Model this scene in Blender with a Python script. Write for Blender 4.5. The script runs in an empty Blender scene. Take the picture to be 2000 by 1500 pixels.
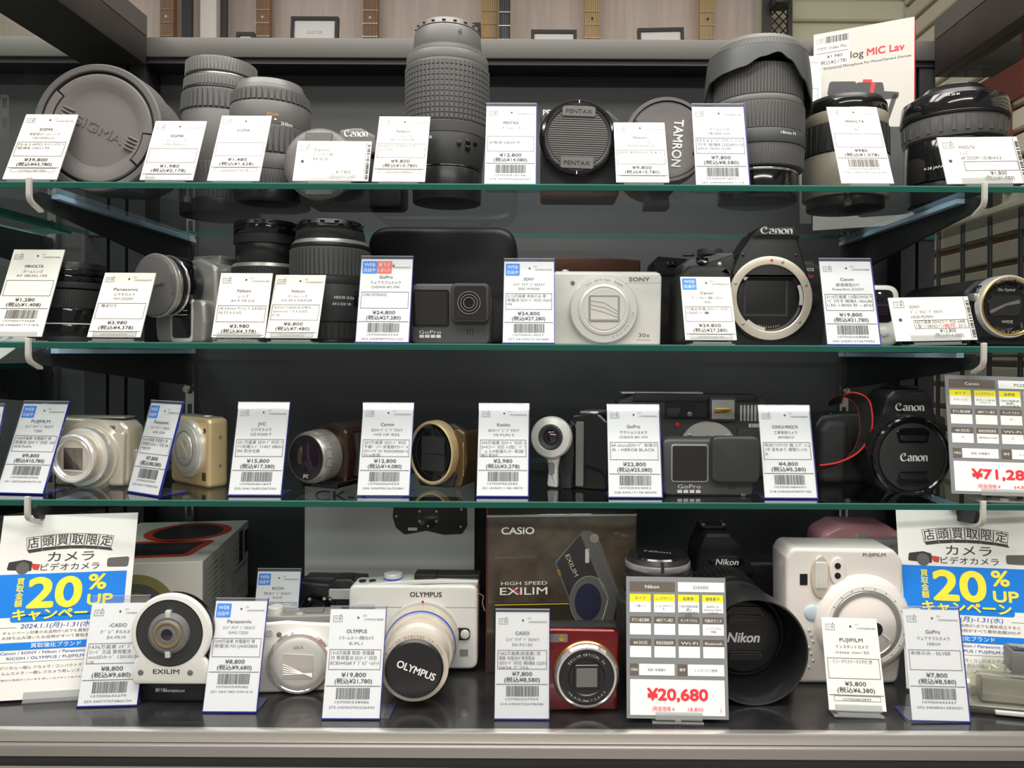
import bpy, bmesh, math, random
from mathutils import Matrix, Vector

R = math.radians
PI = math.pi
sc = bpy.context.scene
COL = sc.collection

# ---------------------------------------------------------------- camera, world, lights, exposure
FPX = 1500.0                    # focal length in pixels of the 2000 x 1500 frame
VPX, VPY = 1057.0, 690.0        # where the viewing axis meets the picture
ZC = 1.30                       # camera height above the floor
ROLL = R(0.28)
cam_d = bpy.data.cameras.new('camera')
cam = bpy.data.objects.new('camera', cam_d)
COL.objects.link(cam)
cam_d.sensor_width = 36.0
cam_d.lens = 36.0 * FPX / 2000.0
cam_d.shift_x = -(VPX - 1000.0) / 2000.0
cam_d.shift_y = (VPY - 750.0) / 2000.0
cam_d.clip_start = 0.02
cam.matrix_world = Matrix.Translation((0, 0, ZC)) @ Matrix.Rotation(PI / 2, 4, 'X') @ Matrix.Rotation(ROLL, 4, 'Z')
sc.camera = cam

world = bpy.data.worlds.new('shop_ambient')
sc.world = world
world.use_nodes = True
bgn = world.node_tree.nodes['Background']
bgn.inputs[0].default_value = (1.0, 0.95, 0.88, 1)
bgn.inputs[1].default_value = 0.25

sc.view_settings.view_transform = 'Standard'
sc.view_settings.look = 'None'
sc.view_settings.gamma = 1.0
sc.view_settings.use_curve_mapping = False
sc.view_settings.exposure = 0.03


def area_light(name, loc, sx, sy, power, col=(1.0, 0.96, 0.9), aim=None):
    d = bpy.data.lights.new(name, 'AREA')
    d.shape = 'RECTANGLE'
    d.size, d.size_y = sx, sy
    d.energy = power
    d.color = col
    o = bpy.data.objects.new(name, d)
    COL.objects.link(o)
    o.location = loc
    if aim is not None:
        o.rotation_euler = (Vector(aim) - Vector(loc)).to_track_quat('-Z', 'Y').to_euler()
    return o


# ceiling strip lamps of the shop: one row over the aisle in front of the case, one further back, one over the case
area_light('ceiling_lamp_aisle', (-0.1, 0.02, ZC + 1.25), 2.6, 0.30, 30)
area_light('ceiling_lamp_far_aisle', (0.0, -1.6, ZC + 1.25), 3.0, 0.30, 60)
area_light('ceiling_lamp_over_case', (-0.1, 0.42, ZC + 1.25), 2.6, 0.25, 28)

# ---------------------------------------------------------------- materials (procedural)
MATS = {}


def mat(name, col=(0.5, 0.5, 0.5), rough=0.5, metal=0.0, coat=0.0, spec=0.5, bump=0.0, bscale=400.0, vary=0.0, vscale=30.0,
        emit=None, estr=0.0):
    if name in MATS:
        return MATS[name]
    m = bpy.data.materials.new(name)
    m.use_nodes = True
    nt = m.node_tree
    b = nt.nodes['Principled BSDF']
    b.inputs['Base Color'].default_value = (*col, 1)
    b.inputs['Roughness'].default_value = rough
    b.inputs['Metallic'].default_value = metal
    b.inputs['Coat Weight'].default_value = coat
    b.inputs['Coat Roughness'].default_value = 0.05
    b.inputs['Specular IOR Level'].default_value = spec
    tc = None
    if bump or vary:
        tc = nt.nodes.new('ShaderNodeTexCoord')
    if bump:
        n = nt.nodes.new('ShaderNodeTexNoise')
        n.inputs['Scale'].default_value = bscale
        n.inputs['Detail'].default_value = 2
        bp = nt.nodes.new('ShaderNodeBump')
        bp.inputs['Strength'].default_value = bump
        bp.inputs['Distance'].default_value = 0.0006
        nt.links.new(tc.outputs['Object'], n.inputs['Vector'])
        nt.links.new(n.outputs['Fac'], bp.inputs['Height'])
        nt.links.new(bp.outputs['Normal'], b.inputs['Normal'])
    if vary:
        n2 = nt.nodes.new('ShaderNodeTexNoise')
        n2.inputs['Scale'].default_value = vscale
        n2.inputs['Detail'].default_value = 3
        rp = nt.nodes.new('ShaderNodeValToRGB')
        rp.color_ramp.elements[0].color = (*[max(0, c * (1 - vary)) for c in col], 1)
        rp.color_ramp.elements[1].color = (*[min(1, c * (1 + vary)) for c in col], 1)
        rp.color_ramp.elements[0].position = 0.35
        rp.color_ramp.elements[1].position = 0.65
        nt.links.new(tc.outputs['Object'], n2.inputs['Vector'])
        nt.links.new(n2.outputs['Fac'], rp.inputs['Fac'])
        nt.links.new(rp.outputs['Color'], b.inputs['Base Color'])
    if emit is not None:
        b.inputs['Emission Color'].default_value = (*emit, 1)
        b.inputs['Emission Strength'].default_value = estr
    MATS[name] = m
    return m


def clear(name, tint=(0.95, 0.97, 0.97), refl=1.0, ior=1.45, rough=0.02, body=0.0, bodycol=(0.8, 0.85, 0.85)):
    """thin clear sheet: lets light straight through, mirrors by Fresnel, a trace of body colour"""
    if name in MATS:
        return MATS[name]
    m = bpy.data.materials.new(name)
    m.use_nodes = True
    nt = m.node_tree
    nt.nodes.clear()
    out = nt.nodes.new('ShaderNodeOutputMaterial')
    tr = nt.nodes.new('ShaderNodeBsdfTransparent')
    tr.inputs[0].default_value = (*tint, 1)
    gl = nt.nodes.new('ShaderNodeBsdfGlossy')
    gl.inputs['Roughness'].default_value = rough
    gl.inputs['Color'].default_value = (refl, refl, refl, 1)
    fr = nt.nodes.new('ShaderNodeFresnel')
    fr.inputs['IOR'].default_value = ior
    mx = nt.nodes.new('ShaderNodeMixShader')
    ge = nt.nodes.new('ShaderNodeNewGeometry')          # mirror only where light enters, not inside the sheet
    inv = nt.nodes.new('ShaderNodeMath')
    inv.operation = 'SUBTRACT'
    inv.inputs[0].default_value = 1.0
    nt.links.new(ge.outputs['Backfacing'], inv.inputs[1])
    mul = nt.nodes.new('ShaderNodeMath')
    mul.operation = 'MULTIPLY'
    nt.links.new(fr.outputs[0], mul.inputs[0])
    nt.links.new(inv.outputs[0], mul.inputs[1])
    nt.links.new(mul.outputs[0], mx.inputs[0])
    base = tr.outputs[0]
    if body:
        df = nt.nodes.new('ShaderNodeBsdfDiffuse')
        df.inputs[0].default_value = (*bodycol, 1)
        m2 = nt.nodes.new('ShaderNodeMixShader')
        m2.inputs[0].default_value = body
        nt.links.new(tr.outputs[0], m2.inputs[1])
        nt.links.new(df.outputs[0], m2.inputs[2])
        base = m2.outputs[0]
    nt.links.new(base, mx.inputs[1])
    nt.links.new(gl.outputs[0], mx.inputs[2])
    nt.links.new(mx.outputs[0], out.inputs[0])
    MATS[name] = m
    return m


def woodmat(name, c0, c1, scale=(8, 8, 0.6), rough=0.6):
    if name in MATS:
        return MATS[name]
    m = mat(name, c0, rough)
    nt = m.node_tree
    b = nt.nodes['Principled BSDF']
    tc = nt.nodes.new('ShaderNodeTexCoord')
    mp = nt.nodes.new('ShaderNodeMapping')
    mp.inputs['Scale'].default_value = scale
    n = nt.nodes.new('ShaderNodeTexNoise')
    n.inputs['Scale'].default_value = 6
    n.inputs['Detail'].default_value = 6
    rp = nt.nodes.new('ShaderNodeValToRGB')
    rp.color_ramp.elements[0].color = (*c0, 1)
    rp.color_ramp.elements[1].color = (*c1, 1)
    rp.color_ramp.elements[0].position = 0.3
    rp.color_ramp.elements[1].position = 0.7
    nt.links.new(tc.outputs['Object'], mp.inputs[0])
    nt.links.new(mp.outputs[0], n.inputs['Vector'])
    nt.links.new(n.outputs['Fac'], rp.inputs[0])
    nt.links.new(rp.outputs[0], b.inputs['Base Color'])
    return m


mat('paper', (0.82, 0.81, 0.79), 0.6)
mat('paper_cream', (0.80, 0.78, 0.72), 0.6)
mat('ink', (0.045, 0.043, 0.045), 0.7)
mat('ink_grey', (0.13, 0.128, 0.13), 0.7)
mat('ink_faint', (0.55, 0.545, 0.54), 0.7)
mat('ink_blue', (0.02, 0.10, 0.42), 0.6)
mat('print_blue', (0.0, 0.20, 0.72), 0.5)
mat('web_blue', (0.0, 0.23, 0.85), 0.4)
mat('web_red', (0.85, 0.10, 0.06), 0.4)
mat('print_red', (0.80, 0.035, 0.05), 0.5)
mat('print_yellow', (0.95, 0.80, 0.05), 0.5)
mat('print_white', (0.88, 0.88, 0.86), 0.5)
mat('spec_grey', (0.22, 0.23, 0.24), 0.5)
mat('spec_brown', (0.13, 0.105, 0.085), 0.5)
mat('spec_yellow', (0.88, 0.80, 0.02), 0.5)
clear('acrylic', (0.96, 0.97, 0.98), 0.9, 1.45, 0.03, 0.03, (0.75, 0.8, 0.9))
clear('acrylic_block', (0.84, 0.86, 0.86), 1.0, 1.5, 0.05, 0.18, (0.8, 0.8, 0.78))
mat('acrylic_edge', (0.02, 0.03, 0.30), 0.25, coat=0.3)
mat('acrylic_edge_pale', (0.45, 0.46, 0.60), 0.2)
clear('shelf_glass', (0.865, 0.91, 0.905), 1.0, 1.5, 0.01)
clear('pane_glass', (0.93, 0.96, 0.94), 1.0, 1.3, 0.01)
mat('glass_edge', (0.004, 0.075, 0.052), 0.12, coat=0.5)
mat('glass_edge_lit', (0.06, 0.21, 0.175), 0.1, coat=0.5)  # lighter copy of the edge green, brightness painted into the colour
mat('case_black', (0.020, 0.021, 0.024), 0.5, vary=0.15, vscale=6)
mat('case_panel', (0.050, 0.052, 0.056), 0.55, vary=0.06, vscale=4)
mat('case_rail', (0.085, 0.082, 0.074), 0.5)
mat('case_beam', (0.035, 0.030, 0.028), 0.55, vary=0.2, vscale=12)
mat('deck_black', (0.016, 0.016, 0.017), 0.22, coat=0.3, vary=0.3, vscale=40)
mat('aluminium', (0.72, 0.70, 0.66), 0.32, 0.85)
mat('aluminium_dark', (0.40, 0.38, 0.37), 0.38, 0.7)
mat('chrome', (0.84, 0.83, 0.81), 0.12, 0.85)
mat('steel', (0.55, 0.54, 0.51), 0.3, 1.0)
mat('hook_white', (0.50, 0.49, 0.45), 0.25, coat=0.4)
mat('strip_reflection', (0.40, 0.58, 0.76), 0.10, coat=0.5)  # bluish reflection of the clear strip put into its colour
mat('white_base', (0.75, 0.72, 0.66), 0.4)
# camera finishes
mat('black_plastic', (0.013, 0.013, 0.014), 0.42, bump=0.12, bscale=900)
mat('black_satin', (0.016, 0.016, 0.017), 0.32)
mat('black_gloss', (0.007, 0.007, 0.008), 0.10, coat=0.35)
mat('black_rubber', (0.021, 0.021, 0.022), 0.62)
mat('lit_black_plastic', (0.125, 0.121, 0.117), 0.45, bump=0.06, bscale=700)  # black plastic lightened for the strong light on the topmost shelf
mat('grey_satin', (0.15, 0.146, 0.139), 0.36)
mat('lit_black_rubber', (0.080, 0.080, 0.078), 0.55)  # black rubber, its colour raised for the brightly lit top row
mat('lit_cap', (0.165, 0.153, 0.153), 0.55, bump=0.08, bscale=500)  # dark cap plastic, strong top-row light put into its colour
mat('slate_plastic', (0.058, 0.062, 0.064), 0.45, bump=0.10, bscale=900)
mat('slate_dark', (0.026, 0.028, 0.029), 0.5, bump=0.1, bscale=900)
mat('lens_glass', (0.006, 0.006, 0.009), 0.03, coat=1.0)
mat('lens_glass_purple', (0.020, 0.008, 0.022), 0.04, coat=1.0)
mat('screen_glass', (0.015, 0.013, 0.012), 0.04, coat=1.0)
mat('white_paint', (0.74, 0.73, 0.69), 0.18, coat=0.4)
mat('logo_white', (0.85, 0.85, 0.83), 0.4)
mat('silver', (0.70, 0.67, 0.61), 0.30, 0.6)
mat('silver_bright', (0.84, 0.83, 0.80), 0.24, 0.45)
mat('silver_pale', (0.70, 0.69, 0.65), 0.35, 0.35)
mat('silver_grey', (0.40, 0.39, 0.37), 0.34, 0.6)
mat('champagne', (0.76, 0.68, 0.57), 0.28, 0.45)
mat('gold', (0.76, 0.58, 0.32), 0.30, 0.40)
mat('gold_line', (0.70, 0.45, 0.12), 0.25, 0.9)
mat('brown_metal', (0.055, 0.024, 0.018), 0.25, 0.5, coat=0.4)
mat('bronze', (0.15, 0.095, 0.045), 0.3, 0.6)
mat('red_metal', (0.17, 0.008, 0.010), 0.22, 0.45, coat=0.6)
mat('pink_plastic', (0.95, 0.43, 0.50), 0.25, coat=0.3)
mat('instax_white', (0.80, 0.74, 0.69), 0.22, coat=0.5)
mat('leather_brown', (0.11, 0.040, 0.022), 0.5, bump=0.3, bscale=300)
mat('strap_red', (0.75, 0.03, 0.02), 0.5)
mat('minolta_beige', (0.30, 0.275, 0.22), 0.4)
mat('gold_pin', (0.75, 0.55, 0.2), 0.25, 1.0)
mat('recess_black', (0.004, 0.005, 0.007), 0.6, spec=0.2)
mat('mirror_dark', (0.006, 0.009, 0.016), 0.10, coat=0.6)
mat('red_dot', (0.75, 0.02, 0.01), 0.35)
mat('orange_ink', (0.75, 0.33, 0.03), 0.5)
mat('blue_ring', (0.03, 0.10, 0.60), 0.25, 0.3)
mat('yellow_line', (0.70, 0.55, 0.03), 0.4)

# ---------------------------------------------------------------- geometry collector


class MB:
    def __init__(self, M=None):
        self.v, self.f = [], []
        self.M = M.copy() if M is not None else Matrix()

    def add(self, verts, faces):
        o = len(self.v)
        M = self.M
        self.v += [M @ Vector(p) for p in verts]
        self.f += [[i + o for i in f] for f in faces]
        return self

    def box(self, x0, y0, z0, x1, y1, z1, b=0.0, seg=2):
        if b <= 0:
            vs = [(x, y, z) for x in (x0, x1) for y in (y0, y1) for z in (z0, z1)]
            return self.add(vs, [(0, 1, 3, 2), (4, 6, 7, 5), (0, 4, 5, 1), (2, 3, 7, 6), (0, 2, 6, 4), (1, 5, 7, 3)])
        bm = bmesh.new()
        bmesh.ops.create_cube(bm, size=1)
        for v in bm.verts:
            v.co = Vector(((x0 + x1) / 2 + v.co.x * (x1 - x0), (y0 + y1) / 2 + v.co.y * (y1 - y0), (z0 + z1) / 2 + v.co.z * (z1 - z0)))
        b = min(b, 0.49 * min(abs(x1 - x0), abs(y1 - y0), abs(z1 - z0)))
        bmesh.ops.bevel(bm, geom=list(bm.edges), offset=b, segments=seg, affect='EDGES', profile=0.5)
        bm.verts.index_update()
        self.add([v.co.copy() for v in bm.verts], [[v.index for v in f.verts] for f in bm.faces])
        bm.free()
        return self

    def prism(self, pts, z0, z1, b=0.0, steps=2, b0=None):
        """outline in x,y extruded from z0 (back) to z1 (front) with rounded rims"""
        n = len(pts)
        if sum(pts[i][0] * pts[(i + 1) % n][1] - pts[(i + 1) % n][0] * pts[i][1] for i in range(n)) < 0:
            pts = pts[::-1]

        def inset(d):
            if d == 0:
                return pts
            out = []
            for i in range(n):
                a, p, c = Vector(pts[i - 1]), Vector(pts[i]), Vector(pts[(i + 1) % n])
                e1, e2 = (p - a), (c - p)
                if e1.length < 1e-9 or e2.length < 1e-9:
                    out.append(tuple(p))
                    continue
                n1 = Vector((-e1.y, e1.x)).normalized()
                n2 = Vector((-e2.y, e2.x)).normalized()
                m = n1 + n2
                if m.length < 1e-6:
                    m = n1
                m.normalize()
                k = d / max(0.45, m.dot(n1))
                out.append((p.x + m.x * k, p.y + m.y * k))
            return out
        b0 = b if b0 is None else b0
        rings = []
        if b0 > 0:
            for i in range(steps + 1):
                t = i / steps * PI / 2
                rings.append((z0 + b0 * (1 - math.sin(t)), b0 * (1 - math.cos(t))))
            rings = [(z0 + b0 * (1 - math.cos(i / steps * PI / 2)), b0 * (1 - math.sin(i / steps * PI / 2))) for i in range(steps + 1)]
        else:
            rings = [(z0, 0)]
        if b > 0:
            rings += [(z1 - b * (1 - math.sin(i / steps * PI / 2)), b * (1 - math.cos(i / steps * PI / 2))) for i in range(steps + 1)]
        else:
            rings.append((z1, 0))
        vs, fs = [], []
        for z, d in rings:
            vs += [(p[0], p[1], z) for p in inset(d)]
        for r in range(len(rings) - 1):
            for i in range(n):
                j = (i + 1) % n
                fs.append((r * n + i, r * n + j, (r + 1) * n + j, (r + 1) * n + i))
        fs.append(list(range(n))[::-1])
        k = (len(rings) - 1) * n
        fs.append([k + i for i in range(n)])
        return self.add(vs, fs)

    def flat(self, pts, z=0.0):
        n = len(pts)
        if sum(pts[i][0] * pts[(i + 1) % n][1] - pts[(i + 1) % n][0] * pts[i][1] for i in range(n)) < 0:
            pts = pts[::-1]
        return self.add([(p[0], p[1], z) for p in pts], [list(range(n))])

    def rect(self, x0, y0, x1, y1, z=0.0):
        return self.flat([(x0, y0), (x1, y0), (x1, y1), (x0, y1)], z)

    def frame(self, x0, y0, x1, y1, t, z=0.0):
        self.rect(x0, y0, x1, y0 + t, z)
        self.rect(x0, y1 - t, x1, y1, z)
        self.rect(x0, y0 + t, x0 + t, y1 - t, z)
        return self.rect(x1 - t, y0 + t, x1, y1 - t, z)

    def lathe(self, prof, seg=48, a0=0.0, a1=2 * PI, cx=0.0, cy=0.0, cap=True):
        """profile of (radius, z) turned about the z axis"""
        full = abs(a1 - a0 - 2 * PI) < 1e-6
        cols = seg if full else seg + 1
        vs, fs = [], []
        for r, z in prof:
            for i in range(cols):
                a = a0 + (a1 - a0) * i / seg
                vs.append((cx + r * math.cos(a), cy + r * math.sin(a), z))
        for k in range(len(prof) - 1):
            for i in range(seg):
                j = (i + 1) % cols
                fs.append((k * cols + i, k * cols + j, (k + 1) * cols + j, (k + 1) * cols + i))
        if cap and full:
            if prof[0][0] > 1e-6:
                fs.append(list(range(cols))[::-1])
            if prof[-1][0] > 1e-6:
                fs.append([(len(prof) - 1) * cols + i for i in range(cols)])
        return self.add(vs, fs)

    def cyl(self, r, z0, z1, b=0.0, seg=40, r1=None, cx=0.0, cy=0.0):
        r1 = r if r1 is None else r1
        if b > 0:
            p = [(max(0.001, r - b), z0), (r - 0.3 * b, z0 + 0.3 * b), (r, z0 + b), (r1, z1 - b), (r1 - 0.3 * b, z1 - 0.3 * b), (max(0.001, r1 - b), z1)]
        else:
            p = [(r, z0), (r1, z1)]
        return self.lathe(p, seg, cx=cx, cy=cy)

    def ring(self, ri, ro, z0, z1, b=0.0, seg=48, cx=0.0, cy=0.0):
        if b > 0:
            p = [(ri, z0), (ro - b, z0), (ro, z0 + b), (ro, z1 - b), (ro - b, z1), (ri + b, z1), (ri, z1 - b), (ri, z0)]
        else:
            p = [(ri, z0), (ro, z0), (ro, z1), (ri, z1), (ri, z0)]
        return self.lathe(p, seg, cx=cx, cy=cy, cap=False)

    def ribs(self, r0, r1, z0, z1, n, duty=0.55, ra=None, a0=0.0, a1=2 * PI, skew=0.0, cx=0.0, cy=0.0):
        """n raised bars round a ring, radius r0 (ra at the upper end) raised to +r1"""
        ra = r0 if ra is None else ra
        vs, fs = [], []
        st = (a1 - a0) / n
        for i in range(n):
            c = a0 + st * (i + 0.5)
            h = st * duty / 2
            o = len(vs)
            for z, rb, sk in ((z0, r0, 0), (z1, ra, skew)):
                for rr, hh in ((rb - 0.5, h), (rb + r1, h * 0.8)):
                    for s in (-1, 1):
                        a = c + s * hh + sk
                        vs.append((cx + rr * math.cos(a), cy + rr * math.sin(a), z))
            fs += [(o + 2, o + 3, o + 7, o + 6), (o, o + 2, o + 6, o + 4), (o + 1, o + 5, o + 7, o + 3), (o, o + 1, o + 3, o + 2), (o + 4, o + 6, o + 7, o + 5)]
        return self.add(vs, fs)

    def tube(self, path, r, seg=8, close=False, sx=1.0):
        pts = [Vector(p) for p in path]
        n = len(pts)
        vs, fs = [], []
        up = Vector((0, 0, 1))
        prev = None
        for i in range(n):
            if close:
                t = pts[(i + 1) % n] - pts[i - 1]
            else:
                t = pts[min(i + 1, n - 1)] - pts[max(i - 1, 0)]
            t.normalize()
            if prev is None:
                a = up.cross(t)
                if a.length < 1e-3:
                    a = Vector((1, 0, 0)).cross(t)
                a.normalize()
            else:
                a = prev - t * prev.dot(t)
                if a.length < 1e-6:
                    a = up.cross(t)
                a.normalize()
            prev = a
            b = t.cross(a)
            rr = r[i] if isinstance(r, (list, tuple)) else r
            for k in range(seg):
                g = 2 * PI * k / seg
                vs.append(pts[i] + a * (math.cos(g) * rr * sx) + b * (math.sin(g) * rr))
        m = n if close else n - 1
        for i in range(m):
            for k in range(seg):
                k2 = (k + 1) % seg
                i2 = (i + 1) % n
                fs.append((i * seg + k, i * seg + k2, i2 * seg + k2, i2 * seg + k))
        if not close:
            fs.append(list(range(seg))[::-1])
            fs.append([(n - 1) * seg + k for k in range(seg)])
        return self.add(vs, fs)

    def ribbon(self, path, w, nrm, t=0.6):
        """flat band along path; nrm(i) gives the band's width direction"""
        pts = [Vector(p) for p in path]
        vs, fs = [], []
        for i, p in enumerate(pts):
            tn = (pts[min(i + 1, len(pts) - 1)] - pts[max(i - 1, 0)]).normalized()
            d = Vector(nrm(i)).normalized()
            q = tn.cross(d).normalized() * t
            for s, u in ((-1, -1), (1, -1), (1, 1), (-1, 1)):
                vs.append(p + d * (s * w / 2) + q * u)
        for i in range(len(pts) - 1):
            for k in range(4):
                k2 = (k + 1) % 4
                fs.append((i * 4 + k, i * 4 + k2, i * 4 + 4 + k2, i * 4 + 4 + k))
        fs += [(3, 2, 1, 0), [4 * (len(pts) - 1) + k for k in range(4)]]
        return self.add(vs, fs)

    def ell(self, rx, ry, rz, cx=0, cy=0, cz=0, seg=24, rings=12, z_from=-1.0):
        vs, fs = [], []
        for i in range(rings + 1):
            t = -PI / 2 + PI * i / rings
            for k in range(seg):
                a = 2 * PI * k / seg
                vs.append((cx + rx * math.cos(t) * math.cos(a), cy + ry * math.cos(t) * math.sin(a), cz + rz * max(z_from, math.sin(t))))
        for i in range(rings):
            for k in range(seg):
                k2 = (k + 1) % seg
                fs.append((i * seg + k, i * seg + k2, (i + 1) * seg + k2, (i + 1) * seg + k))
        return self.add(vs, fs)

    def text(self, s, x, y, h, z=0.0, al='c', w=None, bold=0.0, ext=0.0, shear=0.0, sp=1.0, res=2, rot=0.0):
        """baseline at y, capital height h"""
        if h > 12 and res == 2:
            res = 6
        if bold > 0:                       # heavier weight: strokes laid again, a hair apart
            d = bold * h * 0.9
            sh_ = [(d, d * 0.6), (-d, d * 0.6), (d, -d * 0.6), (-d, -d * 0.6)]
            if bold > 0.035:
                sh_ += [(0, 0), (d, 0), (-d, 0), (0, d), (0, -d)]
            for n_, (ox_, oy_) in enumerate(sh_):
                self.text(s, x + ox_, y + oy_, h, z + 0.07 * n_, al, w, 0.0, ext, shear, sp, res, rot)
            return self
        g = text_geo(s, 0.0, ext / h * 0.73 if ext else 0.0, shear, sp, res)
        if not g[0]:
            return self
        vs, fs, x0, x1 = g
        k = h / 0.73
        kx = k if w is None else w / max(1e-6, (x1 - x0))
        ox = {'c': -(x0 + x1) / 2, 'l': -x0, 'r': -x1}[al]
        c, sn = math.cos(rot), math.sin(rot)
        out = []
        for p in vs:
            px_, py_ = (p[0] + ox) * kx, p[1] * k
            out.append((x + px_ * c - py_ * sn, y + px_ * sn + py_ * c, z + p[2] * k))
        return self.add(out, fs)

    def arctext(self, s, cx, cy, r, a_mid, h, z=0.0, step=None, inward=False, bold=0.0):
        """letters round a circle, centred on angle a_mid"""
        step = step if step is not None else h * 0.95 / r
        n = len(s)
        for i, ch in enumerate(s):
            if ch == ' ':
                continue
            if inward:
                a = a_mid + (i - (n - 1) / 2) * step
                self.text(ch, cx + r * math.cos(a), cy + r * math.sin(a), h, z, rot=a + PI / 2, bold=bold)
            else:
                a = a_mid - (i - (n - 1) / 2) * step
                self.text(ch, cx + r * math.cos(a), cy + r * math.sin(a), h, z, rot=a - PI / 2, bold=bold)
        return self

    def build(self, name, m, parent=None, scale=1.0, smooth=True, ang=32, kind=None, label=None):
        me = bpy.data.meshes.new(name)
        me.from_pydata([tuple(p * scale) for p in self.v], [], self.f)
        me.update()
        if smooth:
            me.polygons.foreach_set('use_smooth', [True] * len(me.polygons))
            me.set_sharp_from_angle(angle=R(ang))
        me.materials.append(MATS[m] if isinstance(m, str) else m)
        o = bpy.data.objects.new(name, me)
        COL.objects.link(o)
        if parent is not None:
            o.parent = parent
        if kind:
            o['kind'] = kind
        if label:
            o['label'] = label
        return o


_tc = {}


def text_geo(s, bold, ext, shear, sp, res):
    key = (s, bold, round(ext, 4), shear, sp, res)
    if key in _tc:
        return _tc[key]
    cu = bpy.data.curves.new('t', 'FONT')
    cu.body = s
    cu.size = 1.0
    cu.resolution_u = res
    cu.offset = bold
    cu.extrude = ext
    cu.shear = shear
    cu.space_character = sp
    ob = bpy.data.objects.new('t', cu)
    me = bpy.data.meshes.new_from_object(ob)
    vs = [tuple(v.co) for v in me.vertices]
    fs = [list(p.vertices) for p in me.polygons]
    # letters face +z
    if fs and ext == 0:
        if me.polygons[0].normal.z < 0:
            fs = [f[::-1] for f in fs]
    bpy.data.objects.remove(ob)
    bpy.data.meshes.remove(me)
    bpy.data.curves.remove(cu)
    g = (vs, fs, min((p[0] for p in vs), default=0), max((p[0] for p in vs), default=0))
    _tc[key] = g
    return g


def rpoly(pts, r, n=4):
    """polygon with rounded corners; r one radius or one for each corner"""
    out = []
    N = len(pts)
    for i in range(N):
        p = Vector(pts[i])
        a = Vector(pts[i - 1]) - p
        c = Vector(pts[(i + 1) % N]) - p
        rr = r[i] if isinstance(r, (list, tuple)) else r
        if rr <= 0:
            out.append(tuple(p))
            continue
        la, lc = a.length, c.length
        a.normalize()
        c.normalize()
        d = max(-0.999, min(0.999, a.dot(c)))
        th = math.acos(d)
        t = min(rr / math.tan(th / 2), 0.49 * la, 0.49 * lc)
        p0, p1 = p + a * t, p + c * t
        for k in range(n + 1):
            s = k / n
            q = p0 * (1 - s) ** 2 + p * 2 * s * (1 - s) + p1 * s * s
            out.append((q.x, q.y))
    return out


def rrect(x0, y0, x1, y1, r, n=5):
    return rpoly([(x0, y0), (x1, y0), (x1, y1), (x0, y1)], r, n)


def circ(cx, cy, r, n=40, ry=None):
    ry = r if ry is None else ry
    return [(cx + r * math.cos(2 * PI * i / n), cy + ry * math.sin(2 * PI * i / n)) for i in range(n)]


def arcpts(cx, cy, r, a0, a1, n=16):
    return [(cx + r * math.cos(a0 + (a1 - a0) * i / n), cy + r * math.sin(a0 + (a1 - a0) * i / n)) for i in range(n + 1)]


# serif wordmark drawn with a broad nib: each letter is a chain of strokes
def nib(mb, strokes, x, y, h, z, ang=R(20), fat=0.17, thin=0.055):
    """strokes: lists of points in units of x-height 1; swept with an elliptical nib"""
    vs_all = 0
    for st in strokes:
        pts = []
        for i in range(len(st) - 1):
            a, b = Vector(st[i]), Vector(st[i + 1])
            k = max(1, int((b - a).length / 0.12))
            pts += [a.lerp(b, j / k) for j in range(k)]
        pts.append(Vector(st[-1]))
        L, Rr = [], []
        for i, p in enumerate(pts):
            t = pts[min(i + 1, len(pts) - 1)] - pts[max(i - 1, 0)]
            if t.length < 1e-6:
                t = Vector((1, 0))
            t.normalize()
            nn = Vector((-t.y, t.x))
            # nib half extent across the stroke
            u = Vector((math.cos(ang), math.sin(ang)))
            w = Vector((-u.y, u.x))
            e = math.sqrt((nn.dot(u) * fat) ** 2 + (nn.dot(w) * thin) ** 2)
            L.append(p + nn * e)
            Rr.append(p - nn * e)
        vs = [(x + p.x * h, y + p.y * h, z) for p in L] + [(x + p.x * h, y + p.y * h, z) for p in Rr]
        n = len(pts)
        fs = [(n + i, n + i + 1, i + 1, i) for i in range(n - 1)]
        mb.add(vs, fs)


def _arc(cx, cy, rx, ry, a0, a1, n=14):
    return [(cx + rx * math.cos(R(a0 + (a1 - a0) * i / n)), cy + ry * math.sin(R(a0 + (a1 - a0) * i / n))) for i in range(n + 1)]


def canon_word(mb, cx, y, h, z, w=None):
    """five-letter serif wordmark, capital height h, baseline y, centred on cx"""
    C = [_arc(0.72, 0.66, 0.62, 0.62, 62, 318, 22), [(1.0, 1.20), (0.92, 0.92), (0.60, 0.86)]]
    a = [_arc(0.42, 0.68, 0.30, 0.22, 165, 0, 8) + [(0.72, 0.1), (0.80, 0.04), (0.92, 0.10)], _arc(0.40, 0.26, 0.30, 0.22, 80, 330, 12) + [(0.72, 0.36)]]
    n_ = [[(0.02, 0.84), (0.2, 0.86), (0.2, 0.04)], _arc(0.50, 0.60, 0.30, 0.28, 160, 0, 8) + [(0.80, 0.04)], [(0.04, 0.03), (0.36, 0.03)], [(0.64, 0.03), (0.98, 0.03)]]
    o = [_arc(0.46, 0.45, 0.40, 0.42, 0, 360, 22)]
    gl = [(C, 1.42), (a, 1.0), (n_, 1.08), (o, 1.0), (n_, 1.0)]
    tot = sum(g[1] for g in gl)
    u = h / 1.30
    sx = 1.0 if w is None else w / (tot * u)
    tmp = MB()
    x = -tot / 2
    for g, adv in gl:
        nib(tmp, g, x, 0, 1.0, 0)
        x += adv
    mb.add([(cx + p.x * u * sx, y + p.y * u, z) for p in tmp.v], tmp.f)


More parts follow.
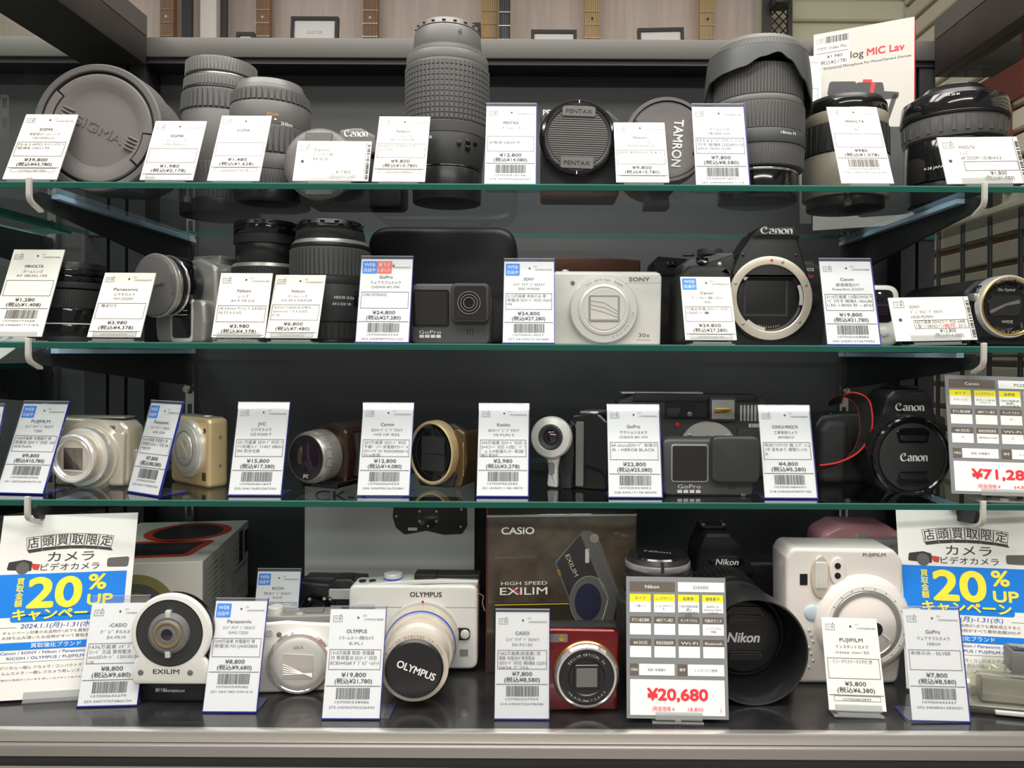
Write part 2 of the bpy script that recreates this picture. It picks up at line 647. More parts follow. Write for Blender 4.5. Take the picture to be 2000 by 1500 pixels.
# ---------------------------------------------------------------- placing: a thing stands on a level at a depth
Z_TOP, Z_SECOND, Z_THIRD, Z_DECK = 0.1500, 0.0082, -0.1315, -0.3034   # heights of the levels against the camera
LEVEL = {1: Z_TOP, 2: Z_SECOND, 3: Z_THIRD, 4: Z_DECK}
CUR = {}


def unroll(x, y):
    dx, dy = x - VPX, y - VPY
    c, s = math.cos(ROLL), math.sin(ROLL)
    return dx * c + dy * s, -dx * s + dy * c


class Thing:
    """a top-level thing: its parts are measured in units of U metres, x right, y up, z towards the aisle"""

    def __init__(self, name, label, cat, x0, D, level, yaw=0, lean=0, tilt=0, group=None, lift=0.0):
        self.U = D / FPX
        dy = -LEVEL[level] / D * FPX
        self.x0 = x0
        dxu = unroll(x0, VPY + dy)[0]
        self.yb = VPY + dxu * math.sin(ROLL) + dy * math.cos(ROLL)
        self.D = D
        o = bpy.data.objects.new(name, None)
        o.empty_display_size = 0.02
        COL.objects.link(o)
        o.location = (dxu * D / FPX, D, ZC + LEVEL[level] + lift * self.U)
        o.rotation_euler = (PI / 2 - R(lean), R(tilt), R(yaw))
        if tilt:
            o.rotation_euler = (Matrix.Rotation(R(yaw), 3, 'Z') @ Matrix.Rotation(PI / 2 - R(lean), 3, 'X') @ Matrix.Rotation(R(tilt), 3, 'Z')).to_euler()
        o['label'] = label
        o['category'] = cat
        if group:
            o['group'] = group
        self.o = o

    def X(self, x):
        return x - self.x0

    def Y(self, y):
        return self.yb - y

    def part(self, name, mb, m, parent=None, **k):
        return mb.build(name, m, parent or self.o, self.U, **k)


UP = Matrix.Rotation(-PI / 2, 4, 'X')       # turned shapes standing upright (axis z -> local up)


def axis(x, y, z, yaw=0, pitch=0, roll=0):
    """frame whose z axis points out of the front, turned by yaw (to the right) and pitch (up)"""
    return Matrix.Translation((x, y, z)) @ Matrix.Rotation(R(yaw), 4, 'Y') @ Matrix.Rotation(-R(pitch), 4, 'X') @ Matrix.Rotation(R(roll), 4, 'Z')


def tagprops(o, label, cat, group=None):
    o['label'] = label
    o['category'] = cat
    if group:
        o['group'] = group
    return o


def world_thing(name, label, cat, loc=(0, 0, 0), group=None, kind=None):
    o = bpy.data.objects.new(name, None)
    o.empty_display_size = 0.02
    COL.objects.link(o)
    o.location = loc
    if kind:
        o['kind'] = kind
        if label:
            o['label'] = label
    else:
        tagprops(o, label, cat, group)
    return o

# ================================================================ the setting
rnd = random.Random(7)


def wbox(x0, x1, y0, y1, z0, z1, b=0.0):
    """box in world metres; z measured against the camera height"""
    return MB().box(x0, y0, ZC + z0, x1, y1, ZC + z1, b)


def struct(name, mb, m, parent=None, **k):
    o = mb.build(name, m, parent, **k)
    if parent is None:
        o['kind'] = 'structure'
    return o


mat('floor_tile', (0.42, 0.39, 0.35), 0.35, vary=0.08, vscale=3)
mat('ceiling_white', (0.78, 0.76, 0.72), 0.8)
mat('wall_cream', (0.74, 0.70, 0.54), 0.7)
mat('slat_green', (0.70, 0.70, 0.52), 0.6)
mat('slat_grey', (0.19, 0.178, 0.155), 0.6)
mat('slat_beige', (0.74, 0.69, 0.57), 0.6)
mat('maroon', (0.16, 0.035, 0.028), 0.55)
mat('wire_black', (0.012, 0.014, 0.013), 0.4)
woodmat('wall_wood', (0.62, 0.52, 0.46), (0.73, 0.63, 0.56), (14, 14, 0.8))
woodmat('rosewood', (0.30, 0.15, 0.08), (0.40, 0.22, 0.12), (40, 40, 3))
woodmat('maple', (0.62, 0.40, 0.17), (0.72, 0.50, 0.24), (40, 40, 3))
mat('ebony', (0.03, 0.03, 0.032), 0.45)
mat('white_post', (0.78, 0.76, 0.72), 0.4)
mat('frame_black', (0.04, 0.038, 0.038), 0.4)

struct('floor', wbox(-2.2, 2.2, -2.6, 2.3, -ZC - 0.02, -ZC), 'floor_tile')
# back wall of the shop, seen over the top rail
struct('wall_back', wbox(-2.2, 0.57, 2.05, 2.11, -ZC, 1.4), 'wall_wood')
struct('wall_back_corner', wbox(0.57, 2.2, 2.05, 2.11, -ZC, 1.4), 'wall_cream')
wr = struct('wall_right', wbox(0.98, 1.04, 0.3, 2.05, -ZC, 1.4), 'slat_grey')

# slats on the cream corner wall
for i in range(9):
    z0 = 0.70 + i * 0.062
    s = MB().box(0.66, 2.035, ZC + z0, 0.975, 2.05, ZC + z0 + 0.052, 0.004, 1).build('slat', 'slat_green', bpy.data.objects['wall_back_corner'])
# slats on the right wall: grey below, beige above
for i in range(24):
    z0 = -0.22 + i * 0.052
    m = 'slat_grey' if z0 < 0.30 else 'slat_beige'
    MB().box(0.955, 0.35, ZC + z0, 0.98, 2.03, ZC + z0 + 0.040, 0.003, 1).build('slat', m, wr)
mp = MB().box(0.948, 0.35, ZC + 0.515, 0.956, 1.72, ZC + 0.59).build('band', 'maroon', wr, label='maroon band along the slatted wall')
MB().box(0.972, 0.35, ZC + 0.22, 0.9795, 2.0, ZC + 0.60).build('backing', 'maroon', wr)
for yy in (0.92, 1.2, 1.56):
    MB().box(0.945, yy, ZC + 0.33, 0.957, yy + 0.012, ZC + 0.515).build('band_post', 'maroon', wr)

# black wire grid beside the case
wg = world_thing('wire_grid', 'black wire grid panel standing beside the display case', 'wire grid', (0.62, 1.0, 0.0))


def gridbar(name, p0, p1, r):
    M = Matrix.Translation((-0.62, -1.0, 0))
    return MB(M).tube([p0, p1], r, 8).build(name, 'wire_black', wg)


for i in range(13):
    y = 0.72 + i * 0.0685
    gridbar('upright_wire', (0.62, y, 0.01), (0.62, y, ZC + 0.185), 0.0033)
for z in (-1.2, -0.9, -0.6, -0.3, -0.145, 0.0, 0.163):
    gridbar('cross_wire', (0.62, 0.70, ZC + z), (0.62, 1.56, ZC + z), 0.0024)

# tall mesh panel and post behind, between wood wall and slats
mp = world_thing('mesh_panel', 'grey expanded mesh panel in a dark frame above the case', 'mesh panel', (0.57, 1.99, ZC + 0.6))


def meshpart(name, mb, m='frame_black', **k):
    mb.M = Matrix()
    for i, v in enumerate(mb.v):
        mb.v[i] = v - Vector((0.57, 1.99, ZC + 0.6))
    return mb.build(name, m, mp, **k)


meshpart('frame_post', wbox(0.570, 0.592, 1.985, 2.0, -ZC, 1.2))
meshpart('frame_post', wbox(0.634, 0.645, 1.985, 2.0, -ZC, 1.2))
mm = MB()
for i in range(26):
    z = ZC + 0.66 + i * 0.024
    mm.tube([(0.59, 1.993, z), (0.636, 1.993, z + 0.05)], 0.0018, 4)
    mm.tube([(0.59, 1.994, z + 0.05), (0.636, 1.994, z)], 0.0018, 4)
meshpart('mesh', mm, 'frame_black', kind='stuff')
hk = MB().box(0.585, 1.93, ZC + 0.885, 0.625, 1.985, ZC + 0.915, 0.004)
meshpart('clamp', hk, 'ebony')


def at(x, y, D):
    dx, dy = unroll(x, y)
    return dx * D / FPX, -dy * D / FPX


# guitars hanging on the wood wall: only necks rise over the rail
def guitar(x, w, mneck, mfret, label, dots, body_m, strings=6):
    GD = 1.93 if mneck == 'ebony' else 2.0
    X0 = at(x, 40, GD)[0]
    g = world_thing('guitar_neck', label, 'guitar neck', (X0, GD, ZC + 0.05), group='guitars hanging on the wood wall')
    W = w * 2.0 / FPX
    neck = MB().box(-W / 2, -0.012, 0.42, W / 2, 0.012, 1.14, 0.004)
    neck.build('neck', mneck, g)
    fr = MB()
    for i in range(20):
        z = 0.46 + i * 0.034
        fr.box(-W / 2, -0.0145, z, W / 2, -0.012, z + 0.002)
    fr.build('frets', mfret, g, kind='stuff')
    if dots:
        d = MB()
        for i in (2, 4, 6, 8, 11, 14, 16, 18):
            d.M = Matrix.Translation((0, -0.0122, 0.443 + i * 0.034)) @ Matrix.Rotation(PI / 2, 4, 'X')
            d.cyl(0.0035, 0, 0.001, seg=12)
        d.build('dot_inlays', 'print_white' if mneck == 'rosewood' else 'ink', g, kind='stuff')
    s = MB()
    for i in range(strings):
        xx = (-0.5 + (i + 0.5) / strings) * W * 0.86
        s.tube([(xx, -0.016, 0.2), (xx, -0.016, 1.13)], 0.0005, 4)
    s.build('strings', 'steel', g, kind='stuff')
    hs = MB(Matrix.Rotation(PI / 2, 4, 'X')).prism(rpoly([(-0.024, 1.13), (0.024, 1.13), (0.042, 1.20), (0.034, 1.32), (-0.034, 1.32), (-0.042, 1.20)], 0.012), -0.008, 0.008, 0.002)
    hs.build('headstock', mneck, g)


guitar(329, 27, 'rosewood', 'steel', 'guitar neck with reddish fretboard beside the wide dark strap', True, 'brown_metal')
guitar(516, 27, 'rosewood', 'steel', 'guitar neck with reddish fretboard between small low frame and certificate', True, 'brown_metal')
guitar(725, 29, 'rosewood', 'steel', 'guitar neck with reddish fretboard between certificate and tall zoom lens', True, 'brown_metal')
guitar(956, 29, 'maple', 'maple', 'pale natural wood guitar neck without frets beside a black neck', False, 'maple')
guitar(986, 20, 'ebony', 'steel', 'slim black guitar neck close against a pale neck', True, 'ebony', 4)
guitar(1156, 29, 'maple', 'aluminium_dark', 'maple guitar neck with dot inlays rising behind two small frames', True, 'maple')
guitar(1380, 28, 'maple', 'aluminium_dark', 'maple guitar neck beside the dark mesh panel', True, 'maple')

# framed certificates leaning on the ledge behind the rail
ledge = struct('wall_ledge', wbox(-1.6, 0.57, 1.82, 1.97, 0.60, 0.62), 'case_beam')


def certificate(x0, x1, ytop, label, tilt=0, lines=3):
    D = 1.90
    X0, Zt = at(x0, ytop, D)
    X1, _ = at(x1, ytop, D)
    zb = 0.622
    c = world_thing('certificate_frame', label, 'picture frame', ((X0 + X1) / 2, D, ZC + zb), group='framed certificates')
    w, h = X1 - X0, Zt - zb
    M = Matrix.Rotation(R(90 - 5), 4, 'X') @ Matrix.Rotation(R(tilt), 4, 'Z')
    f = MB(M)
    t = 0.008
    f.box(-w / 2, 0, -0.008, w / 2, t, 0.006)
    f.box(-w / 2, h - t, -0.008, w / 2, h, 0.006)
    f.box(-w / 2, t, -0.008, -w / 2 + t, h - t, 0.006)
    f.box(w / 2 - t, t, -0.008, w / 2, h - t, 0.006)
    f.build('frame', 'frame_black', c)
    MB(M).box(-w / 2 + t, t, -0.006, w / 2 - t, h - t, 0.0).build('sheet', 'print_white', c)
    p = MB(M)
    p.text('GUITAR' if lines else 'GUITAR', 0, h - 0.042, 0.008, 0.0006)
    for i in range(lines):
        p.rect(-w * 0.32, h - 0.062 - i * 0.012, w * 0.32, h - 0.060 - i * 0.012, 0.0006)
    p.build('printed_text', 'ink_faint', c)


certificate(565, 658, 27, 'black framed certificate between two reddish guitar necks')
certificate(458, 494, 59, 'small dark frame low beside the white post')
certificate(870, 946, 41, 'tilted dark frame behind the tall zoom lens', 3)
certificate(1037, 1127, 54, 'small dark frame between the slim black neck and a maple neck')
certificate(1250, 1341, 50, 'small dark frame between two maple necks', 1.5)

# white upright and dark strap to its left
o = wbox(at(397, 30, 1.96)[0], at(429, 30, 1.96)[0], 1.94, 1.98, -ZC, 1.3, 0.003).build('white_upright', 'white_post')
tagprops(o, 'white square upright rising in front of the wood wall', 'post')
o = wbox(at(356, 30, 1.97)[0], at(376, 30, 1.97)[0], 1.965, 1.975, 0.5, 1.25).build('hanging_strap', 'ebony')
tagprops(o, 'wide dark guitar strap hanging between white upright and reddish neck', 'strap')
o = wbox(at(431, 30, 1.97)[0], at(444, 30, 1.97)[0], 1.965, 1.975, 0.5, 1.25).build('hanging_strap', 'ebony')
tagprops(o, 'narrow dark strap hanging close against the white upright', 'strap')

# ---------------------------------------------------------------- the display case
XL, XR = -0.535, 0.492
case = world_thing('display_case', 'black metal and glass display case with slotted uprights', 'display case', (-0.03, 0.8, 0.0))


def cpart(name, mb, m, parent=None, **k):
    off = Vector((-0.03, 0.8, 0.0))
    mb.v = [v - off for v in mb.v]
    return mb.build(name, m, parent or case, **k)


cpart('back_panel', wbox(-0.578, XR, 1.000, 1.012, -0.42, 0.3662), 'case_panel')
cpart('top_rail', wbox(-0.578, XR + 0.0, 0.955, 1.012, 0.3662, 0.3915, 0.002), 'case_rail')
cpart('rail_underside_shade', wbox(-0.578, XR, 0.960, 1.0, 0.3601, 0.3661), 'case_black')  # shade under the rail put in as a black slab
# beams running to the front over both sides
bl = wbox(-0.572, -0.492, 0.30, 0.955, 0.355, 0.3915, 0.002)
cpart('side_beam', bl, 'case_beam')
cpart('side_beam', wbox(0.487, 0.56, 0.30, 0.955, 0.345, 0.3915, 0.002), 'case_beam')
cpart('beam_lip', wbox(-0.500, -0.492, 0.30, 0.955, 0.3915, 0.4165), 'case_rail')
cpart('beam_lip', wbox(0.487, 0.495, 0.30, 0.955, 0.3915, 0.4165), 'case_rail')
# corner uprights with grooves
for xa, xb in ((-0.572, -0.545), (-0.541, -0.522), (-0.518, -0.497)):
    cpart('corner_upright', wbox(xa, xb, 0.962, 0.999, -0.42, 0.3662), 'case_black')
for xa, xb in ((0.450, 0.468), (0.472, 0.492)):
    cpart('corner_upright', wbox(xa, xb, 0.962, 0.999, -0.42, 0.3662), 'case_black')
cpart('groove', wbox(-0.545, -0.518, 0.975, 0.999, -0.42, 0.3662), 'frame_black')
# side panes
cpart('side_pane', wbox(-0.577, -0.573, 0.62, 0.955, -0.30, 0.355), 'pane_glass')
cpart('side_pane', wbox(0.500, 0.504, 0.62, 0.955, -0.30, 0.345), 'pane_glass')

# slotted uprights
POST_L, POST_R = at(371, 690, 0.99)[0], at(1649, 690, 0.99)[0]
for xp, nm in ((POST_L, 'l'), (POST_R, 'r')):
    p = cpart('slotted_upright', wbox(xp - 0.0055, xp + 0.0055, 0.990, 0.9995, -0.30, 0.33), 'steel')
    s = MB()
    for i in range(24):
        z = -0.29 + i * 0.0262
        s.box(xp - 0.0025, 0.9892, ZC + z, xp + 0.0025, 0.9902, ZC + z + 0.013)
    cpart('slots', s, 'frame_black', p, kind='stuff')

# deck, front profile and plinth
cpart('deck', wbox(-0.575, XR + 0.06, 0.621, 1.0, -0.325, Z_DECK), 'deck_black')
cpart('front_profile', wbox(-0.5785, 0.558, 0.612, 0.6205, -0.3120, Z_DECK + 0.0008, 0.0015), 'aluminium')
cpart('front_profile', wbox(-0.5785, 0.558, 0.608, 0.6205, -0.3215, -0.3122, 0.0015), 'aluminium_dark')
cpart('shadow_gap', wbox(-0.5785, 0.558, 0.618, 0.64, -0.334, -0.3217), 'case_black')
cpart('plinth', wbox(-0.5785, 0.558, 0.606, 0.66, -ZC + 0.001, -0.3342, 0.003), 'white_base')
cpart('back_board', wbox(-0.5785, 0.558, 0.662, 1.0, -ZC + 0.001, -0.326), 'case_black')

# neighbouring case to the left, seen through the pane
case2 = world_thing('display_case', 'neighbouring display case seen through the glass side pane', 'display case', (-1.1, 0.8, 0.0))


def c2(name, mb, m, **k):
    mb.v = [v - Vector((-1.1, 0.8, 0.0)) for v in mb.v]
    return mb.build(name, m, case2, **k)


c2('back_panel', wbox(-1.6, -0.579, 1.000, 1.012, -0.42, 0.3662), 'case_panel')
c2('top_rail', wbox(-1.6, -0.579, 0.955, 1.012, 0.3662, 0.3915, 0.002), 'case_rail')
c2('rail_underside_shade', wbox(-1.6, -0.579, 0.960, 1.0, 0.3601, 0.3661), 'case_black')  # black slab painted in for the shade under this rail
c2('deck', wbox(-1.6, -0.579, 0.621, 0.9995, -0.325, Z_DECK), 'deck_black')
c2('front_profile', wbox(-1.6, -0.579, 0.61, 0.6205, -0.3215, Z_DECK + 0.0008), 'aluminium')
c2('plinth', wbox(-1.6, -0.579, 0.606, 0.9995, -ZC + 0.001, -0.326), 'white_base')


p = c2('slotted_upright', wbox(-0.632 - 0.0055, -0.632 + 0.0055, 0.990, 0.9995, -0.30, 0.33), 'steel')
sl_ = MB()
for i in range(24):
    z = -0.29 + i * 0.0262
    sl_.box(-0.6345, 0.9892, ZC + z, -0.6295, 0.9902, ZC + z + 0.013)
c2('slots', sl_, 'frame_black', kind='stuff')

# glass shelves
def shelf(z, x0, x1, label, group=None, D0=0.68, D1=0.9615, t=0.0056):
    s = world_thing('glass_shelf', label, 'glass shelf', ((x0 + x1) / 2, (D0 + D1) / 2, ZC + z), group)
    off = Vector(s.location)
    e = 0.0012

    def sp(name, mb, m):
        mb.v = [v - off for v in mb.v]
        return mb.build(name, m, s, smooth=False)
    sp('pane', wbox(x0, x1, D0 + e, D1 - e, z - t, z), 'shelf_glass')
    sp('front_edge', wbox(x0, x1, D0, D0 + e - 0.0001, z - t, z - 0.0011), 'glass_edge')
    sp('front_edge_highlight', wbox(x0, x1, D0 + 0.0002, D0 + e - 0.0001, z - 0.0010, z), 'glass_edge_lit')  # bright line along the glass edge, a highlight painted in lighter green
    sp('back_edge', wbox(x0, x1, D1 - e + 0.0001, D1, z - t, z), 'glass_edge_lit')
    sp('side_edge', wbox(x0 - e, x0 - 0.0001, D0, D1, z - t, z), 'glass_edge')
    sp('side_edge', wbox(x1 + 0.0001, x1 + e, D0, D1, z - t, z), 'glass_edge')
    return s


SX0, SX1 = -0.567, 0.485
shelf(Z_TOP, SX0, 0.497, 'topmost glass shelf carrying the camera lenses')
shelf(Z_SECOND, SX0, 0.497, 'middle glass shelf under the white compact camera and lens-less camera body')
shelf(Z_THIRD, SX0, 0.497, 'lowest glass shelf carrying compact cameras and camcorders')
for z, lab in ((0.152, 'upper'), (-0.014, 'middle'), (-0.150, 'lower')):
    shelf(z, -1.5, -0.590, lab + ' glass shelf of the neighbouring case', 'shelves of the neighbouring case')


# shelf brackets: black tapering arm, hooked cap in front, clear cushion strip with its bluish reflection painted in
def bracket(x, z, side, label, hook=True):
    t = 0.0056
    zt = z - t - 0.0004
    b = world_thing('shelf_bracket', label, 'shelf bracket', (x, 0.98, ZC + zt), 'shelf brackets')

    def bp(name, mb, m):
        mb.v = [v - Vector(b.location) for v in mb.v]
        return mb.build(name, m, b)
    M = Matrix(((0, 0, 1, 0), (1, 0, 0, 0), (0, 1, 0, ZC), (0, 0, 0, 1)))   # outline (y,z) swept along x
    arm = MB(M)
    out = rpoly([(0.684, zt - 0.001), (0.9885, zt - 0.001), (0.9885, zt - 0.045), (0.93, zt - 0.040), (0.690, zt - 0.014)], [0.004, 0.001, 0.002, 0.02, 0.008])
    arm.prism(out, x - 0.002, x + 0.002)
    bp('arm', arm, 'case_black')
    st = MB(M)
    xs = x - side * 0.006
    st.prism([(0.705, zt), (0.985, zt), (0.985, zt - 0.0045), (0.705, zt - 0.0045)], xs - 0.0035, xs + 0.0035)
    bp('cushion_strip', st, 'strip_reflection')
    h = MB(M)
    h.prism(rpoly([(0.6765, z + 0.003), (0.6795, z + 0.003), (0.6795, zt - 0.010), (0.695, zt - 0.0165), (0.695, zt - 0.0195), (0.6765, zt - 0.012)], [0.001, 0.001, 0.006, 0.001, 0.001, 0.010]), x - 0.0021, x + 0.0021)
    bp('hook_cap', h, 'hook_white')
    k = MB(Matrix.Translation((x, 0.985, ZC + zt - 0.050)) @ Matrix.Rotation(PI / 2, 4, 'X')).cyl(0.005, 0.0, 0.006, 0.001, 16)
    bp('locking_screw', k, 'steel')


for z, nm in ((Z_TOP, 'topmost'), (Z_SECOND, 'middle'), (Z_THIRD, 'lowest')):
    bracket(POST_L, z, -1, 'black shelf bracket with white hook under the %s glass shelf nearer the neighbouring case' % nm)
    bracket(POST_R, z, 1, 'black shelf bracket with white hook under the %s glass shelf nearer the wire grid' % nm)
for z, nm in ((0.152, 'upper'), (-0.014, 'middle'), (-0.150, 'lower')):
    bracket(-0.632, z, 1, 'shelf bracket under the %s shelf of the neighbouring case' % nm)

# ================================================================ price tags
TAGRND = random.Random(11)


def barcode(mb, x0, x1, y0, y1, z, n=46):
    x = x0
    u = (x1 - x0) / (n * 1.62)
    while x < x1 - u:
        w = u * TAGRND.choice((0.8, 0.8, 1.3, 1.9))
        mb.rect(x, y0, min(x1, x + w), y1, z)
        x += w + u * TAGRND.choice((0.8, 0.9, 1.4))


def digits(k):
    return ''.join(TAGRND.choice('0123456789') for _ in range(k))


def shop_mark(ink, x, y, s, z):
    """little hand-drawn shop mark: two katakana in a wobbly box with a feeler"""
    ink.frame(x, y, x + s, y + s * 0.62, s * 0.035, z)
    ink.text('ツタ', x + s / 2, y + s * 0.16, s * 0.30, z, bold=0.0)
    ink.rect(x + s * 0.78, y + s * 0.62, x + s * 0.84, y + s * 0.80, z)


def card_print(ink, faint, W, H, spec, full):
    """portrait card, W wide, H high, origin bottom centre; rows measured from the top in card widths"""
    z = 0.9
    T = lambda v: H - v * W
    num = '107000' + digits(6)
    if not spec.get('web'):
        shop_mark(ink if spec.get('mark', 1) == 1 else faint, -0.44 * W, T(0.215), 0.165 * W, z)
    dx = 0.0 if not spec.get('web2') else 0.12
    ink.flat(circ((0.01 + dx) * W, T(0.145), 0.020 * W, 10), z)
    faint.text('ﾛｯﾄ', 0.13 * W, T(0.125), 0.035 * W, z, 'c')
    faint.text(num[:11], 0.29 * W, T(0.19), 0.034 * W, z, 'c', w=0.34 * W)
    b = spec.get('brand', '')
    if b:
        (ink if spec.get('bold') else faint).text(b, 0, T(0.405), 0.064 * W, z, w=min(0.5, 0.052 * len(b)) * W, bold=0.014)
    if spec.get('typ'):
        faint.text(spec['typ'], 0, T(0.515), 0.052 * W, z, w=min(0.62, 0.065 * len(spec['typ'])) * W)
    if spec.get('model'):
        faint.text(spec['model'], 0, T(0.605), 0.050 * W, z, w=min(0.6, 0.046 * len(spec['model'])) * W)
    bx = faint if spec.get('thin') else ink
    bx.frame(-0.46 * W, T(1.02), 0.46 * W, T(0.68), 0.008 * W, z)
    for i, ln in enumerate(spec.get('box', ())):
        faint.text(ln, -0.43 * W, T(0.765 + i * 0.085), 0.055 * W, z, 'l', w=min(0.87, (0.033 if ln.isascii() else 0.055) * len(ln)) * W)
    pk = faint if spec.get('faintprice') else ink
    pk.text(spec['price'], 0, T(1.135), 0.072 * W, z, w=0.062 * len(spec['price']) * W, bold=0.018)
    pk.text('(税込' + spec['tax'] + ')', 0, T(1.240), 0.072 * W, z, w=0.66 * W, bold=0.018)
    ink.rect(-0.48 * W, T(1.292), 0.48 * W, T(1.282), z)
    if full:
        barcode(ink, -0.29 * W, 0.31 * W, T(1.50), T(1.315), z)
        faint.text(num, 0, T(1.565), 0.040 * W, z, w=0.60 * W)
        faint.text('%d-24%s' % (TAGRND.randint(200, 299), digits(13)), 0, T(1.650), 0.040 * W, z, w=0.80 * W)
    else:
        ink.frame(-0.40 * W, T(1.385), 0.42 * W, T(1.300), 0.006 * W, z)
        faint.text(num, 0, T(1.375), 0.045 * W, z, w=0.5 * W)


def web_badge(t, W, H, second=False):
    T = lambda v: H - v * W
    z = 1.0
    b = t.part('web_badge', MB().prism(rrect(-0.47 * W, T(0.30), -0.19 * W, T(0.045), 0.012 * W, 2), 0.2, z), 'web_blue', label='blue web listing badge')
    m = MB()
    m.text('WEB', -0.33 * W, T(0.155), 0.072 * W, z + 0.25, w=0.21 * W, bold=0.01)
    m.text('出品中', -0.33 * W, T(0.262), 0.062 * W, z + 0.25, w=0.22 * W, bold=0.01)
    t.part('badge_text', m, 'print_white', b)
    if second:
        b = t.part('markdown_badge', MB().prism(rrect(-0.185 * W, T(0.30), 0.10 * W, T(0.045), 0.012 * W, 2), 0.2, z), 'web_red', label='red markdown badge')
        m = MB()
        m.text('値下げ', -0.045 * W, T(0.155), 0.072 * W, z + 0.25, w=0.23 * W, bold=0.01)
        m.text('しました', -0.045 * W, T(0.262), 0.062 * W, z + 0.25, w=0.24 * W, bold=0.01)
        t.part('badge_text', m, 'print_white', b)


def put_print(t, ink, faint):
    if ink.v:
        t.part('printed_text', ink, 'ink', smooth=False, kind='stuff')
    if faint.v:
        t.part('fine_print', faint, 'ink_grey', smooth=False, kind='stuff')


def tag_stand(x, D, lv, label, spec, W=105, H=None, yaw=0, lean=16, foot=1, fx=0, lip=5.5, tilt=0, fd=62):
    """tall tag in a clear acrylic stand with blue edges and a foot running back"""
    H = H or 1.70 * W
    t = Thing('price_tag', label, 'price tag', x, D, lv, yaw, lean, tilt, group='price tags in clear acrylic stands', lift=0.7 + abs(tilt) * W * 0.0088)
    c, s = math.cos(R(lean)), math.sin(R(lean))
    t.part('card', MB().box(-W / 2, 2.5, -0.5, W / 2, 2.5 + H, 0.3), 'paper')
    sl = MB().box(-W / 2 - 0.8, 1.2, 1.6, W / 2 + 0.8, H + 2.5 + lip, 2.6)
    t.part('clear_front', sl, 'acrylic')
    t.part('clear_back', MB().box(-W / 2 - 0.8, 1.2, -2.2, W / 2 + 0.8, H + 2.5 + lip, -1.2), 'acrylic')
    e = MB()
    e.box(-W / 2 - 1.6, 0.2, -2.2, W / 2 + 1.6, 1.9, 2.6)
    e.box(W / 2 + 0.8, 1.9, -2.0, W / 2 + 1.7, H + 2.5 + lip, 2.4)
    t.part('blue_edge', e, 'acrylic_edge', label='dark blue edge of the acrylic stand')
    t.part('top_edge', MB().box(-W / 2 - 0.8, H + 2.6 + lip, -2.2, W / 2 + 0.8, H + 3.4 + lip, 2.6), 'acrylic_edge_pale')
    if foot:
        # horizontal foot behind the tag, laid flat on the shelf
        M = Matrix.Rotation(R(lean), 4, 'X')
        f = MB(M)
        d0, d1 = -4, -fd
        f.box(-W / 2 + fx * 0.2, 0.25, d1, W / 2 + fx, 1.3, d0)
        fo = t.part('foot', f, 'acrylic')
        g = MB(M)
        g.box(W / 2 + fx + 0.1, 0.25, d1, W / 2 + fx + 1.3, 1.4, d0)
        g.box(-W / 2 - 1.3 + fx * 0.2, 0.25, d1, -W / 2 - 0.1 + fx * 0.2, 1.4, d0)
        g.box(-W / 2 + fx * 0.2, 0.25, d1 - 1.2, W / 2 + fx, 1.4, d1 - 0.1)
        t.part('foot_edge', g, 'acrylic_edge', fo)
    ink, faint = MB(Matrix.Translation((0, 2.5, 0))), MB(Matrix.Translation((0, 2.5, 0)))
    card_print(ink, faint, W, H, spec, True)
    put_print(t, ink, faint)
    if spec.get('web'):
        tt = t
        for nm in (0,):
            web_badge(t, W, H + 2.5, spec.get('web2'))
    return t


def tag_clip(x, D, lv, label, spec, W=105, H=None, yaw=0, lean=25, up=11, full=False, tilt=0):
    """thick card slotted into a small clear acrylic holder"""
    H = H or 1.38 * W
    t = Thing('price_tag', label, 'price tag', x, D, lv, yaw, lean, tilt, group='price tags in clear clip holders', lift=abs(tilt) * W * 0.0088)
    c = t.part('card', MB().box(-W / 2, up, -2.4, W / 2, up + H, 0.3, 0.3, 1), 'paper_cream')
    M = Matrix.Rotation(R(lean), 4, 'X')
    h = MB()
    h.box(-0.40 * W, up - 1.5, 1.4, 0.42 * W, up + 0.10 * W, 2.6)
    h.M = M
    h.box(-0.43 * W, 0.25, -34, 0.44 * W, 2.6, 4)
    h.box(-0.36 * W, 2.7, -6, 0.38 * W, 6.5, 3.4)
    t.part('clear_holder', h, 'acrylic_block', label='clear acrylic holder')
    ink, faint = MB(Matrix.Translation((0, up, 0))), MB(Matrix.Translation((0, up, 0)))
    card_print(ink, faint, W, H, spec, full)
    put_print(t, ink, faint)
    if spec.get('web'):
        web_badge(t, W, H + up, spec.get('web2'))
    return t


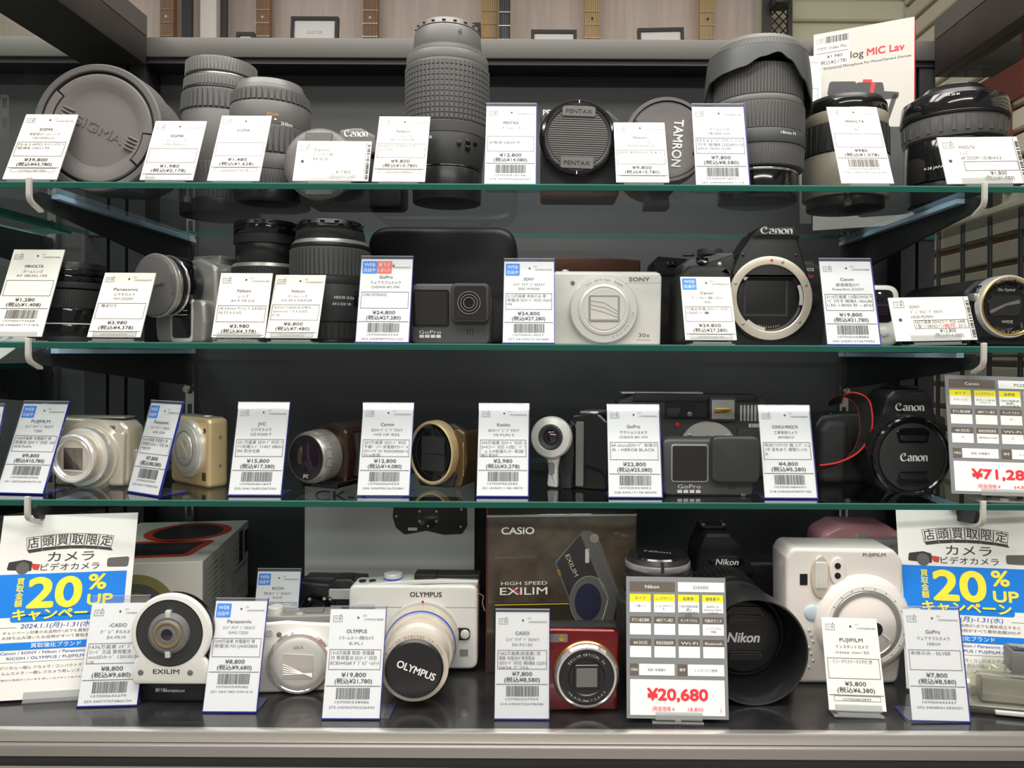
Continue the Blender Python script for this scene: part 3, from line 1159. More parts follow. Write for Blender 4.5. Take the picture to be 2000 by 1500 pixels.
def tag_wide(x, D, lv, label, spec, W=150, H=85, yaw=0, lean=20, up=10, tilt=0):
    """landscape card in a clear holder, barcode up the right end"""
    t = Thing('price_tag', label, 'price tag', x, D, lv, yaw, lean, tilt, group='landscape price tags in clear holders', lift=abs(tilt) * W * 0.0065)
    t.part('card', MB().box(-W / 2, up, -2.4, W / 2, up + H, 0.3, 0.3, 1), 'paper_cream')
    M = Matrix.Rotation(R(lean), 4, 'X')
    h = MB()
    h.box(-0.32 * W, up - 1.5, 1.4, 0.30 * W, up + 0.13 * H, 2.6)
    h.M = M
    h.box(-0.34 * W, 0.25, -34, 0.34 * W, 2.6, 4)
    h.box(-0.28 * W, 2.7, -6, 0.28 * W, 6.5, 3.4)
    t.part('clear_holder', h, 'acrylic_block', label='clear acrylic holder')
    ink, faint, red = MB(), MB(), MB()
    z = 0.9
    X = lambda v: (-0.5 + v) * W
    Y = lambda v: up + H * (1 - v)
    a, b = (ink, faint) if not spec.get('faintprice') else (faint, faint)
    shop_mark(a, X(0.05), Y(0.24), 0.13 * W, z)
    b.text(spec['brand'], X(0.24), Y(0.26), 0.075 * H, z, 'l', w=spec.get('bw', 0.2) * W)
    b.text(spec['typ'], X(0.24), Y(0.38), 0.07 * H, z, 'l', w=min(0.4, 0.032 * len(spec['typ'])) * W)
    b.text(spec['model'], X(0.24), Y(0.49), 0.07 * H, z, 'l', w=min(0.5, 0.028 * len(spec['model'])) * W)
    ink.flat(circ(X(0.10), Y(0.52), 0.022 * W, 10), z)
    if spec.get('box') is not None:
        ink.frame(X(0.26), Y(0.73), X(0.93), Y(0.53), 0.008 * H, z)
        for i, ln in enumerate(spec['box']):
            b.text(ln, X(0.275), Y(0.61 + 0.095 * i), 0.07 * H, z, 'l', w=(0.62 if i == 0 else 0.27) * W)
    if spec.get('red'):
        red.text(spec['red'], X(0.56), Y(0.705), 0.07 * H, z, 'l', w=0.2 * W, bold=0.01)
        b.text('2012', X(0.80), Y(0.705), 0.07 * H, z, 'l', w=0.1 * W)
        t.part('red_print', red, 'print_red', smooth=False)
    a.text(spec['price'], X(0.66), Y(0.82), 0.085 * H, z, w=0.20 * W)
    a.text('(税込' + spec['tax'] + ')', X(0.66), Y(0.93), 0.085 * H, z, w=0.36 * W)
    ink.rect(X(0.935), Y(0.98), X(0.940), Y(0.02), z)
    y = 0.10
    while y < 0.95:
        w = TAGRND.choice((0.012, 0.02, 0.03))
        ink.rect(X(0.952), Y(min(0.96, y + w)), X(0.992), Y(y), z)
        y += w + TAGRND.choice((0.012, 0.018, 0.03))
    put_print(t, ink, faint)
    return t


def S(brand='', typ='', model='', box=(), price='', tax='', **k):
    return dict(brand=brand, typ=typ, model=model, box=box, price=price, tax=tax, **k)


# ---- topmost shelf
tag_clip(54, 0.690, 1, 'cream price tag reading 39,800 yen in front of the large lens with ridged cap', S('SIGMA', '超望遠ズームレンズ', '150-500mm', ('F5-6.3 APO ｷｬﾉﾝﾏｳﾝﾄ', '極端B 1001175'), '¥39,800', '¥43,780'), W=106, H=164)
tag_clip(322, 0.690, 1, 'cream price tag reading 2,178 yen with tax before two stubby upright lenses', S('SIGMA', 'ズームレンズ', '100-200mm', (), '¥1,980', '¥2,178', bold=1), W=104, H=148)
tag_clip(453, 0.692, 1, 'cream price tag reading 1,480 yen between two grey upright lenses', S('SIGMA', '', '', (), '¥1,480', '¥1,628', thin=1), W=102, H=164)
tag_wide(644, 0.690, 1, 'wide pale price tag with faded print before the small black camera', S('Canon', 'ﾃﾞｼﾞﾀﾙ一眼', 'EF-S IS', None, '¥17,800', '¥19,580', faintprice=1), W=148, H=92)
tag_clip(777, 0.692, 1, 'cream price tag reading 9,800 yen beside the tall zoom lens', S('Nikon', 'ズームレンズ', 'AF-S DX VR', ('55-200mm 4042331 F/4-5', '6G IF-ED'), '¥9,800', '¥10,780'), W=104, H=164)
tag_stand(996, 0.690, 1, 'tall price tag in acrylic stand reading 12,800 yen beside striped lens cap', S('PENTAX', 'ズームレンズ', '', ('', '状態良 2403519'), '¥12,800', '¥14,080', thin=1), W=100, H=175, foot=1, fx=4)
tag_clip(1256, 0.690, 1, 'cream price tag reading 9,800 yen before the lens cap with vertical lettering', S('Nikon', 'ズームレンズ', 'TAMRON AF LD', ('200-400mm 5.6 ｲ',), '¥9,800', '¥10,780', faint=1), W=104, H=150)
tag_stand(1412, 0.690, 1, 'tall price tag in acrylic stand reading 7,800 yen before the petal hood lens', S('', 'ズームレンズ', '18-200 mm', ('F3.5-6.3 ｼｸﾞﾏﾏｳﾝﾄ ﾌｰﾄﾞ', '付き 極端B (232401) SI', 'GMA DC MACRO OS HSM'), '¥7,800', '¥8,580', mark=0), W=104, H=176)
tag_clip(1697, 0.690, 1, 'cream price tag reading 980 yen before the beige lens', S('MINOLTA', 'ズーム', 'AF', (), '¥980', '¥1,078', bold=1), W=103, H=194, full=True)
tag_wide(1932, 0.690, 1, 'wide cream price tag reading 1,800 yen before the lens with slotted ring', S('MINOLTA', 'レンズ', 'AF ZOOM 1:35-80/4-5.6', (), '¥1,800', '¥1,980'), W=160, H=108, tilt=1.0)

# ---- second shelf
tag_clip(26, 0.692, 2, 'tall cream price tag reading 1,280 yen beside the cross-hatched black lens', S('MINOLTA', 'ズームレンズ', 'AF 28(35)-105', (), '¥1,280', '¥1,408'), W=104, H=194, full=True, lean=22)
tag_clip(219, 0.692, 2, 'cream price tag reading 3,980 yen before the silver video camera', S('Panasonic', 'ビデオカメラ', 'NV-GS200', ('- 難波付き',), '¥3,980', '¥4,378'), W=104, H=146)
tag_clip(463, 0.692, 2, 'cream price tag reading 3,980 yen beneath the narrow black lens', S('Nikon', 'レンズ', 'AF-P VR DX', ('18-55mm F+レ+ 230201', '06 f/3.5-5.6G'), '¥3,980', '¥4,378'), W=104, H=138, lean=19)
tag_clip(567, 0.694, 2, 'cream price tag reading 6,800 yen before the ribbed zoom lens', S('Nikon', 'ズームレンズ', 'DX AF-S NIKKOR', ('18-55mm CA604164 GMB A', 'spherical 1:3.5-5.6G', 'R OB'), '¥6,800', '¥7,480'), W=102, H=143)
tag_stand(746, 0.694, 2, 'tall price tag with blue and red badges before the black soft case', S('GoPro', 'ウェアラブルカメラ', 'CHDHX-901-FW', ('C3441327424522',), '¥24,800', '¥27,280', web=1, web2=1), W=103, H=174)
tag_stand(1032, 0.694, 2, 'tall price tag with blue badge reading 24,800 yen beside the white compact camera', S('SONY', 'ｺﾝﾊﾟｸﾄﾃﾞｼﾞﾀﾙｶﾒﾗ', 'DSC-WX500', ('2110万画素 本体のみ 専', '用電池 SDｶｰﾄﾞ対応 9254', '394'), '¥24,800', '¥27,280', web=1), W=100, H=170)
tag_clip(1390, 0.692, 2, 'cream price tag with blue badge before the grip of the lens-less camera body', S('Canon', 'ﾃﾞｼﾞﾀﾙ一眼ﾚﾌｶﾒﾗ', 'X6i', ('付属品完備 SDｶｰﾄﾞ 対応', '1000.1 ●'), '¥24,800', '¥27,280', web=1), W=101, H=143)
tag_stand(1668, 0.694, 2, 'tall price tag in acrylic stand reading 19,800 yen beside the lens-less camera body', S('Canon', '望遠鏡型ｶﾒﾗ', 'PowerShot ZOOM', ('2110万画素 1/3型CMOS ｻ', 'ｰﾋﾞｽ付き 極端A 10bit/86', '1/30~1/8000 秒 ~ 8741'), '¥19,800', '¥21,780', mark=0), W=103, H=174, fx=-16)
tag_wide(1832, 0.692, 2, 'wide cream price tag with red words before the large-eyed camcorder', S('SONY', 'ﾃﾞｼﾞﾀﾙﾋﾞﾃﾞｵｶﾒﾗ', 'HDR-PJ590V', ('543万画素 SDHCｶｰﾄﾞ対応 640B', 'ﾒ型 1108362'), '¥12,800', '¥14,080', red='ｼﾞｬﾝｸ再生不可', bw=0.13), W=160, H=93, tilt=1.5)

# ---- third shelf
tag_stand(-76, 0.700, 3, 'tall price tag with blue badge cut off past the silver compact camera', S('FUJIFILM', 'ｺﾝﾊﾟｸﾄﾃﾞｼﾞﾀﾙｶﾒﾗ', 'F200', (), '¥6,800', '¥7,480', web=1), W=100, H=172)
tag_stand(38, 0.703, 3, 'tall price tag with blue badge leaning on the silver zoom compact camera', S('FUJIFILM', 'ｺﾝﾊﾟｸﾄﾃﾞｼﾞﾀﾙｶﾒﾗ', 'T200', ('1400万画素 充電器付 専', '用電池 SDｶｰﾄﾞ対応 100', '4238 FinePix'), '¥9,800', '¥10,780', web=1), W=98, H=182, yaw=-6, lean=22)
tag_stand(279, 0.705, 3, 'narrow turned price tag with blue badge beside the gold compact camera', S('Panasonic', 'ｺﾝﾊﾟｸﾄﾃﾞｼﾞﾀﾙｶﾒﾗ', 'DMC-FX70', ('1410万画素 充電器付 専', '用電池 SDｶｰﾄﾞ対応 B4', 'WH00LUMIX'), '¥7,800', '¥8,580', web=1), W=100, H=178, yaw=-30, lean=16)
tag_stand(497, 0.700, 3, 'tall price tag in acrylic stand reading 15,800 yen beside the bronze-ringed camcorder', S('JVC', 'ビデオカメラ', 'GZ-R300-T', ('251万画素 SDｶｰﾄﾞ対応 ﾅ', 'ｲﾄ充電ｺｰﾄﾞﾅｼ45T 08001', '900 防水仕様'), '¥15,800', '¥17,380', mark=2), W=102, H=178)
tag_stand(748, 0.700, 3, 'tall price tag in acrylic stand reading 12,800 yen beside the gold-rimmed camcorder', S('Canon', 'SDｶｰﾄﾞﾋﾞﾃﾞｵｶﾒﾗ', 'iVIS HF R52', ('207万画素 SDｶｰﾄﾞ対応', '予備ﾊﾞｯﾃﾘｰ充電器付ｶｰﾄﾞA', 'ｷﾀﾘｯｸｷﾞｶｸ 950504000513', '2014年製'), '¥12,800', '¥14,080'), W=101, H=178)
tag_stand(981, 0.700, 3, 'tall price tag in acrylic stand reading 2,980 yen beside the pistol-grip camcorder', S('Kenko', 'SDｶｰﾄﾞﾋﾞﾃﾞｵｶﾒﾗ', 'VS-FUN II', ('500万画素 SDｶｰﾄﾞ対応 S', 'DHCｶｰﾄﾞ対応 3.0型ﾋﾞﾝﾄﾞﾌ', 'ﾞ-ﾑ 3.0液晶ﾓﾆﾀｰ 取説･', '箱付 電池式'), '¥2,980', '¥3,278'), W=100, H=178)
tag_stand(1241, 0.698, 3, 'tall price tag in acrylic stand reading 22,800 yen beside the capped action camera', S('GoPro', 'ｱｸｼｮﾝｶﾒﾗ', 'CHDHX-801-FW', ('64 microSDｶｰﾄﾞ 本体の', 'み - HERO8 BLACK'), '¥22,800', '¥25,080'), W=104, H=178)
tag_stand(1545, 0.698, 3, 'tall price tag in acrylic stand reading 4,800 yen before the grey film camera', S('KONICA MINOLTA', '工事専用カメラ', '28WBECO', ('取説ｱｸｾｻﾘ付 箱 ｺﾝﾃﾞｨｼｮ', 'ﾝ中 変色あり 通電ﾁｪｯｸの', 'み'), '¥4,800', '¥5,280'), W=102, H=178, fx=-20)

# ---- deck
tag_stand(209, 0.655, 4, 'tall price tag in acrylic stand overlapping the campaign poster with 8,800 yen', S('-CASIO', 'ﾃﾞｼﾞﾀﾙｶﾒﾗ', 'EX-FR10', ('1636万画素 ﾒﾀﾞﾌﾞﾗ', 'ｺﾝｰﾄﾞ 欠品 専用電池', 'micSDｶｰﾄﾞ 12010134', 'L1B'), '¥8,800', '¥9,680'), W=112, H=190, lip=14, lean=17, yaw=4)
tag_stand(448, 0.645, 4, 'tall price tag with blue badge between the round-faced camera and white zoom compact', S('Panasonic', 'ｺﾝﾊﾟｸﾄﾃﾞｼﾞﾀﾙｶﾒﾗ', 'DMC-TZ20', ('1039万画素 充電器付 専', '用電池 FD1JA003805'), '¥8,800', '¥9,680', web=1), W=104, H=205, lean=17)
tag_stand(530, 0.735, 4, 'small price tag with blue badge behind the white zoom compact camera', S('RICOH', '防水ﾃﾞｼﾞﾀﾙｶﾒﾗ', 'WG-70', ('1600万画素 充電ｹｰﾌﾞﾙ付', '専用電池 SDｶｰﾄﾞ対応 83'), '¥24,800', '¥27,280', web=1), W=86, H=180, yaw=0, lean=14)
tag_stand(685, 0.634, 4, 'tall price tag in acrylic stand reading 19,800 yen before the white interchangeable-lens camera', S('OLYMPUS', 'ﾐﾗｰﾚｽ一眼ｶﾒﾗ', 'E-PL1', ('1310万画素 取説･充電器', '付 専用電池 SDｶｰﾄﾞ対応', 'BCB544268 ﾀﾞﾌﾞﾙｽﾞｰﾑｷｯﾄ'), '¥19,800', '¥21,780', bold=1), W=112, H=202, lean=17, fx=18)
tag_stand(1019, 0.635, 4, 'tall price tag in acrylic stand reading 7,800 yen beside the dark red camera', S('CASIO', 'ｺﾝﾊﾟｸﾄﾃﾞｼﾞﾀﾙｶﾒﾗ', 'EX-FC150', ('1062万画素(総画素) 充', '電器･充電池付 専用電池', 'SDｶｰﾄﾞ対応 極端B (2201', '0424 ﾌﾟﾘｹﾙ'), '¥7,800', '¥8,580'), W=106, H=200, lean=8, fd=26)
tag_clip(1677, 0.642, 4, 'cream price tag reading 5,800 yen before the pearl white instant camera', S('FUJIFILM', 'ｲﾝｽﾀﾝﾄｶﾒﾗ', 'instax mini 50', ('- ﾐﾆｰﾏｳｽﾃｰﾏｽ付き',), '¥5,800', '¥6,380', bold=1), W=112, H=172, lean=20, tilt=-1.5)
tag_stand(1838, 0.634, 4, 'tall price tag in acrylic stand reading 7,800 yen beside the clear camera housing', S('GoPro', 'ウェアラブルカメラ', 'HERO4', ('本体のみ - SILVER',), '¥7,800', '¥8,580'), W=112, H=206, lean=14, fx=-34, tilt=-1.0)


# ---- spec boards with table print
def spec_board(x, D, lv, label, W, H, maker, model, cells, price, net, lean=12, yaw=0, up=4, tilt=0, head=None):
    t = Thing('spec_board', label, 'price board', x, D, lv, yaw, lean, tilt, group='price boards with feature tables', lift=abs(tilt) * W * 0.0045)
    t.part('board', MB(Matrix.Translation((0, up, 0))).box(-W / 2, 0, -2.0, W / 2, H, 0.0, 0.3, 1), 'spec_grey')
    M = Matrix.Rotation(R(lean), 4, 'X')
    h = MB()
    h.box(-0.22 * W, up - 1.5, 1.4, 0.24 * W, up + 0.05 * H, 2.6)
    h.M = M
    h.box(-0.25 * W, 0.25, -34, 0.25 * W, 2.6, 4)
    h.box(-0.03 * W, 2.7, -5, 0.03 * W, 7, 3.4)
    t.part('clear_holder', h, 'acrylic_block')
    MM = Matrix.Translation((-W / 2, up, 0))
    wh, br, ye, ink, wt, red = (MB(MM) for _ in range(6))
    z, z2 = 0.5, 0.9
    X = lambda v: v * W
    Y = lambda v: (1 - v) * H
    g = lambda mb, a, b, c, d: mb.rect(X(a), Y(d), X(c), Y(b), z)
    g(br, 0.035, 0.035, 0.49, 0.105)
    wt.text(maker, X(0.26), Y(0.083), 0.026 * H, z2, w=0.14 * W, bold=0.01)
    g(wh, 0.52, 0.035, 0.985, 0.105)
    ink.text(model, X(0.75), Y(0.083), 0.024 * H, z2, w=0.15 * W)
    for r, (ya, yb_, yc) in enumerate(((0.125, 0.178, 0.255), (0.285, 0.335, 0.415), (0.445, 0.495, 0.575))):
        for c in range(4):
            a = 0.035 + c * 0.242
            b = a + 0.21
            g(ye if r == 0 else br, a, ya, b, yb_)
            g(wh, a, yb_, b, yc)
            hd, val = cells[r][c]
            (ink if r == 0 else wt).text(hd, X((a + b) / 2), Y(yb_ - 0.014), 0.020 * H, z2, w=min(0.17, 0.036 * len(hd)) * W)
            if val:
                for k, ln in enumerate(val.split('\n')):
                    ink.text(ln, X((a + b) / 2), Y(yb_ + 0.038 + 0.022 * k), 0.014 * H, z2, w=min(0.18, 0.026 * len(ln)) * W)
    g(br, 0.035, 0.620, 0.115, 0.700)
    wt.text('付属品', X(0.075), Y(0.668), 0.016 * H, z2, w=0.07 * W)
    g(wh, 0.125, 0.620, 0.475, 0.700)
    ink.text('取説･充電器付', X(0.30), Y(0.669), 0.016 * H, z2, w=0.18 * W)
    g(br, 0.505, 0.620, 0.60, 0.700)
    wt.text('備考', X(0.552), Y(0.668), 0.018 * H, z2, w=0.06 * W)
    g(wh, 0.605, 0.620, 0.965, 0.700)
    ink.text('レンズへたつ使用', X(0.785), Y(0.669), 0.016 * H, z2, w=0.22 * W)
    g(wh, 0.035, 0.728, 0.965, 0.975)
    red.text(price, X(0.50), Y(0.868), 0.080 * H, z2, w=0.59 * W, bold=0.05)
    red.text('(税抜価格 ¥', X(0.25), Y(0.945), 0.028 * H, z2, 'l', w=0.22 * W)
    red.text(net, X(0.60), Y(0.945), 0.028 * H, z2, 'l', w=0.15 * W)
    red.text(')', X(0.92), Y(0.945), 0.028 * H, z2)
    t.part('white_cells', wh, 'print_white', smooth=False, label='white table cells')
    t.part('brown_cells', br, 'spec_brown', smooth=False, label='brown heading cells')
    t.part('yellow_cells', ye, 'spec_yellow', smooth=False, label='yellow heading cells')
    t.part('table_text', ink, 'ink_grey', smooth=False, kind='stuff')
    t.part('heading_text', wt, 'print_white', smooth=False)
    t.part('red_price', red, 'print_red', smooth=False, label='red price figures')


spec_cells = [[('タイプ', '一眼レフ'), ('レンズマウント', 'ニコンFマウン\nト'), ('画素数', '1290万画素(総画\n素)\n1230万画素(有効\n画素)'), ('撮像素子', 'APS-C\n23.6mmx15.8mm\nCMOS')],
              [('手ブレ補正機構', ''), ('4軸手ブレ補正', ''), ('タッチパネル', ''), ('可動式モニタ', 'バリアングル\n液晶')],
              [('4K対応', ''), ('動画記録画素数', ''), ('Wi-Fi', ''), ('Bluetooth', '')]]
spec_board(1324, 0.630, 4, 'grey feature-table board with red price 20,680 yen before the black camera with hood', 200, 268, 'Nikon', 'D5000', spec_cells, '¥20,680', '18,800', lean=10, up=8, tilt=-0.6)
spec_cells2 = [[('タイプ', 'ミラーレス'), ('レンズマウント', 'キヤノンEF-M\nマウント'), ('画素数', '2580万画素(総\n画素)\n2410万画素'), ('撮像素子', 'APS-C\n22.3mmx14.9mm')],
               [('手ブレ補正機構', ''), ('4軸手ブレ補正', ''), ('タッチパネル', '○'), ('可動式モニタ', 'バリアングル')],
               [('4K対応', '○'), ('動画記録画素数', '3840x2160'), ('Wi-Fi', '○'), ('Bluetooth', '○')]]
spec_board(1962, 0.684, 3, 'grey feature-table board with red price 71,280 yen beside the strapped camera', 204, 235, 'Canon', 'PC2328', spec_cells2, '¥71,280', '64,800', lean=10, up=14, tilt=-1.5)

# ================================================================ topmost shelf: lenses


def turned(t, M, parts, seg=56):
    """parts of a turned barrel: (name, material, z0, z1, r0, r1, kind, n)"""
    for p in parts:
        name, m, z0, z1, r0, r1 = p[:6]
        kind = p[6] if len(p) > 6 else None
        n = p[7] if len(p) > 7 else 60
        mb = MB(M)
        b = min(1.2, 0.3 * abs(z1 - z0))
        mb.cyl(r0, z0, z1, b, seg, r1)
        if kind == 'rib':
            mb.ribs(r0 - 0.3, 1.6, z0 + 1.5, z1 - 1.5, n, 0.6, r1 - 0.3)
        elif kind == 'fine':
            mb.ribs(r0 - 0.3, 0.9, z0 + 1, z1 - 1, n, 0.5, r1 - 0.3)
        elif kind == 'coarse':
            mb.ribs(r0 - 0.3, 2.6, z0 + 3, z1 - 3, n, 0.72, r1 - 0.3)
        elif kind == 'skew':
            mb.ribs(r0 - 0.3, 1.6, z0 + 1.5, z1 - 1.5, n, 0.55, r1 - 0.3, skew=0.12)
        elif kind == 'slots':
            mb.ribs(r0 - 0.3, 2.2, z0 + 6, z1 - 6, n, 0.35, r1 - 0.3)
        elif kind == 'grid':
            rows = 11
            h = (z1 - z0 - 6) / rows
            for k in range(rows):
                mb.ribs(r0 - 0.3, 1.8, z0 + 3 + k * h, z0 + 3 + (k + 0.8) * h, n, 0.72)
        t.part(name, mb, m)


def lens(name, label, x, D, lv, parts, extra=None, group='lenses standing on end', M=None):
    t = Thing(name, label, 'camera lens', x, D, lv, group=group)
    pp = []
    for p in parts:                       # heights given as picture rows
        p = list(p)
        z1, z0 = t.Y(p[2]), (0.3 if p[3] is None else t.Y(p[3]))
        pp.append([p[0], p[1], z0, z1, p[5], p[4]] + p[6:])
    turned(t, UP, pp)
    if extra:
        extra(t)
    return t


def on_barrel(t, s, x, y, r, h, m, w=None, bold=0.0, name='engraving', ang0=None):
    """lettering wrapped round an upright barrel of radius r, letters centred at x, row y"""
    g = text_geo(s, bold, 0.0, 0.0, 1.0, 2)
    vs, fs, a, b = g
    if not vs:
        return
    k = h / 0.73
    kx = k if w is None else w / (b - a)
    th0 = math.asin(max(-0.98, min(0.98, t.X(x) / r)))
    mb = MB()
    mb.add([((r + 0.6) * math.sin(th0 + (p[0] - (a + b) / 2) * kx / r), t.Y(y) + p[1] * k, (r + 0.6) * math.cos(th0 + (p[0] - (a + b) / 2) * kx / r)) for p in vs], fs)
    t.part(name, mb, m, smooth=False)


# 1 large telephoto lying with its cap to the aisle
t = Thing('telephoto_lens', 'large grey telephoto lens lying down with ridged front cap facing out', 'camera lens', 188, 0.725, 1, group='lenses lying with caps facing out')
r = 126
M = axis(0, r, 0, 0, 0, -25)
t.part('hood', MB(M).lathe([(r - 12, 0), (r - 3, 0.5), (r, -4), (r, -58), (r - 4, -62), (r - 10, -63), (r - 14, -10), (r - 14, -1), (r - 12, 0)], 80, cap=False), 'lit_black_plastic')
t.part('barrel', MB(M).lathe([(r - 11, -62), (r - 11, -130), (r - 22, -150), (r - 22, -180), (r - 40, -186), (r - 40, -196), (0.1, -196)], 64, cap=False), 'lit_black_plastic')
t.part('grip_ring', MB(M).ribs(r - 22.5, 2.2, -178, -152, 70, 0.6), 'lit_black_rubber')
cap = t.part('lens_cap', MB(M).lathe([(0.1, -11), (73, -11), (88, -2), (104, -2), (106.5, -4), (107, -10), (0.1, -10)], 80, cap=False), 'lit_cap')
t.part('cap_seat', MB(M).lathe([(107, -12), (107.2, -9), (112.5, -9), (112.5, -3)], 80, cap=False), 'black_satin')
for s in (0, PI):
    tb = MB(M)
    tb.prism(arcpts(0, 0, 107, s - 0.30, s + 0.30, 14) + arcpts(0, 0, 91, s + 0.30, s - 0.30, 14), -4, -0.4, 0.5, 1)
    t.part('release_tab', tb, 'lit_cap', cap)
    gv = MB(M)
    gv.flat(arcpts(0, 0, 107.5, s - 0.34, s + 0.34, 14) + arcpts(0, 0, 88.5, s + 0.34, s - 0.34, 14), -1.9)
    t.part('tab_gap', gv, 'black_gloss', cap)
    for k in range(4):
        rb = MB(M)
        yy = (k - 1.5) * 7.5
        x0, x1 = (58, 84) if s == 0 else (-84, -58)
        rb.box(x0, yy - 1.6, -11, x1, yy + 1.6, -5, 0.8, 1)
        t.part('ridge', rb, 'lit_cap', cap)
t.part('embossed_name', MB(M).text('SIGMA', 0, -10, 20, -10.2, w=102, bold=0.02, ext=1.4), 'lit_cap', cap)

# 2, 3 two upright lenses
lens('upright_lens', 'tall grey lens with pale ribbed rear cap, standing behind a stubbier lens', 432, 0.86, 1, [
    ('rear_cap', 'grey_satin', 131, 159, 64, 65, 'rib', 64),
    ('mount_ring', 'steel', 159, 166, 62, 62),
    ('aperture_ring', 'lit_black_plastic', 166, 187, 67, 68, 'rib', 70),
    ('collar', 'black_satin', 187, 192, 69, 69),
    ('focus_ring', 'lit_black_rubber', 192, 232, 70, 72, 'coarse', 46),
    ('barrel', 'lit_black_plastic', 232, 330, 72, 72),
    ('zoom_ring', 'lit_black_rubber', 330, 400, 73, 73, 'rib', 60),
    ('front_rim', 'black_satin', 400, None, 74, 74)])


def _x(t):
    on_barrel(t, '28-80mm', 578, 263, 75.6, 7, 'logo_white', w=22)
    on_barrel(t, 'ZOOM', 556, 248, 75.6, 6, 'orange_ink', w=20)
    on_barrel(t, 'II', 556, 255, 75.6, 3, 'logo_white', w=14)


lens('upright_lens', 'stubby grey lens with dashed grip ring and orange lettering', 528, 0.80, 1, [
    ('rear_cap', 'grey_satin', 171, 184, 60, 63),
    ('mount_ring', 'lit_black_plastic', 184, 191, 66, 67),
    ('focus_ring', 'lit_black_rubber', 191, 218, 71, 73, 'coarse', 44),
    ('barrel', 'lit_black_plastic', 218, 262, 75, 75),
    ('zoom_ring', 'lit_black_rubber', 262, 316, 75, 76, 'coarse', 48),
    ('scale_ring', 'lit_black_plastic', 316, 345, 76, 76),
    ('front_ring', 'lit_black_rubber', 345, 378, 75, 75, 'rib', 70),
    ('front_rim', 'black_satin', 378, None, 76, 76)], _x)

# 4 small black camera with lens cap
t = Thing('slr_camera', 'small black reflex camera with capped lens behind the wide faded tag', 'camera', 690, 0.79, 1)
t.part('body', MB().prism(rrect(-92, 0.3, 96, 105, 14), -70, 0, 5, 3), 'black_plastic')
t.part('pentaprism', MB().prism(rpoly([(-34, 98), (54, 98), (46, 135), (18, 150), (2, 150), (-24, 146)], 8), -62, 16, 6, 3), 'lit_black_plastic')
w = MB()
canon_word(w, 9, 132, 13, 16.6, 46)
t.part('logo', w, 'logo_white', label='white serif maker name')
M = axis(-42, 62, 0)
turned(t, M, [('lens_barrel', 'black_satin', 0, 70, 62, 64), ('zoom_ring', 'black_rubber', 20, 58, 65, 65, 'rib', 60), ('front_ring', 'lit_black_plastic', 70, 84, 66, 66)])
cap = t.part('lens_cap', MB(M).lathe([(0.1, 87), (52, 87), (61, 85.5), (64, 83)], 56, cap=False), 'lit_cap')
t.part('release_tab', MB(M).prism(rpoly([(-20, 30), (18, 30), (26, 57), (-26, 57)], 3), 86, 88.6, 0.5, 1), 'grey_satin', cap)
t.part('release_tab', MB(M).prism(rpoly([(-20, -30), (18, -30), (26, -57), (-26, -57)], 3), 86, 88.6, 0.5, 1), 'grey_satin', cap)


# 5 tall zoom lens
def _x(t):
    for k, (x, y) in enumerate(((905, 297), (921, 293), (934, 292), (921, 304))):
        a = math.asin(t.X(x) / 76.0)
        M = Matrix.Translation((0, t.Y(y), 0)) @ Matrix.Rotation(a, 4, 'Y')
        if k == 0:
            t.part('lock_button', MB(M).cyl(4.5, 70, 76, 0.8, 14), 'black_satin')
        else:
            t.part('slide_switch', MB(M).box(-5, -4, 68, 5, 4, 75, 1.5), 'black_gloss')
    on_barrel(t, 'VR', 848, 291, 75, 6, 'logo_white', w=14)
    M = Matrix.Translation((0, t.Y(85), 0)) @ Matrix.Rotation(0.48, 4, 'Y')
    t.part('filter_mark', MB(M).ring(3.0, 3.8, 66.5, 67.4, seg=16), 'black_satin')


lens('tall_zoom_lens', 'tall grey zoom lens with a square-studded rubber grip, tallest on the shelf', 873, 0.775, 1, [
    ('lens_cap', 'grey_satin', 57, 70, 58, 62, 'slots', 18),
    ('front_rim', 'silver_grey', 68, 73, 60, 61),
    ('front_barrel', 'lit_black_plastic', 73, 110, 64, 67),
    ('focus_ring', 'lit_black_rubber', 110, 121, 72, 77, 'fine', 110),
    ('shoulder', 'lit_black_plastic', 121, 140, 79, 80),
    ('zoom_ring', 'lit_black_rubber', 140, 256, 80.5, 80.5, 'grid', 58),
    ('waist', 'lit_black_plastic', 256, 276, 80, 75),
    ('rear_barrel', 'slate_dark', 276, 336, 74, 68),
    ('trim_ring', 'black_gloss', 336, 340, 68.5, 68.5),
    ('mount', 'black_satin', 340, None, 68, 66)], _x)

# 6 camera with striped lens cap
t = Thing('bridge_camera', 'dark camera with a striped round lens cap facing out', 'camera', 1127, 0.735, 1)
t.part('body', MB().prism(rpoly([(-72, 0.3), (82, 0.3), (84, 150), (60, 170), (-62, 171), (-72, 158)], 8), -90, 0, 5, 3), 'slate_dark')
t.part('logo', MB().text('PENTAX', -38, 159, 11, 0.7, w=58, bold=0.02), 'logo_white')
r = 74
M = axis(0, t.Y(276), 0, 0, 0, -2)
turned(t, M, [('lens_barrel', 'black_satin', 0, 22, 70, 73)])
t.part('front_ring', MB(M).lathe([(63, 27), (66, 30), (71, 29), (r, 25), (r, 20)], 64, cap=False), 'black_gloss')
for a in (PI / 2, -PI / 2):
    t.part('index_mark', MB(M).box(-0.8, (r - 6) * math.sin(a) - 3, 29, 0.8, (r - 6) * math.sin(a) + 3, 30.4), 'logo_white')
cap = t.part('lens_cap', MB(M).lathe([(0.1, 26), (59, 26), (62, 28), (63.5, 28), (64, 24)], 56, cap=False), 'slate_dark')
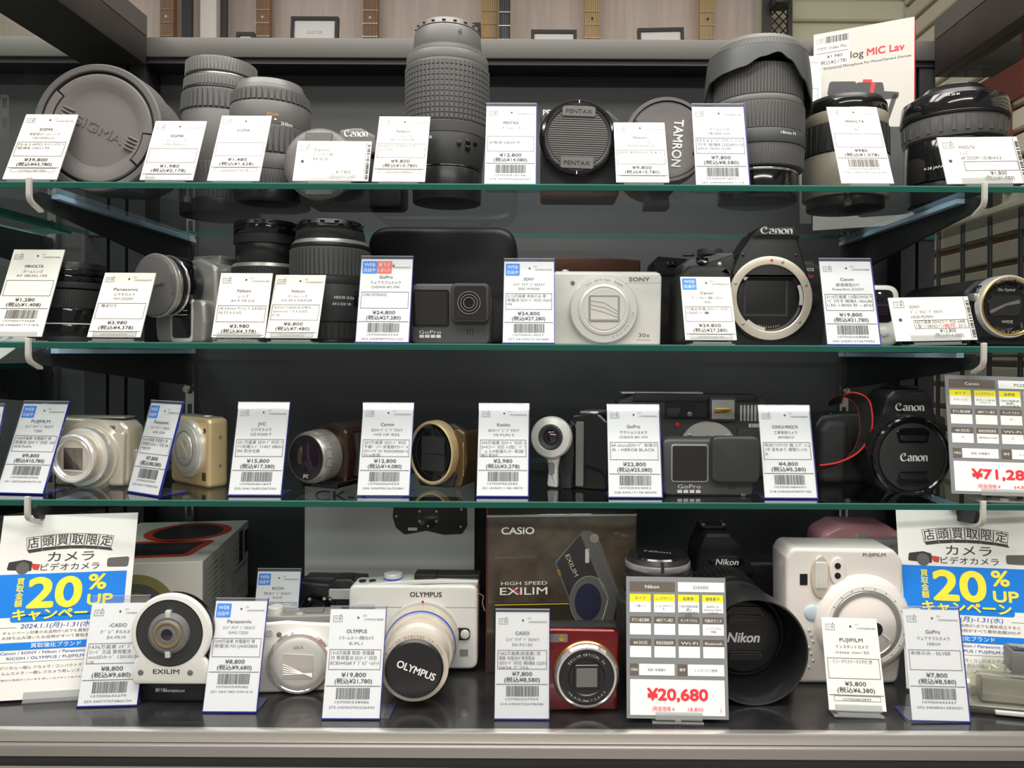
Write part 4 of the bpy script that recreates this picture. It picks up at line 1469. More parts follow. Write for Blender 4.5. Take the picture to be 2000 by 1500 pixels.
for k in range(22):
    yy = -44 + k * 4.2
    if abs(yy) < 57:
        hw = math.sqrt(max(1, 57 ** 2 - yy ** 2))
        t.part('stripe', MB(M).box(-hw, yy - 1.0, 26, hw, yy + 1.0, 27.3), 'grey_satin', cap)
for s in (1, -1):
    y0, y1 = (40, 60) if s > 0 else (-60, -38)
    tb = t.part('release_tab', MB(M).prism(rrect(-32, y0, 32, y1, 3), 25, 29.5, 0.8, 1), 'lit_black_plastic', cap)
    t.part('tab_name', MB(M).text('PENTAX', 0, (y0 + y1) / 2 - 4, 8, 29.8, w=50, bold=0.01), 'black_satin', cap)

# 7 lens with vertical lettering on its cap
t = Thing('capped_lens', 'grey lens with white vertical lettering on its wide front cap', 'camera lens', 1303, 0.725, 1, group='lenses lying with caps facing out')
r = 84
M = axis(0, t.Y(272), 0, 0, 0, -4)
t.part('barrel', MB(M).lathe([(r - 8, 0), (r - 2, 0.5), (r, -4), (r, -50), (r - 10, -60), (r - 10, -260), (0.1, -260)], 64, cap=False), 'lit_black_plastic')
t.part('zoom_ring', MB(M).ribs(r - 10.4, 2, -200, -90, 60, 0.6), 'lit_black_rubber')
t.part('tripod_foot', MB().prism([(-26, 0.3), (26, 0.3), (20, t.Y(272) - r + 14), (-20, t.Y(272) - r + 14)], -180, -120, 1), 'lit_black_plastic')
cap = t.part('lens_cap', MB(M).lathe([(0.1, -5), (60, -5), (66, -3), (74, -3), (76, -6)], 64, cap=False), 'lit_cap')
t.part('vertical_name', MB(M).text('TAMRON', 12, 0 - 5, 19, -4.4, w=92, bold=0.03, rot=-PI / 2), 'logo_white', cap)
for s in (0, PI):
    t.part('release_tab', MB(M).prism(arcpts(0, 0, 74, s - 0.5, s + 0.5, 16) + arcpts(0, 0, 56, s + 0.42, s - 0.42, 16), -5, -1.6, 0.6, 1), 'black_satin', cap)
    t.part('tab_slot', MB(M).prism(arcpts(0, 0, 66, s - 0.42, s + 0.42, 12) + arcpts(0, 0, 62, s + 0.42, s - 0.42, 12), -2, -1.2), 'grey_satin', cap)

# 8 lens with petal hood reversed over it
HT = [(-180, 140), (-150, 165), (-115, 222), (-95, 200), (-75, 172), (-50, 166), (-30, 162), (-10, 147), (8, 138), (20, 150), (40, 182), (60, 209), (80, 226), (100, 228), (130, 200), (160, 152), (180, 140)]


def hood_low(a):
    for (a0, y0), (a1, y1) in zip(HT, HT[1:]):
        if a0 <= a <= a1:
            s = (a - a0) / (a1 - a0)
            s = s * s * (3 - 2 * s)
            return y0 + (y1 - y0) * s
    return 140


def _x(t):
    n = 96
    rows = 6
    vs, fs = [], []
    for side, dr in ((0, 0), (1, -3)):
        for k in range(rows + 1):
            for i in range(n):
                a = -180 + 360 * i / n
                yl = hood_low(a)
                y = 118 + (yl - 118) * k / rows
                rr = 92 + 10 * min(1.0, (y - 112) / 70.0) ** 0.6 + dr
                vs.append((rr * math.sin(R(a)), t.Y(y), rr * math.cos(R(a))))
    S0 = (rows + 1) * n
    for side in (0, 1):
        for k in range(rows):
            for i in range(n):
                j = (i + 1) % n
                q = [side * S0 + k * n + i, side * S0 + (k + 1) * n + i, side * S0 + (k + 1) * n + j, side * S0 + k * n + j]
                fs.append(q if side == 0 else q[::-1])
    for i in range(n):
        j = (i + 1) % n
        fs.append([rows * n + i, S0 + rows * n + i, S0 + rows * n + j, rows * n + j])
        fs.append([j, S0 + j, S0 + i, i])
    m = MB()
    m.add(vs, fs)
    t.part('petal_hood', m, 'slate_plastic')
    on_barrel(t, 'SIGMA', 1574, 145, 101.5, 7, 'logo_white', w=20, bold=0.02)
    on_barrel(t, '18mm M', 1513, 286, 90.4, 6, 'logo_white', w=34)


lens('hooded_lens', 'grey lens wearing a reversed petal-shaped hood', 1478, 0.768, 1, [
    ('front_cap', 'grey_satin', 97, 108, 80, 86),
    ('hood_collar', 'lit_black_rubber', 108, 122, 88, 94, 'rib', 90),
    ('focus_ring', 'lit_black_rubber', 150, 210, 84, 86, 'rib', 92),
    ('collar', 'lit_black_plastic', 210, 222, 87, 88),
    ('zoom_ring', 'lit_black_rubber', 222, 274, 88, 88, 'rib', 84),
    ('barrel', 'slate_plastic', 274, 300, 90, 90),
    ('rear_ring', 'lit_black_rubber', 300, 340, 88, 86, 'fine', 100),
    ('mount_ring', 'chrome', 342, 348, 76, 76),
    ('rear_cap', 'black_gloss', 348, None, 75, 75)], _x)

# 9 microphone box
D = 0.905
t = Thing('microphone_box', 'white upright microphone box with red side and red lettering', 'box', 1683, D, 1, yaw=-28)
W, H = 0.110 / t.U, 0.2375 / t.U
TT = 0.026 / t.U
t.part('carton', MB().box(-W / 2, 0.3, -TT, W / 2, H, 0, 0.5, 1), 'paper')
mat('box_front', (0.60, 0.58, 0.53), 0.35)
t.part('front_panel', MB().box(-W / 2, 0.5, 0.05, W / 2 - 1, H - 0.5, 0.3), 'box_front')
t.part('side_panel', MB().box(W / 2 + 0.1, 0.5, -TT, W / 2 + 0.5, H - 0.5, 0.3), 'print_red', label='red side of the carton')
q = MB()
q.text('log', -0.12 * W, H * 0.850, 14, 0.7, 'l', w=0.13 * W)
q.text('Directional Microphone For Phone/Camera Devices', 0.04 * W, H * 0.812, 4.5, 0.7, w=W * 0.86)
t.part('printed_text', q, 'ink', smooth=False)
t.part('red_lettering', MB().text('MIC Lav', 0.225 * W, H * 0.850, 14, 0.7, w=0.36 * W, bold=0.03), 'print_red', smooth=False)
mic = MB(Matrix.Translation((-0.05 * W, H * 0.69, 0.5)) @ Matrix.Rotation(R(-10), 4, 'Z'))
mic.flat(rpoly([(-0.30 * W, -14), (-0.02 * W, -15), (-0.02 * W, 15), (-0.30 * W, 14)], 6), 0)
mic.flat(rpoly([(-0.02 * W, -13), (0.24 * W, -14), (0.27 * W, 0), (0.24 * W, 14), (-0.02 * W, 13)], 4), 0)
mic.flat(rpoly([(0.2 * W, -20), (0.42 * W, -16), (0.42 * W, -4), (0.2 * W, -2)], 4), 0.05)
mic.flat(rpoly([(0.33 * W, -60), (0.37 * W, -60), (0.41 * W, -8), (0.36 * W, -8)], 2), 0.05)
t.part('microphone_picture', mic, 'slate_plastic', smooth=False, label='picture of a black microphone')
mic2 = MB(Matrix.Translation((-0.05 * W, H * 0.69, 0.8)) @ Matrix.Rotation(R(-10), 4, 'Z'))
mic2.rect(0.13 * W, -14, 0.17 * W, 14)
mic2.rect(-0.06 * W, -16, 0.06 * W, -6)
mic2.rect(0.04 * W, 13, 0.13 * W, 19)
t.part('red_bands', mic2, 'print_red', smooth=False)
cp = MB()
cp.flat(rpoly([(-0.05 * W, 20), (0.48 * W, 20), (0.48 * W, H * 0.47), (0.18 * W, H * 0.49), (0.02 * W, H * 0.44)], 10), 0.6)
t.part('camera_picture', cp, 'slate_plastic', smooth=False, label='picture of a camera')
st = t.part('sticker', MB().box(-0.49 * W, H * 0.825, 0.3, -0.135 * W, H * 0.985, 0.6), 'paper_cream', label='shop price sticker')
q = MB()
barcode(q, -0.38 * W, -0.14 * W, H * 0.945, H * 0.978, 0.85, 26)
shop_mark(q, -0.47 * W, H * 0.950, 0.07 * W, 0.85)
q.text('ｱｸｾｻﾘ Video Mic', -0.31 * W, H * 0.912, 6, 0.85, w=0.3 * W)
q.rect(-0.47 * W, H * 0.895, -0.14 * W, H * 0.897, 0.85)
q.text('¥1,980', -0.28 * W, H * 0.868, 6, 0.85, w=0.16 * W)
q.text('(税込¥2,178)', -0.30 * W, H * 0.838, 7, 0.85, w=0.28 * W)
t.part('sticker_text', q, 'ink', st, smooth=False)

# card propped against the box
t = Thing('loose_price_card', 'white price card propped against the microphone box behind the hooded lens', 'price tag', 1572, 0.885, 1, lift=120, lean=4)
t.part('card', MB().box(-40, 0, -0.6, 34, 215, 0.3), 'paper')
q = MB()
q.flat(circ(-4, 200, 2.2, 10), 0.5)
q.text('ﾛｯﾄ 107000', 15, 200, 4, 0.5, w=30)
q.frame(-36, 112, 28, 150, 0.8, 0.5)
q.rect(-38, 80, 32, 80.8, 0.5)
t.part('printed_text', q, 'ink_grey', smooth=False)
t.part('prop', MB().box(-10, -119.5, -8, 10, 4, -0.7), 'acrylic_block')

# 10 beige lens
lens('beige_lens', 'beige zoom lens with black ribbed ring and black front cap', 1650, 0.800, 1, [
    ('front_cap', 'black_satin', 203, 212, 70, 74),
    ('hood_rim', 'black_gloss', 212, 232, 76, 77),
    ('front_barrel', 'minolta_beige', 232, 256, 77, 78),
    ('zoom_ring', 'black_rubber', 256, 313, 78, 79, 'coarse', 34),
    ('barrel', 'minolta_beige', 313, 392, 80, 80),
    ('mount', 'black_satin', 392, None, 72, 72)], lambda t: on_barrel(t, 'CE', 1622, 341, 80.4, 9, 'ink', w=16))

# 11 lens with slotted ring


def _x(t):
    on_barrel(t, 'FA 28-80', 1815, 215, 97, 4, 'logo_white', w=22)
    on_barrel(t, '9-28 JAPAN', 1796, 344, 88.5, 5, 'logo_white', w=42)


lens('slot_ring_lens', 'black zoom lens with a slotted ring under a wide glossy hood', 1862, 0.775, 1, [
    ('rear_cap', 'black_gloss', 178, 194, 52, 66),
    ('cap_rim', 'black_satin', 194, 206, 74, 78),
    ('hood', 'black_gloss', 206, 240, 93, 97),
    ('hood_lip', 'black_satin', 240, 245, 97, 95),
    ('zoom_ring', 'lit_black_rubber', 245, 283, 92, 91, 'slots', 26),
    ('collar', 'black_satin', 283, 289, 91, 88),
    ('barrel', 'black_gloss', 289, 365, 88, 88),
    ('mount', 'black_satin', 365, None, 84, 82)], _x)

# ================================================================ second shelf
lens('knurled_lens', 'glossy black lens with cross-hatched ring and thin white line', 134, 0.765, 2, [
    ('front_cap', 'black_satin', 517, 530, 64, 66),
    ('cap_rim', 'black_gloss', 530, 541, 66, 66),
    ('neck', 'black_gloss', 541, 555, 62, 62),
    ('focus_flange', 'black_rubber', 555, 567, 68, 68, 'fine', 110),
    ('zoom_ring', 'black_rubber', 569, 605, 66, 66, 'skew', 76),
    ('barrel', 'black_gloss', 605, 633, 66, 66),
    ('white_line', 'logo_white', 633, 635, 66.3, 66.3),
    ('rear_barrel', 'black_gloss', 635, 658, 66, 66),
    ('aperture_ring', 'black_rubber', 658, None, 66, 66, 'rib', 60)], lambda t: on_barrel(t, 'JAPAN', 92, 628, 66.4, 4, 'logo_white', w=16))

# silver video camera
t = Thing('video_camera', 'silver video camera with grey lens cap turned towards the aisle', 'video camera', 365, 0.770, 2, yaw=-22)
t.part('body', MB().prism(rpoly([(-70, 0.3), (62, 0.3), (70, 60), (66, 150), (20, 168), (-46, 150), (-72, 110)], 16), -88, -6, 8, 3), 'silver_grey')
t.part('lower_front', MB().prism(rpoly([(-62, 1), (60, 1), (64, 40), (60, 84), (-60, 84), (-66, 40)], 14), -10, 18, 8, 3), 'silver_grey')
t.part('front_window', MB().prism(rrect(-18, 10, 30, 82, 8), 16, 19.5, 1, 1), 'black_gloss')
t.part('window_rim', MB().prism(rpoly([(-22, 2), (34, 2), (37, 60), (34, 86), (-24, 86), (-26, 40)], 10), 10, 18.4, 2, 2), 'silver_bright')
q = MB()
q.text('Panasonic', 6, 70, 5, 20, w=30)
q.rect(-10, 62, 22, 63.5, 20)
q.rect(-10, 54, 22, 55.2, 20)
t.part('window_print', q, 'logo_white', smooth=False)
M = axis(-18, 112, 0, -3, -3)
turned(t, M, [('lens_barrel', 'black_gloss', -6, 26, 55, 57), ('chrome_ring', 'chrome', 26, 30, 59, 58), ('barrel_ring', 'black_satin', 30, 42, 57, 57), ('chrome_ring', 'chrome', 42, 47, 59, 59), ('front_ring', 'silver', 47, 56, 60, 61)])
cap = t.part('lens_cap', MB(M).lathe([(0.1, 62), (50, 62), (56, 60.5), (59, 57), (59.5, 54)], 56, cap=False), 'lit_cap')
for s in (0, PI):
    t.part('release_tab', MB(M).prism(arcpts(0, 0, 57.5, s - 0.32, s + 0.32, 12) + arcpts(0, 0, 50, s + 0.32, s - 0.32, 12), 58, 62.6, 0.4, 1), 'grey_satin', cap)
t.part('cap_name', MB(M).text('Panasonic', 2, -4, 8, 62.4, w=58, rot=R(4)), 'black_satin', cap)
t.part('top_deck', MB().prism(rrect(-30, 158, 44, 176, 8), -84, -40, 5, 2), 'silver_grey')
t.part('red_button', MB(UP.copy() if False else Matrix.Translation((10, 176, -60)) @ UP).cyl(5, 0, 3, 0.8, 14), 'red_metal')

lens('narrow_lens', 'narrow black lens with capped top behind two cream tags', 521, 0.800, 2, [
    ('lens_cap', 'black_satin', 437, 446, 58, 61, 'slots', 14),
    ('cap_rim', 'black_gloss', 446, 463, 61.5, 61.5),
    ('focus_ring', 'black_rubber', 463, 481, 61, 61, 'fine', 90),
    ('front_barrel', 'black_satin', 481, 519, 58, 58),
    ('bright_ring', 'silver_grey', 519, 527, 63, 66),
    ('zoom_ring', 'black_rubber', 527, 610, 66, 66, 'rib', 60),
    ('mount', 'black_satin', 610, None, 62, 60)])


def _x(t):
    on_barrel(t, 'NIKKOR 18-55mm', 690, 588, 74.4, 5.5, 'logo_white', w=44)
    on_barrel(t, 'AF-S DX VR', 684, 600, 74.4, 5, 'logo_white', w=36)
    M = Matrix.Rotation(R(58), 4, 'Y')
    t.part('switch', MB(M).box(-9, t.Y(600), 70, 9, t.Y(572), 77, 2), 'black_gloss')


lens('ribbed_zoom_lens', 'black zoom lens with bright rim and tall ribbed grip beside the soft case', 645, 0.776, 2, [
    ('lens_cap', 'black_satin', 436, 446, 58, 62, 'slots', 14),
    ('cap_rim', 'black_gloss', 446, 455, 62.5, 62.5),
    ('focus_ring', 'black_rubber', 455, 474, 64, 66, 'fine', 96),
    ('bright_ring', 'silver_grey', 474, 483, 68, 74),
    ('shoulder', 'black_satin', 483, 490, 75, 75),
    ('zoom_ring', 'lit_black_rubber', 490, 546, 74.5, 74.5, 'coarse', 56),
    ('collar', 'slate_dark', 546, 560, 75, 73.5),
    ('barrel', 'slate_dark', 560, 630, 73.5, 73),
    ('mount_ring', 'black_rubber', 630, 664, 70, 69, 'coarse', 40),
    ('rear_cap', 'black_satin', 664, None, 68, 68)], _x)

# black soft case
t = Thing('soft_case', 'large black zip case standing behind the small action camera', 'camera case', 862, 0.855, 2)
o = rrect(-146, 0.3, 146, t.Y(441), 44, 8)
t.part('shell', MB().prism(o, -48, 0, 16, 4), 'black_plastic')
t.part('back_shell', MB().prism(o, -104, -54, 16, 4), 'black_plastic')
t.part('zip', MB().prism(rrect(-144, 2, 144, t.Y(441) - 2, 42, 8), -54, -48), 'black_rubber')
t.part('zip_pull', MB().box(70, t.Y(441) - 2, -55, 92, t.Y(441) + 4, -47, 1.5), 'black_gloss')

# black action camera
t = Thing('action_camera', 'black action camera with front screen and square lens, uncapped', 'action camera', 881, 0.716, 2)
X, Y = t.X, t.Y
t.part('body', MB().prism(rrect(X(804), 0.3, X(957), Y(554), 12, 6), -62, 0, 4, 3), 'slate_plastic')
t.part('screen_bezel', MB().prism(rrect(X(806), Y(638), X(877), Y(566), 6), 0.2, 1.4, 0.5, 1), 'black_gloss')
t.part('screen', MB().prism(rrect(X(809), Y(634), X(873), Y(570), 2), 1.2, 1.8), 'screen_glass', label='glossy front screen')
lb = t.part('lens_block', MB().prism(rrect(X(882), Y(630), X(956), Y(554), 11, 5), 0.2, 13, 3, 3), 'slate_dark')
t.part('lens_cover', MB().prism(rrect(X(888), Y(624), X(950), Y(560), 7, 4), 12.2, 14), 'screen_glass', lb)
cx, cy = X(917), Y(592)
lm = t.part('lens_rings', MB(Matrix.Translation((cx, cy, 0))).lathe([(22, 13.9), (22, 14.6), (19, 14.6), (17, 14.1), (15, 14.6), (13, 14.1), (8, 14.8), (5, 14.3), (0.1, 14.6)], 40, cap=False), 'black_gloss', lb)
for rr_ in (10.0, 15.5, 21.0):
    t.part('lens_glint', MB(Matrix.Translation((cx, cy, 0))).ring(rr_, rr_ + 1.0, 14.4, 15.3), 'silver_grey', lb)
q = MB()
q.text('GoPro', X(840), Y(652), 7, 0.6, w=43, bold=0.0)
t.part('logo', q, 'silver_pale', smooth=False)
for k in range(4):
    t.part('logo_square', MB().box(X(819 + k * 11), Y(660), 0, X(828 + k * 11), Y(654), 0.6), 'silver_pale')
sp = MB()
for i in range(3):
    for j in range(4):
        sp.box(X(912 + i * 5), Y(652) + j * 4 - 1, 0, X(914 + i * 5), Y(652) + j * 4 + 1, 0.4)
t.part('speaker_holes', sp, 'black_gloss', kind='stuff')
t.part('side_hinge', MB().box(X(956), 16, -50, X(960), 90, -8, 1.5), 'slate_dark')

# white compact with big bright lens ring
t = Thing('compact_camera', 'white compact camera with broad silver lens ring beside tall badge tag', 'camera', 1184, 0.742, 2)
X, Y = t.X, t.Y
t.part('body', MB().prism(rpoly([(X(1076), 0.3), (X(1290), 0.3), (X(1292), Y(540)), (X(1288), Y(532)), (X(1080), Y(532)), (X(1075), Y(540))], 5), -56, 0, 4, 3), 'white_paint')
t.part('top_plate', MB().box(X(1084), Y(533), -48, X(1284), Y(529.5), -8, 1.2), 'silver_pale')
t.part('shutter_button', MB(Matrix.Translation((X(1104), Y(530), -24)) @ UP).cyl(7, 0, 5, 1, 20), 'silver_bright')
t.part('seam', MB().box(X(1215), Y(552.6), 0, X(1290), Y(552), 0.25), 'silver_grey')
M = axis(X(1178), Y(605), 0)
turned(t, M, [('lens_base', 'silver_bright', 0, 12, 67, 66)])
ring = t.part('lens_ring', MB(M).lathe([(67, 6), (66, 14), (64, 16), (52, 17), (50, 15.5)], 72, cap=False), 'silver_bright', label='bright bevelled lens ring')
t.part('inner_ring', MB(M).lathe([(50, 15), (49, 19), (44, 20), (43, 18.5), (40, 18.5), (39, 20), (0.1, 20)], 64, cap=False), 'silver_pale')
q = MB(M)
q.arctext('30x OPTICAL ZOOM', 0, 0, 55, PI * 0.5, 4, 18, step=0.085)
q.arctext('3.5-6.4/4.1-123', 0, 0, 58, -PI * 0.22, 4, 18, step=0.08, inward=True)
t.part('ring_print', q, 'ink_grey', smooth=False)
bl = t.part('lens_shutter', MB(M).prism(rrect(-30, -24, 30, 27, 4), 19.6, 21.4, 0.5, 1), 'chrome')
t.part('shutter_blades', MB(M).prism(rrect(-26, -20, 26, 23, 2), 20.8, 21.8), 'silver_pale')
bb = MB(M)
for k in range(3):
    bb.tube([(-26, 16 - k * 8, 22), (0, 12 - k * 9, 22), (26, -4 - k * 6, 22)], 0.4, 4)
t.part('blade_lines', bb, 'ink_grey', kind='stuff')
t.part('assist_lamp', MB(axis(X(1118), Y(553), 0)).cyl(4.2, 0, 1.2, 0.3, 16), 'grey_satin')
q = MB()
q.text('SONY', X(1248), Y(549), 8, 0.5, w=40, bold=0.03)
q.text('30x', X(1258), Y(658), 8, 0.5, w=22)
q.text('OPTICAL ZOOM', X(1257), Y(665), 2.6, 0.5, w=26)
t.part('lettering', q, 'ink_grey', smooth=False, kind='stuff')

# brown leather case behind it
t = Thing('leather_case', 'brown leather camera case behind the white compact camera', 'camera case', 1150, 0.865, 2, yaw=2)
t.part('pouch', MB().prism(rrect(-96, 0.3, 98, t.Y(512), 12), -60, 0, 6, 3), 'leather_brown')
t.part('flap', MB().prism(rpoly([(-98, t.Y(540)), (100, t.Y(540)), (101, t.Y(507)), (40, t.Y(503)), (-98, t.Y(503))], 6), -64, 3, 4, 2), 'leather_brown')
t.part('snap', MB(axis(0, t.Y(536), 3)).cyl(5, 0, 2, 0.5, 16), 'gold_pin')

# black pouch beside the big camera body
t = Thing('black_pouch', 'narrow black pouch squeezed between white compact and lens-less body', 'camera case', 1306, 0.86, 2)
t.part('pouch', MB().prism(rrect(-34, 0.3, 34, t.Y(510), 8), -70, 0, 6, 3), 'black_rubber')
t.part('flap', MB().prism(rpoly([(-30, t.Y(540)), (36, t.Y(540)), (36, t.Y(505)), (-22, t.Y(501)), (-32, t.Y(512))], 4), -74, 3, 3, 2), 'black_plastic')
t.part('buckle', MB().box(-8, t.Y(522), 3, 14, t.Y(512), 6, 1.5), 'black_gloss')

# lens-less reflex body
t = Thing('reflex_body', 'black reflex camera body without lens showing its pale mount ring', 'camera', 1475, 0.752, 2)
X, Y = t.X, t.Y
body = rpoly([(X(1405), 0.3), (X(1606), 0.3), (X(1612), Y(640)), (X(1606), Y(520)), (X(1588), Y(508)), (X(1430), Y(505)), (X(1405), Y(520))], [6, 12, 10, 14, 10, 6, 6])
t.part('body', MB().prism(body, -90, 0, 6, 3), 'black_plastic')
t.part('grip', MB().prism(rpoly([(X(1318), 0.3), (X(1425), 0.3), (X(1425), Y(525)), (X(1405), Y(520)), (X(1342), Y(521)), (X(1319), Y(545))], [14, 2, 2, 8, 16, 20]), -88, 24, 14, 4), 'black_rubber')
t.part('shoulder', MB().prism(rpoly([(X(1330), Y(535)), (X(1432), Y(535)), (X(1432), Y(494)), (X(1400), Y(494)), (X(1386), Y(500)), (X(1346), Y(505)), (X(1330), Y(518))], 6), -84, 8, 6, 3), 'slate_plastic')
prism_o = rpoly([(X(1420), Y(545)), (X(1578), Y(545)), (X(1566), Y(505)), (X(1552), Y(456)), (X(1538), Y(446)), (X(1484), Y(446)), (X(1468), Y(454)), (X(1440), Y(495))], [4, 4, 10, 8, 8, 8, 8, 14])
t.part('pentaprism', MB().prism(prism_o, -78, 12, 7, 3), 'black_plastic')
t.part('flash_lid', MB().prism(rpoly([(X(1462), Y(468)), (X(1562), Y(468)), (X(1546), Y(445)), (X(1478), Y(445))], 6), -70, 16, 5, 3), 'slate_dark')
q = MB()
canon_word(q, X(1511), Y(459), 13, 16.6, 62)
t.part('logo', q, 'logo_white', smooth=False, label='white serif maker name')
dial = MB(Matrix.Translation((X(1393), Y(496), -34)) @ UP)
dial.cyl(24, 0, 13, 1.5, 40)
dial.ribs(23.8, 1.2, 1.5, 11.5, 44)
t.part('mode_dial', dial, 'slate_plastic')
t.part('power_lever', MB().box(X(1340), Y(497), -40, X(1362), Y(492), -30, 1.5), 'black_gloss')
t.part('shutter_button', MB(axis(X(1369), Y(511), 6, 0, 42)).cyl(12, 0, 5, 1.5, 28), 'black_gloss')
t.part('lamp_lens', MB(axis(X(1403), Y(517), 7)).ell(4.5, 4.5, 2), 'silver_pale')
for xx in (1447, 1550):
    t.part('body_screw', MB(axis(X(xx), Y(500), 11.5)).cyl(3.2, 0, 1.2, 0.3, 14), 'black_gloss')
cx, cy = X(1500), Y(583)
M = axis(cx, cy, 0)
t.part('mount_collar', MB(M).lathe([(86, -2), (86, 9), (82, 12.5), (78, 13)], 80, cap=False), 'black_satin')
t.part('mount_ring', MB(M).lathe([(82, 9), (81, 14.5), (79, 15), (66.5, 15), (65, 14), (65, 6)], 80, cap=False), 'champagne', label='pale metal lens mount ring')
t.part('mount_throat', MB(M).lathe([(65, 14), (64, 4), (60, 2), (60, -4)], 72, cap=False), 'black_satin')
mb_ = MB(M)
mb_.prism(circ(0, 0, 60.5, 64), -6, -4)
t.part('throat_plate', mb_, 'grey_satin')
for k in range(5):
    a = (0.35, 1.25, 2.75, 3.9, 5.6)[k]
    t.part('ring_screw', MB(M @ Matrix.Translation((73 * math.cos(a), 73 * math.sin(a), 15))).cyl(3.2, -0.5, 0.5, 0.2, 12), 'silver_grey')
t.part('red_index', MB(M @ Matrix.Translation((2, 73, 15))).cyl(2.6, -0.5, 0.6, 0.2, 12), 'red_dot')
for a in (0.1, 2.2, 4.25):
    t.part('bayonet_lug', MB(M).prism(arcpts(0, 0, 66, a - 0.32, a + 0.32, 10) + arcpts(0, 0, 58, a + 0.32, a - 0.32, 10), 8, 11, 0.5, 1), 'silver_pale')
mx0, mx1, my0, my1 = -44, 33, -30, 36
bx = MB(M)
bx.box(mx0, my0, -62, mx1, my1, -58)
t.part('shutter_back', bx, 'mirror_dark')
fr = MB(M)
fr.box(mx0 - 5, my1, -3.8, mx1 + 5, my1 + 5, 1)
fr.box(mx0 - 5, my0 - 5, -3.8, mx1 + 5, my0, 1)
fr.box(mx0 - 5, my0, -3.8, mx0, my1, 1)
fr.box(mx1, my0, -3.8, mx1 + 5, my1, 1)
t.part('mirror_box_rim', fr, 'slate_dark')
t.part('mirror', MB(M).prism(rrect(mx0 + 2, my0 + 4, mx1 - 2, my1 - 18, 2), -3.6, -2.6), 'recess_black', label='dark reflex mirror')
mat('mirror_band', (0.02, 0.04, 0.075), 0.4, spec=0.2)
t.part('recess', MB(M).box(mx0, my0, -3.9, mx1, my1, -3.5), 'recess_black')
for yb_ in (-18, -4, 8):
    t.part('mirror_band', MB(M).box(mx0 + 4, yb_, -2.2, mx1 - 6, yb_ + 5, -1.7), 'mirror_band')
t.part('mirror_edge', MB(M).box(mx0 + 2, my1 - 19, -2.2, mx1 - 2, my1 - 18, -1.2), 'champagne')
t.part('focusing_screen', MB(M).prism(rrect(mx0 + 3, my1 - 15, mx1 - 3, my1 - 4, 1), -3.6, -1.6), 'grey_satin')
for k in range(9):
    a = -PI / 2 + (k - 4) * 0.085
    t.part('contact_pin', MB(M).box(56 * math.cos(a) - 1.3, 56 * math.sin(a) - 2.4, 1, 56 * math.cos(a) + 1.3, 56 * math.sin(a) + 1.8, 4), 'gold_pin')
q = MB()
q.text('EOS', X(1580), Y(529), 6.5, 0.6, w=17)
t.part('model_text', q, 'logo_white', smooth=False)
q = MB()
q.text('Kiss', X(1579), Y(542), 7.5, 0.6, w=18, shear=0.35, bold=0.01)
t.part('red_script', q, 'print_red', smooth=False)
t.part('release_button', MB(axis(X(1585), Y(585), 0)).cyl(13, 0, 6, 2, 28), 'black_satin')

# little white monocular camera
t = Thing('monocular_camera', 'small rounded white camera with black face peeking past a tall tag', 'camera', 1712, 0.772, 2, yaw=-4)
X, Y = t.X, t.Y
t.part('body', MB().prism(rrect(X(1668), 0.3, X(1757), Y(556), 26, 7), -120, 0, 10, 4), 'white_paint')
t.part('face', MB().prism(rrect(X(1676), Y(630), X(1743), Y(566), 14, 6), -1, 2, 0.8, 1), 'black_gloss')
t.part('viewfinder', MB().prism(rrect(X(1700), Y(616), X(1734), Y(594), 3), 1.8, 3), 'lens_glass_purple')
t.part('objective', MB(axis(X(1716), Y(580), 1.5)).lathe([(9, 0), (9, 2), (6, 2.6), (5, 1.6), (0.1, 2.2)], 24, cap=False), 'lens_glass')
t.part('front_button', MB(axis(X(1726), Y(648), 0)).cyl(9, 0, 2, 0.8, 20), 'white_paint')

# camcorder with large eye
t = Thing('camcorder', 'black camcorder with wide silver and copper lens ring behind the wide tag', 'camcorder', 1950, 0.735, 2, yaw=2)
X, Y = t.X, t.Y
t.part('body', MB().prism(rpoly([(-64, 0.3), (68, 0.3), (72, 60), (66, 128), (20, 140), (-40, 132), (-66, 108)], 20), -260, -4, 8, 3), 'black_plastic')
t.part('front_shell', MB().prism(rpoly([(-56, 2), (62, 2), (66, 70), (60, 120), (-52, 120), (-60, 70)], 18), -8, 14, 6, 3), 'black_gloss')
M = axis(X(1955), Y(600), 0)
t.part('silver_ring', MB(M).lathe([(61, -6), (61, 24), (59.5, 27.5), (57, 28)], 72, cap=False), 'silver_bright')
t.part('copper_ring', MB(M).lathe([(57, 27.5), (55, 28.3), (52.5, 27.5)], 72, cap=False), 'gold_line')
t.part('lens_well', MB(M).lathe([(52.5, 27.6), (48, 26), (42, 18), (0.1, 18)], 64, cap=False), 'black_gloss')
t.part('lens_cover', MB(M).prism(rpoly([(-36, -18), (22, -18), (30, 6), (26, 22), (-30, 22), (-38, 8)], 5), 18.2, 20, 0.5, 1), 'screen_glass')
t.part('cover_blade', MB(M).prism(rpoly([(-34, -14), (-2, 2), (24, 6), (24, 14), (-4, 6), (-36, -8)], 3), 19.8, 21), 'grey_satin')
q = MB(M)
q.text('30x Optical', -2, 30, 6, 19, w=34)
q.text('WIDE', 0, -32, 6, 19, w=22)
q.arctext('EXTENDED ZOOM', 0, 0, 50, PI / 2, 4, 28.6, step=0.085)
q.arctext('14.2 MEGA', 0, 0, 52, -PI / 2, 4, 28.6, step=0.085, inward=True)
q.text('SONY', -18, -50 - 3, 7, 20, w=30, bold=0.02)
t.part('lettering', q, 'silver_pale', smooth=False, kind='stuff')
t.part('flash_foot', MB().box(-60, 88, -6, -40, 104, 18, 3), 'silver_grey')

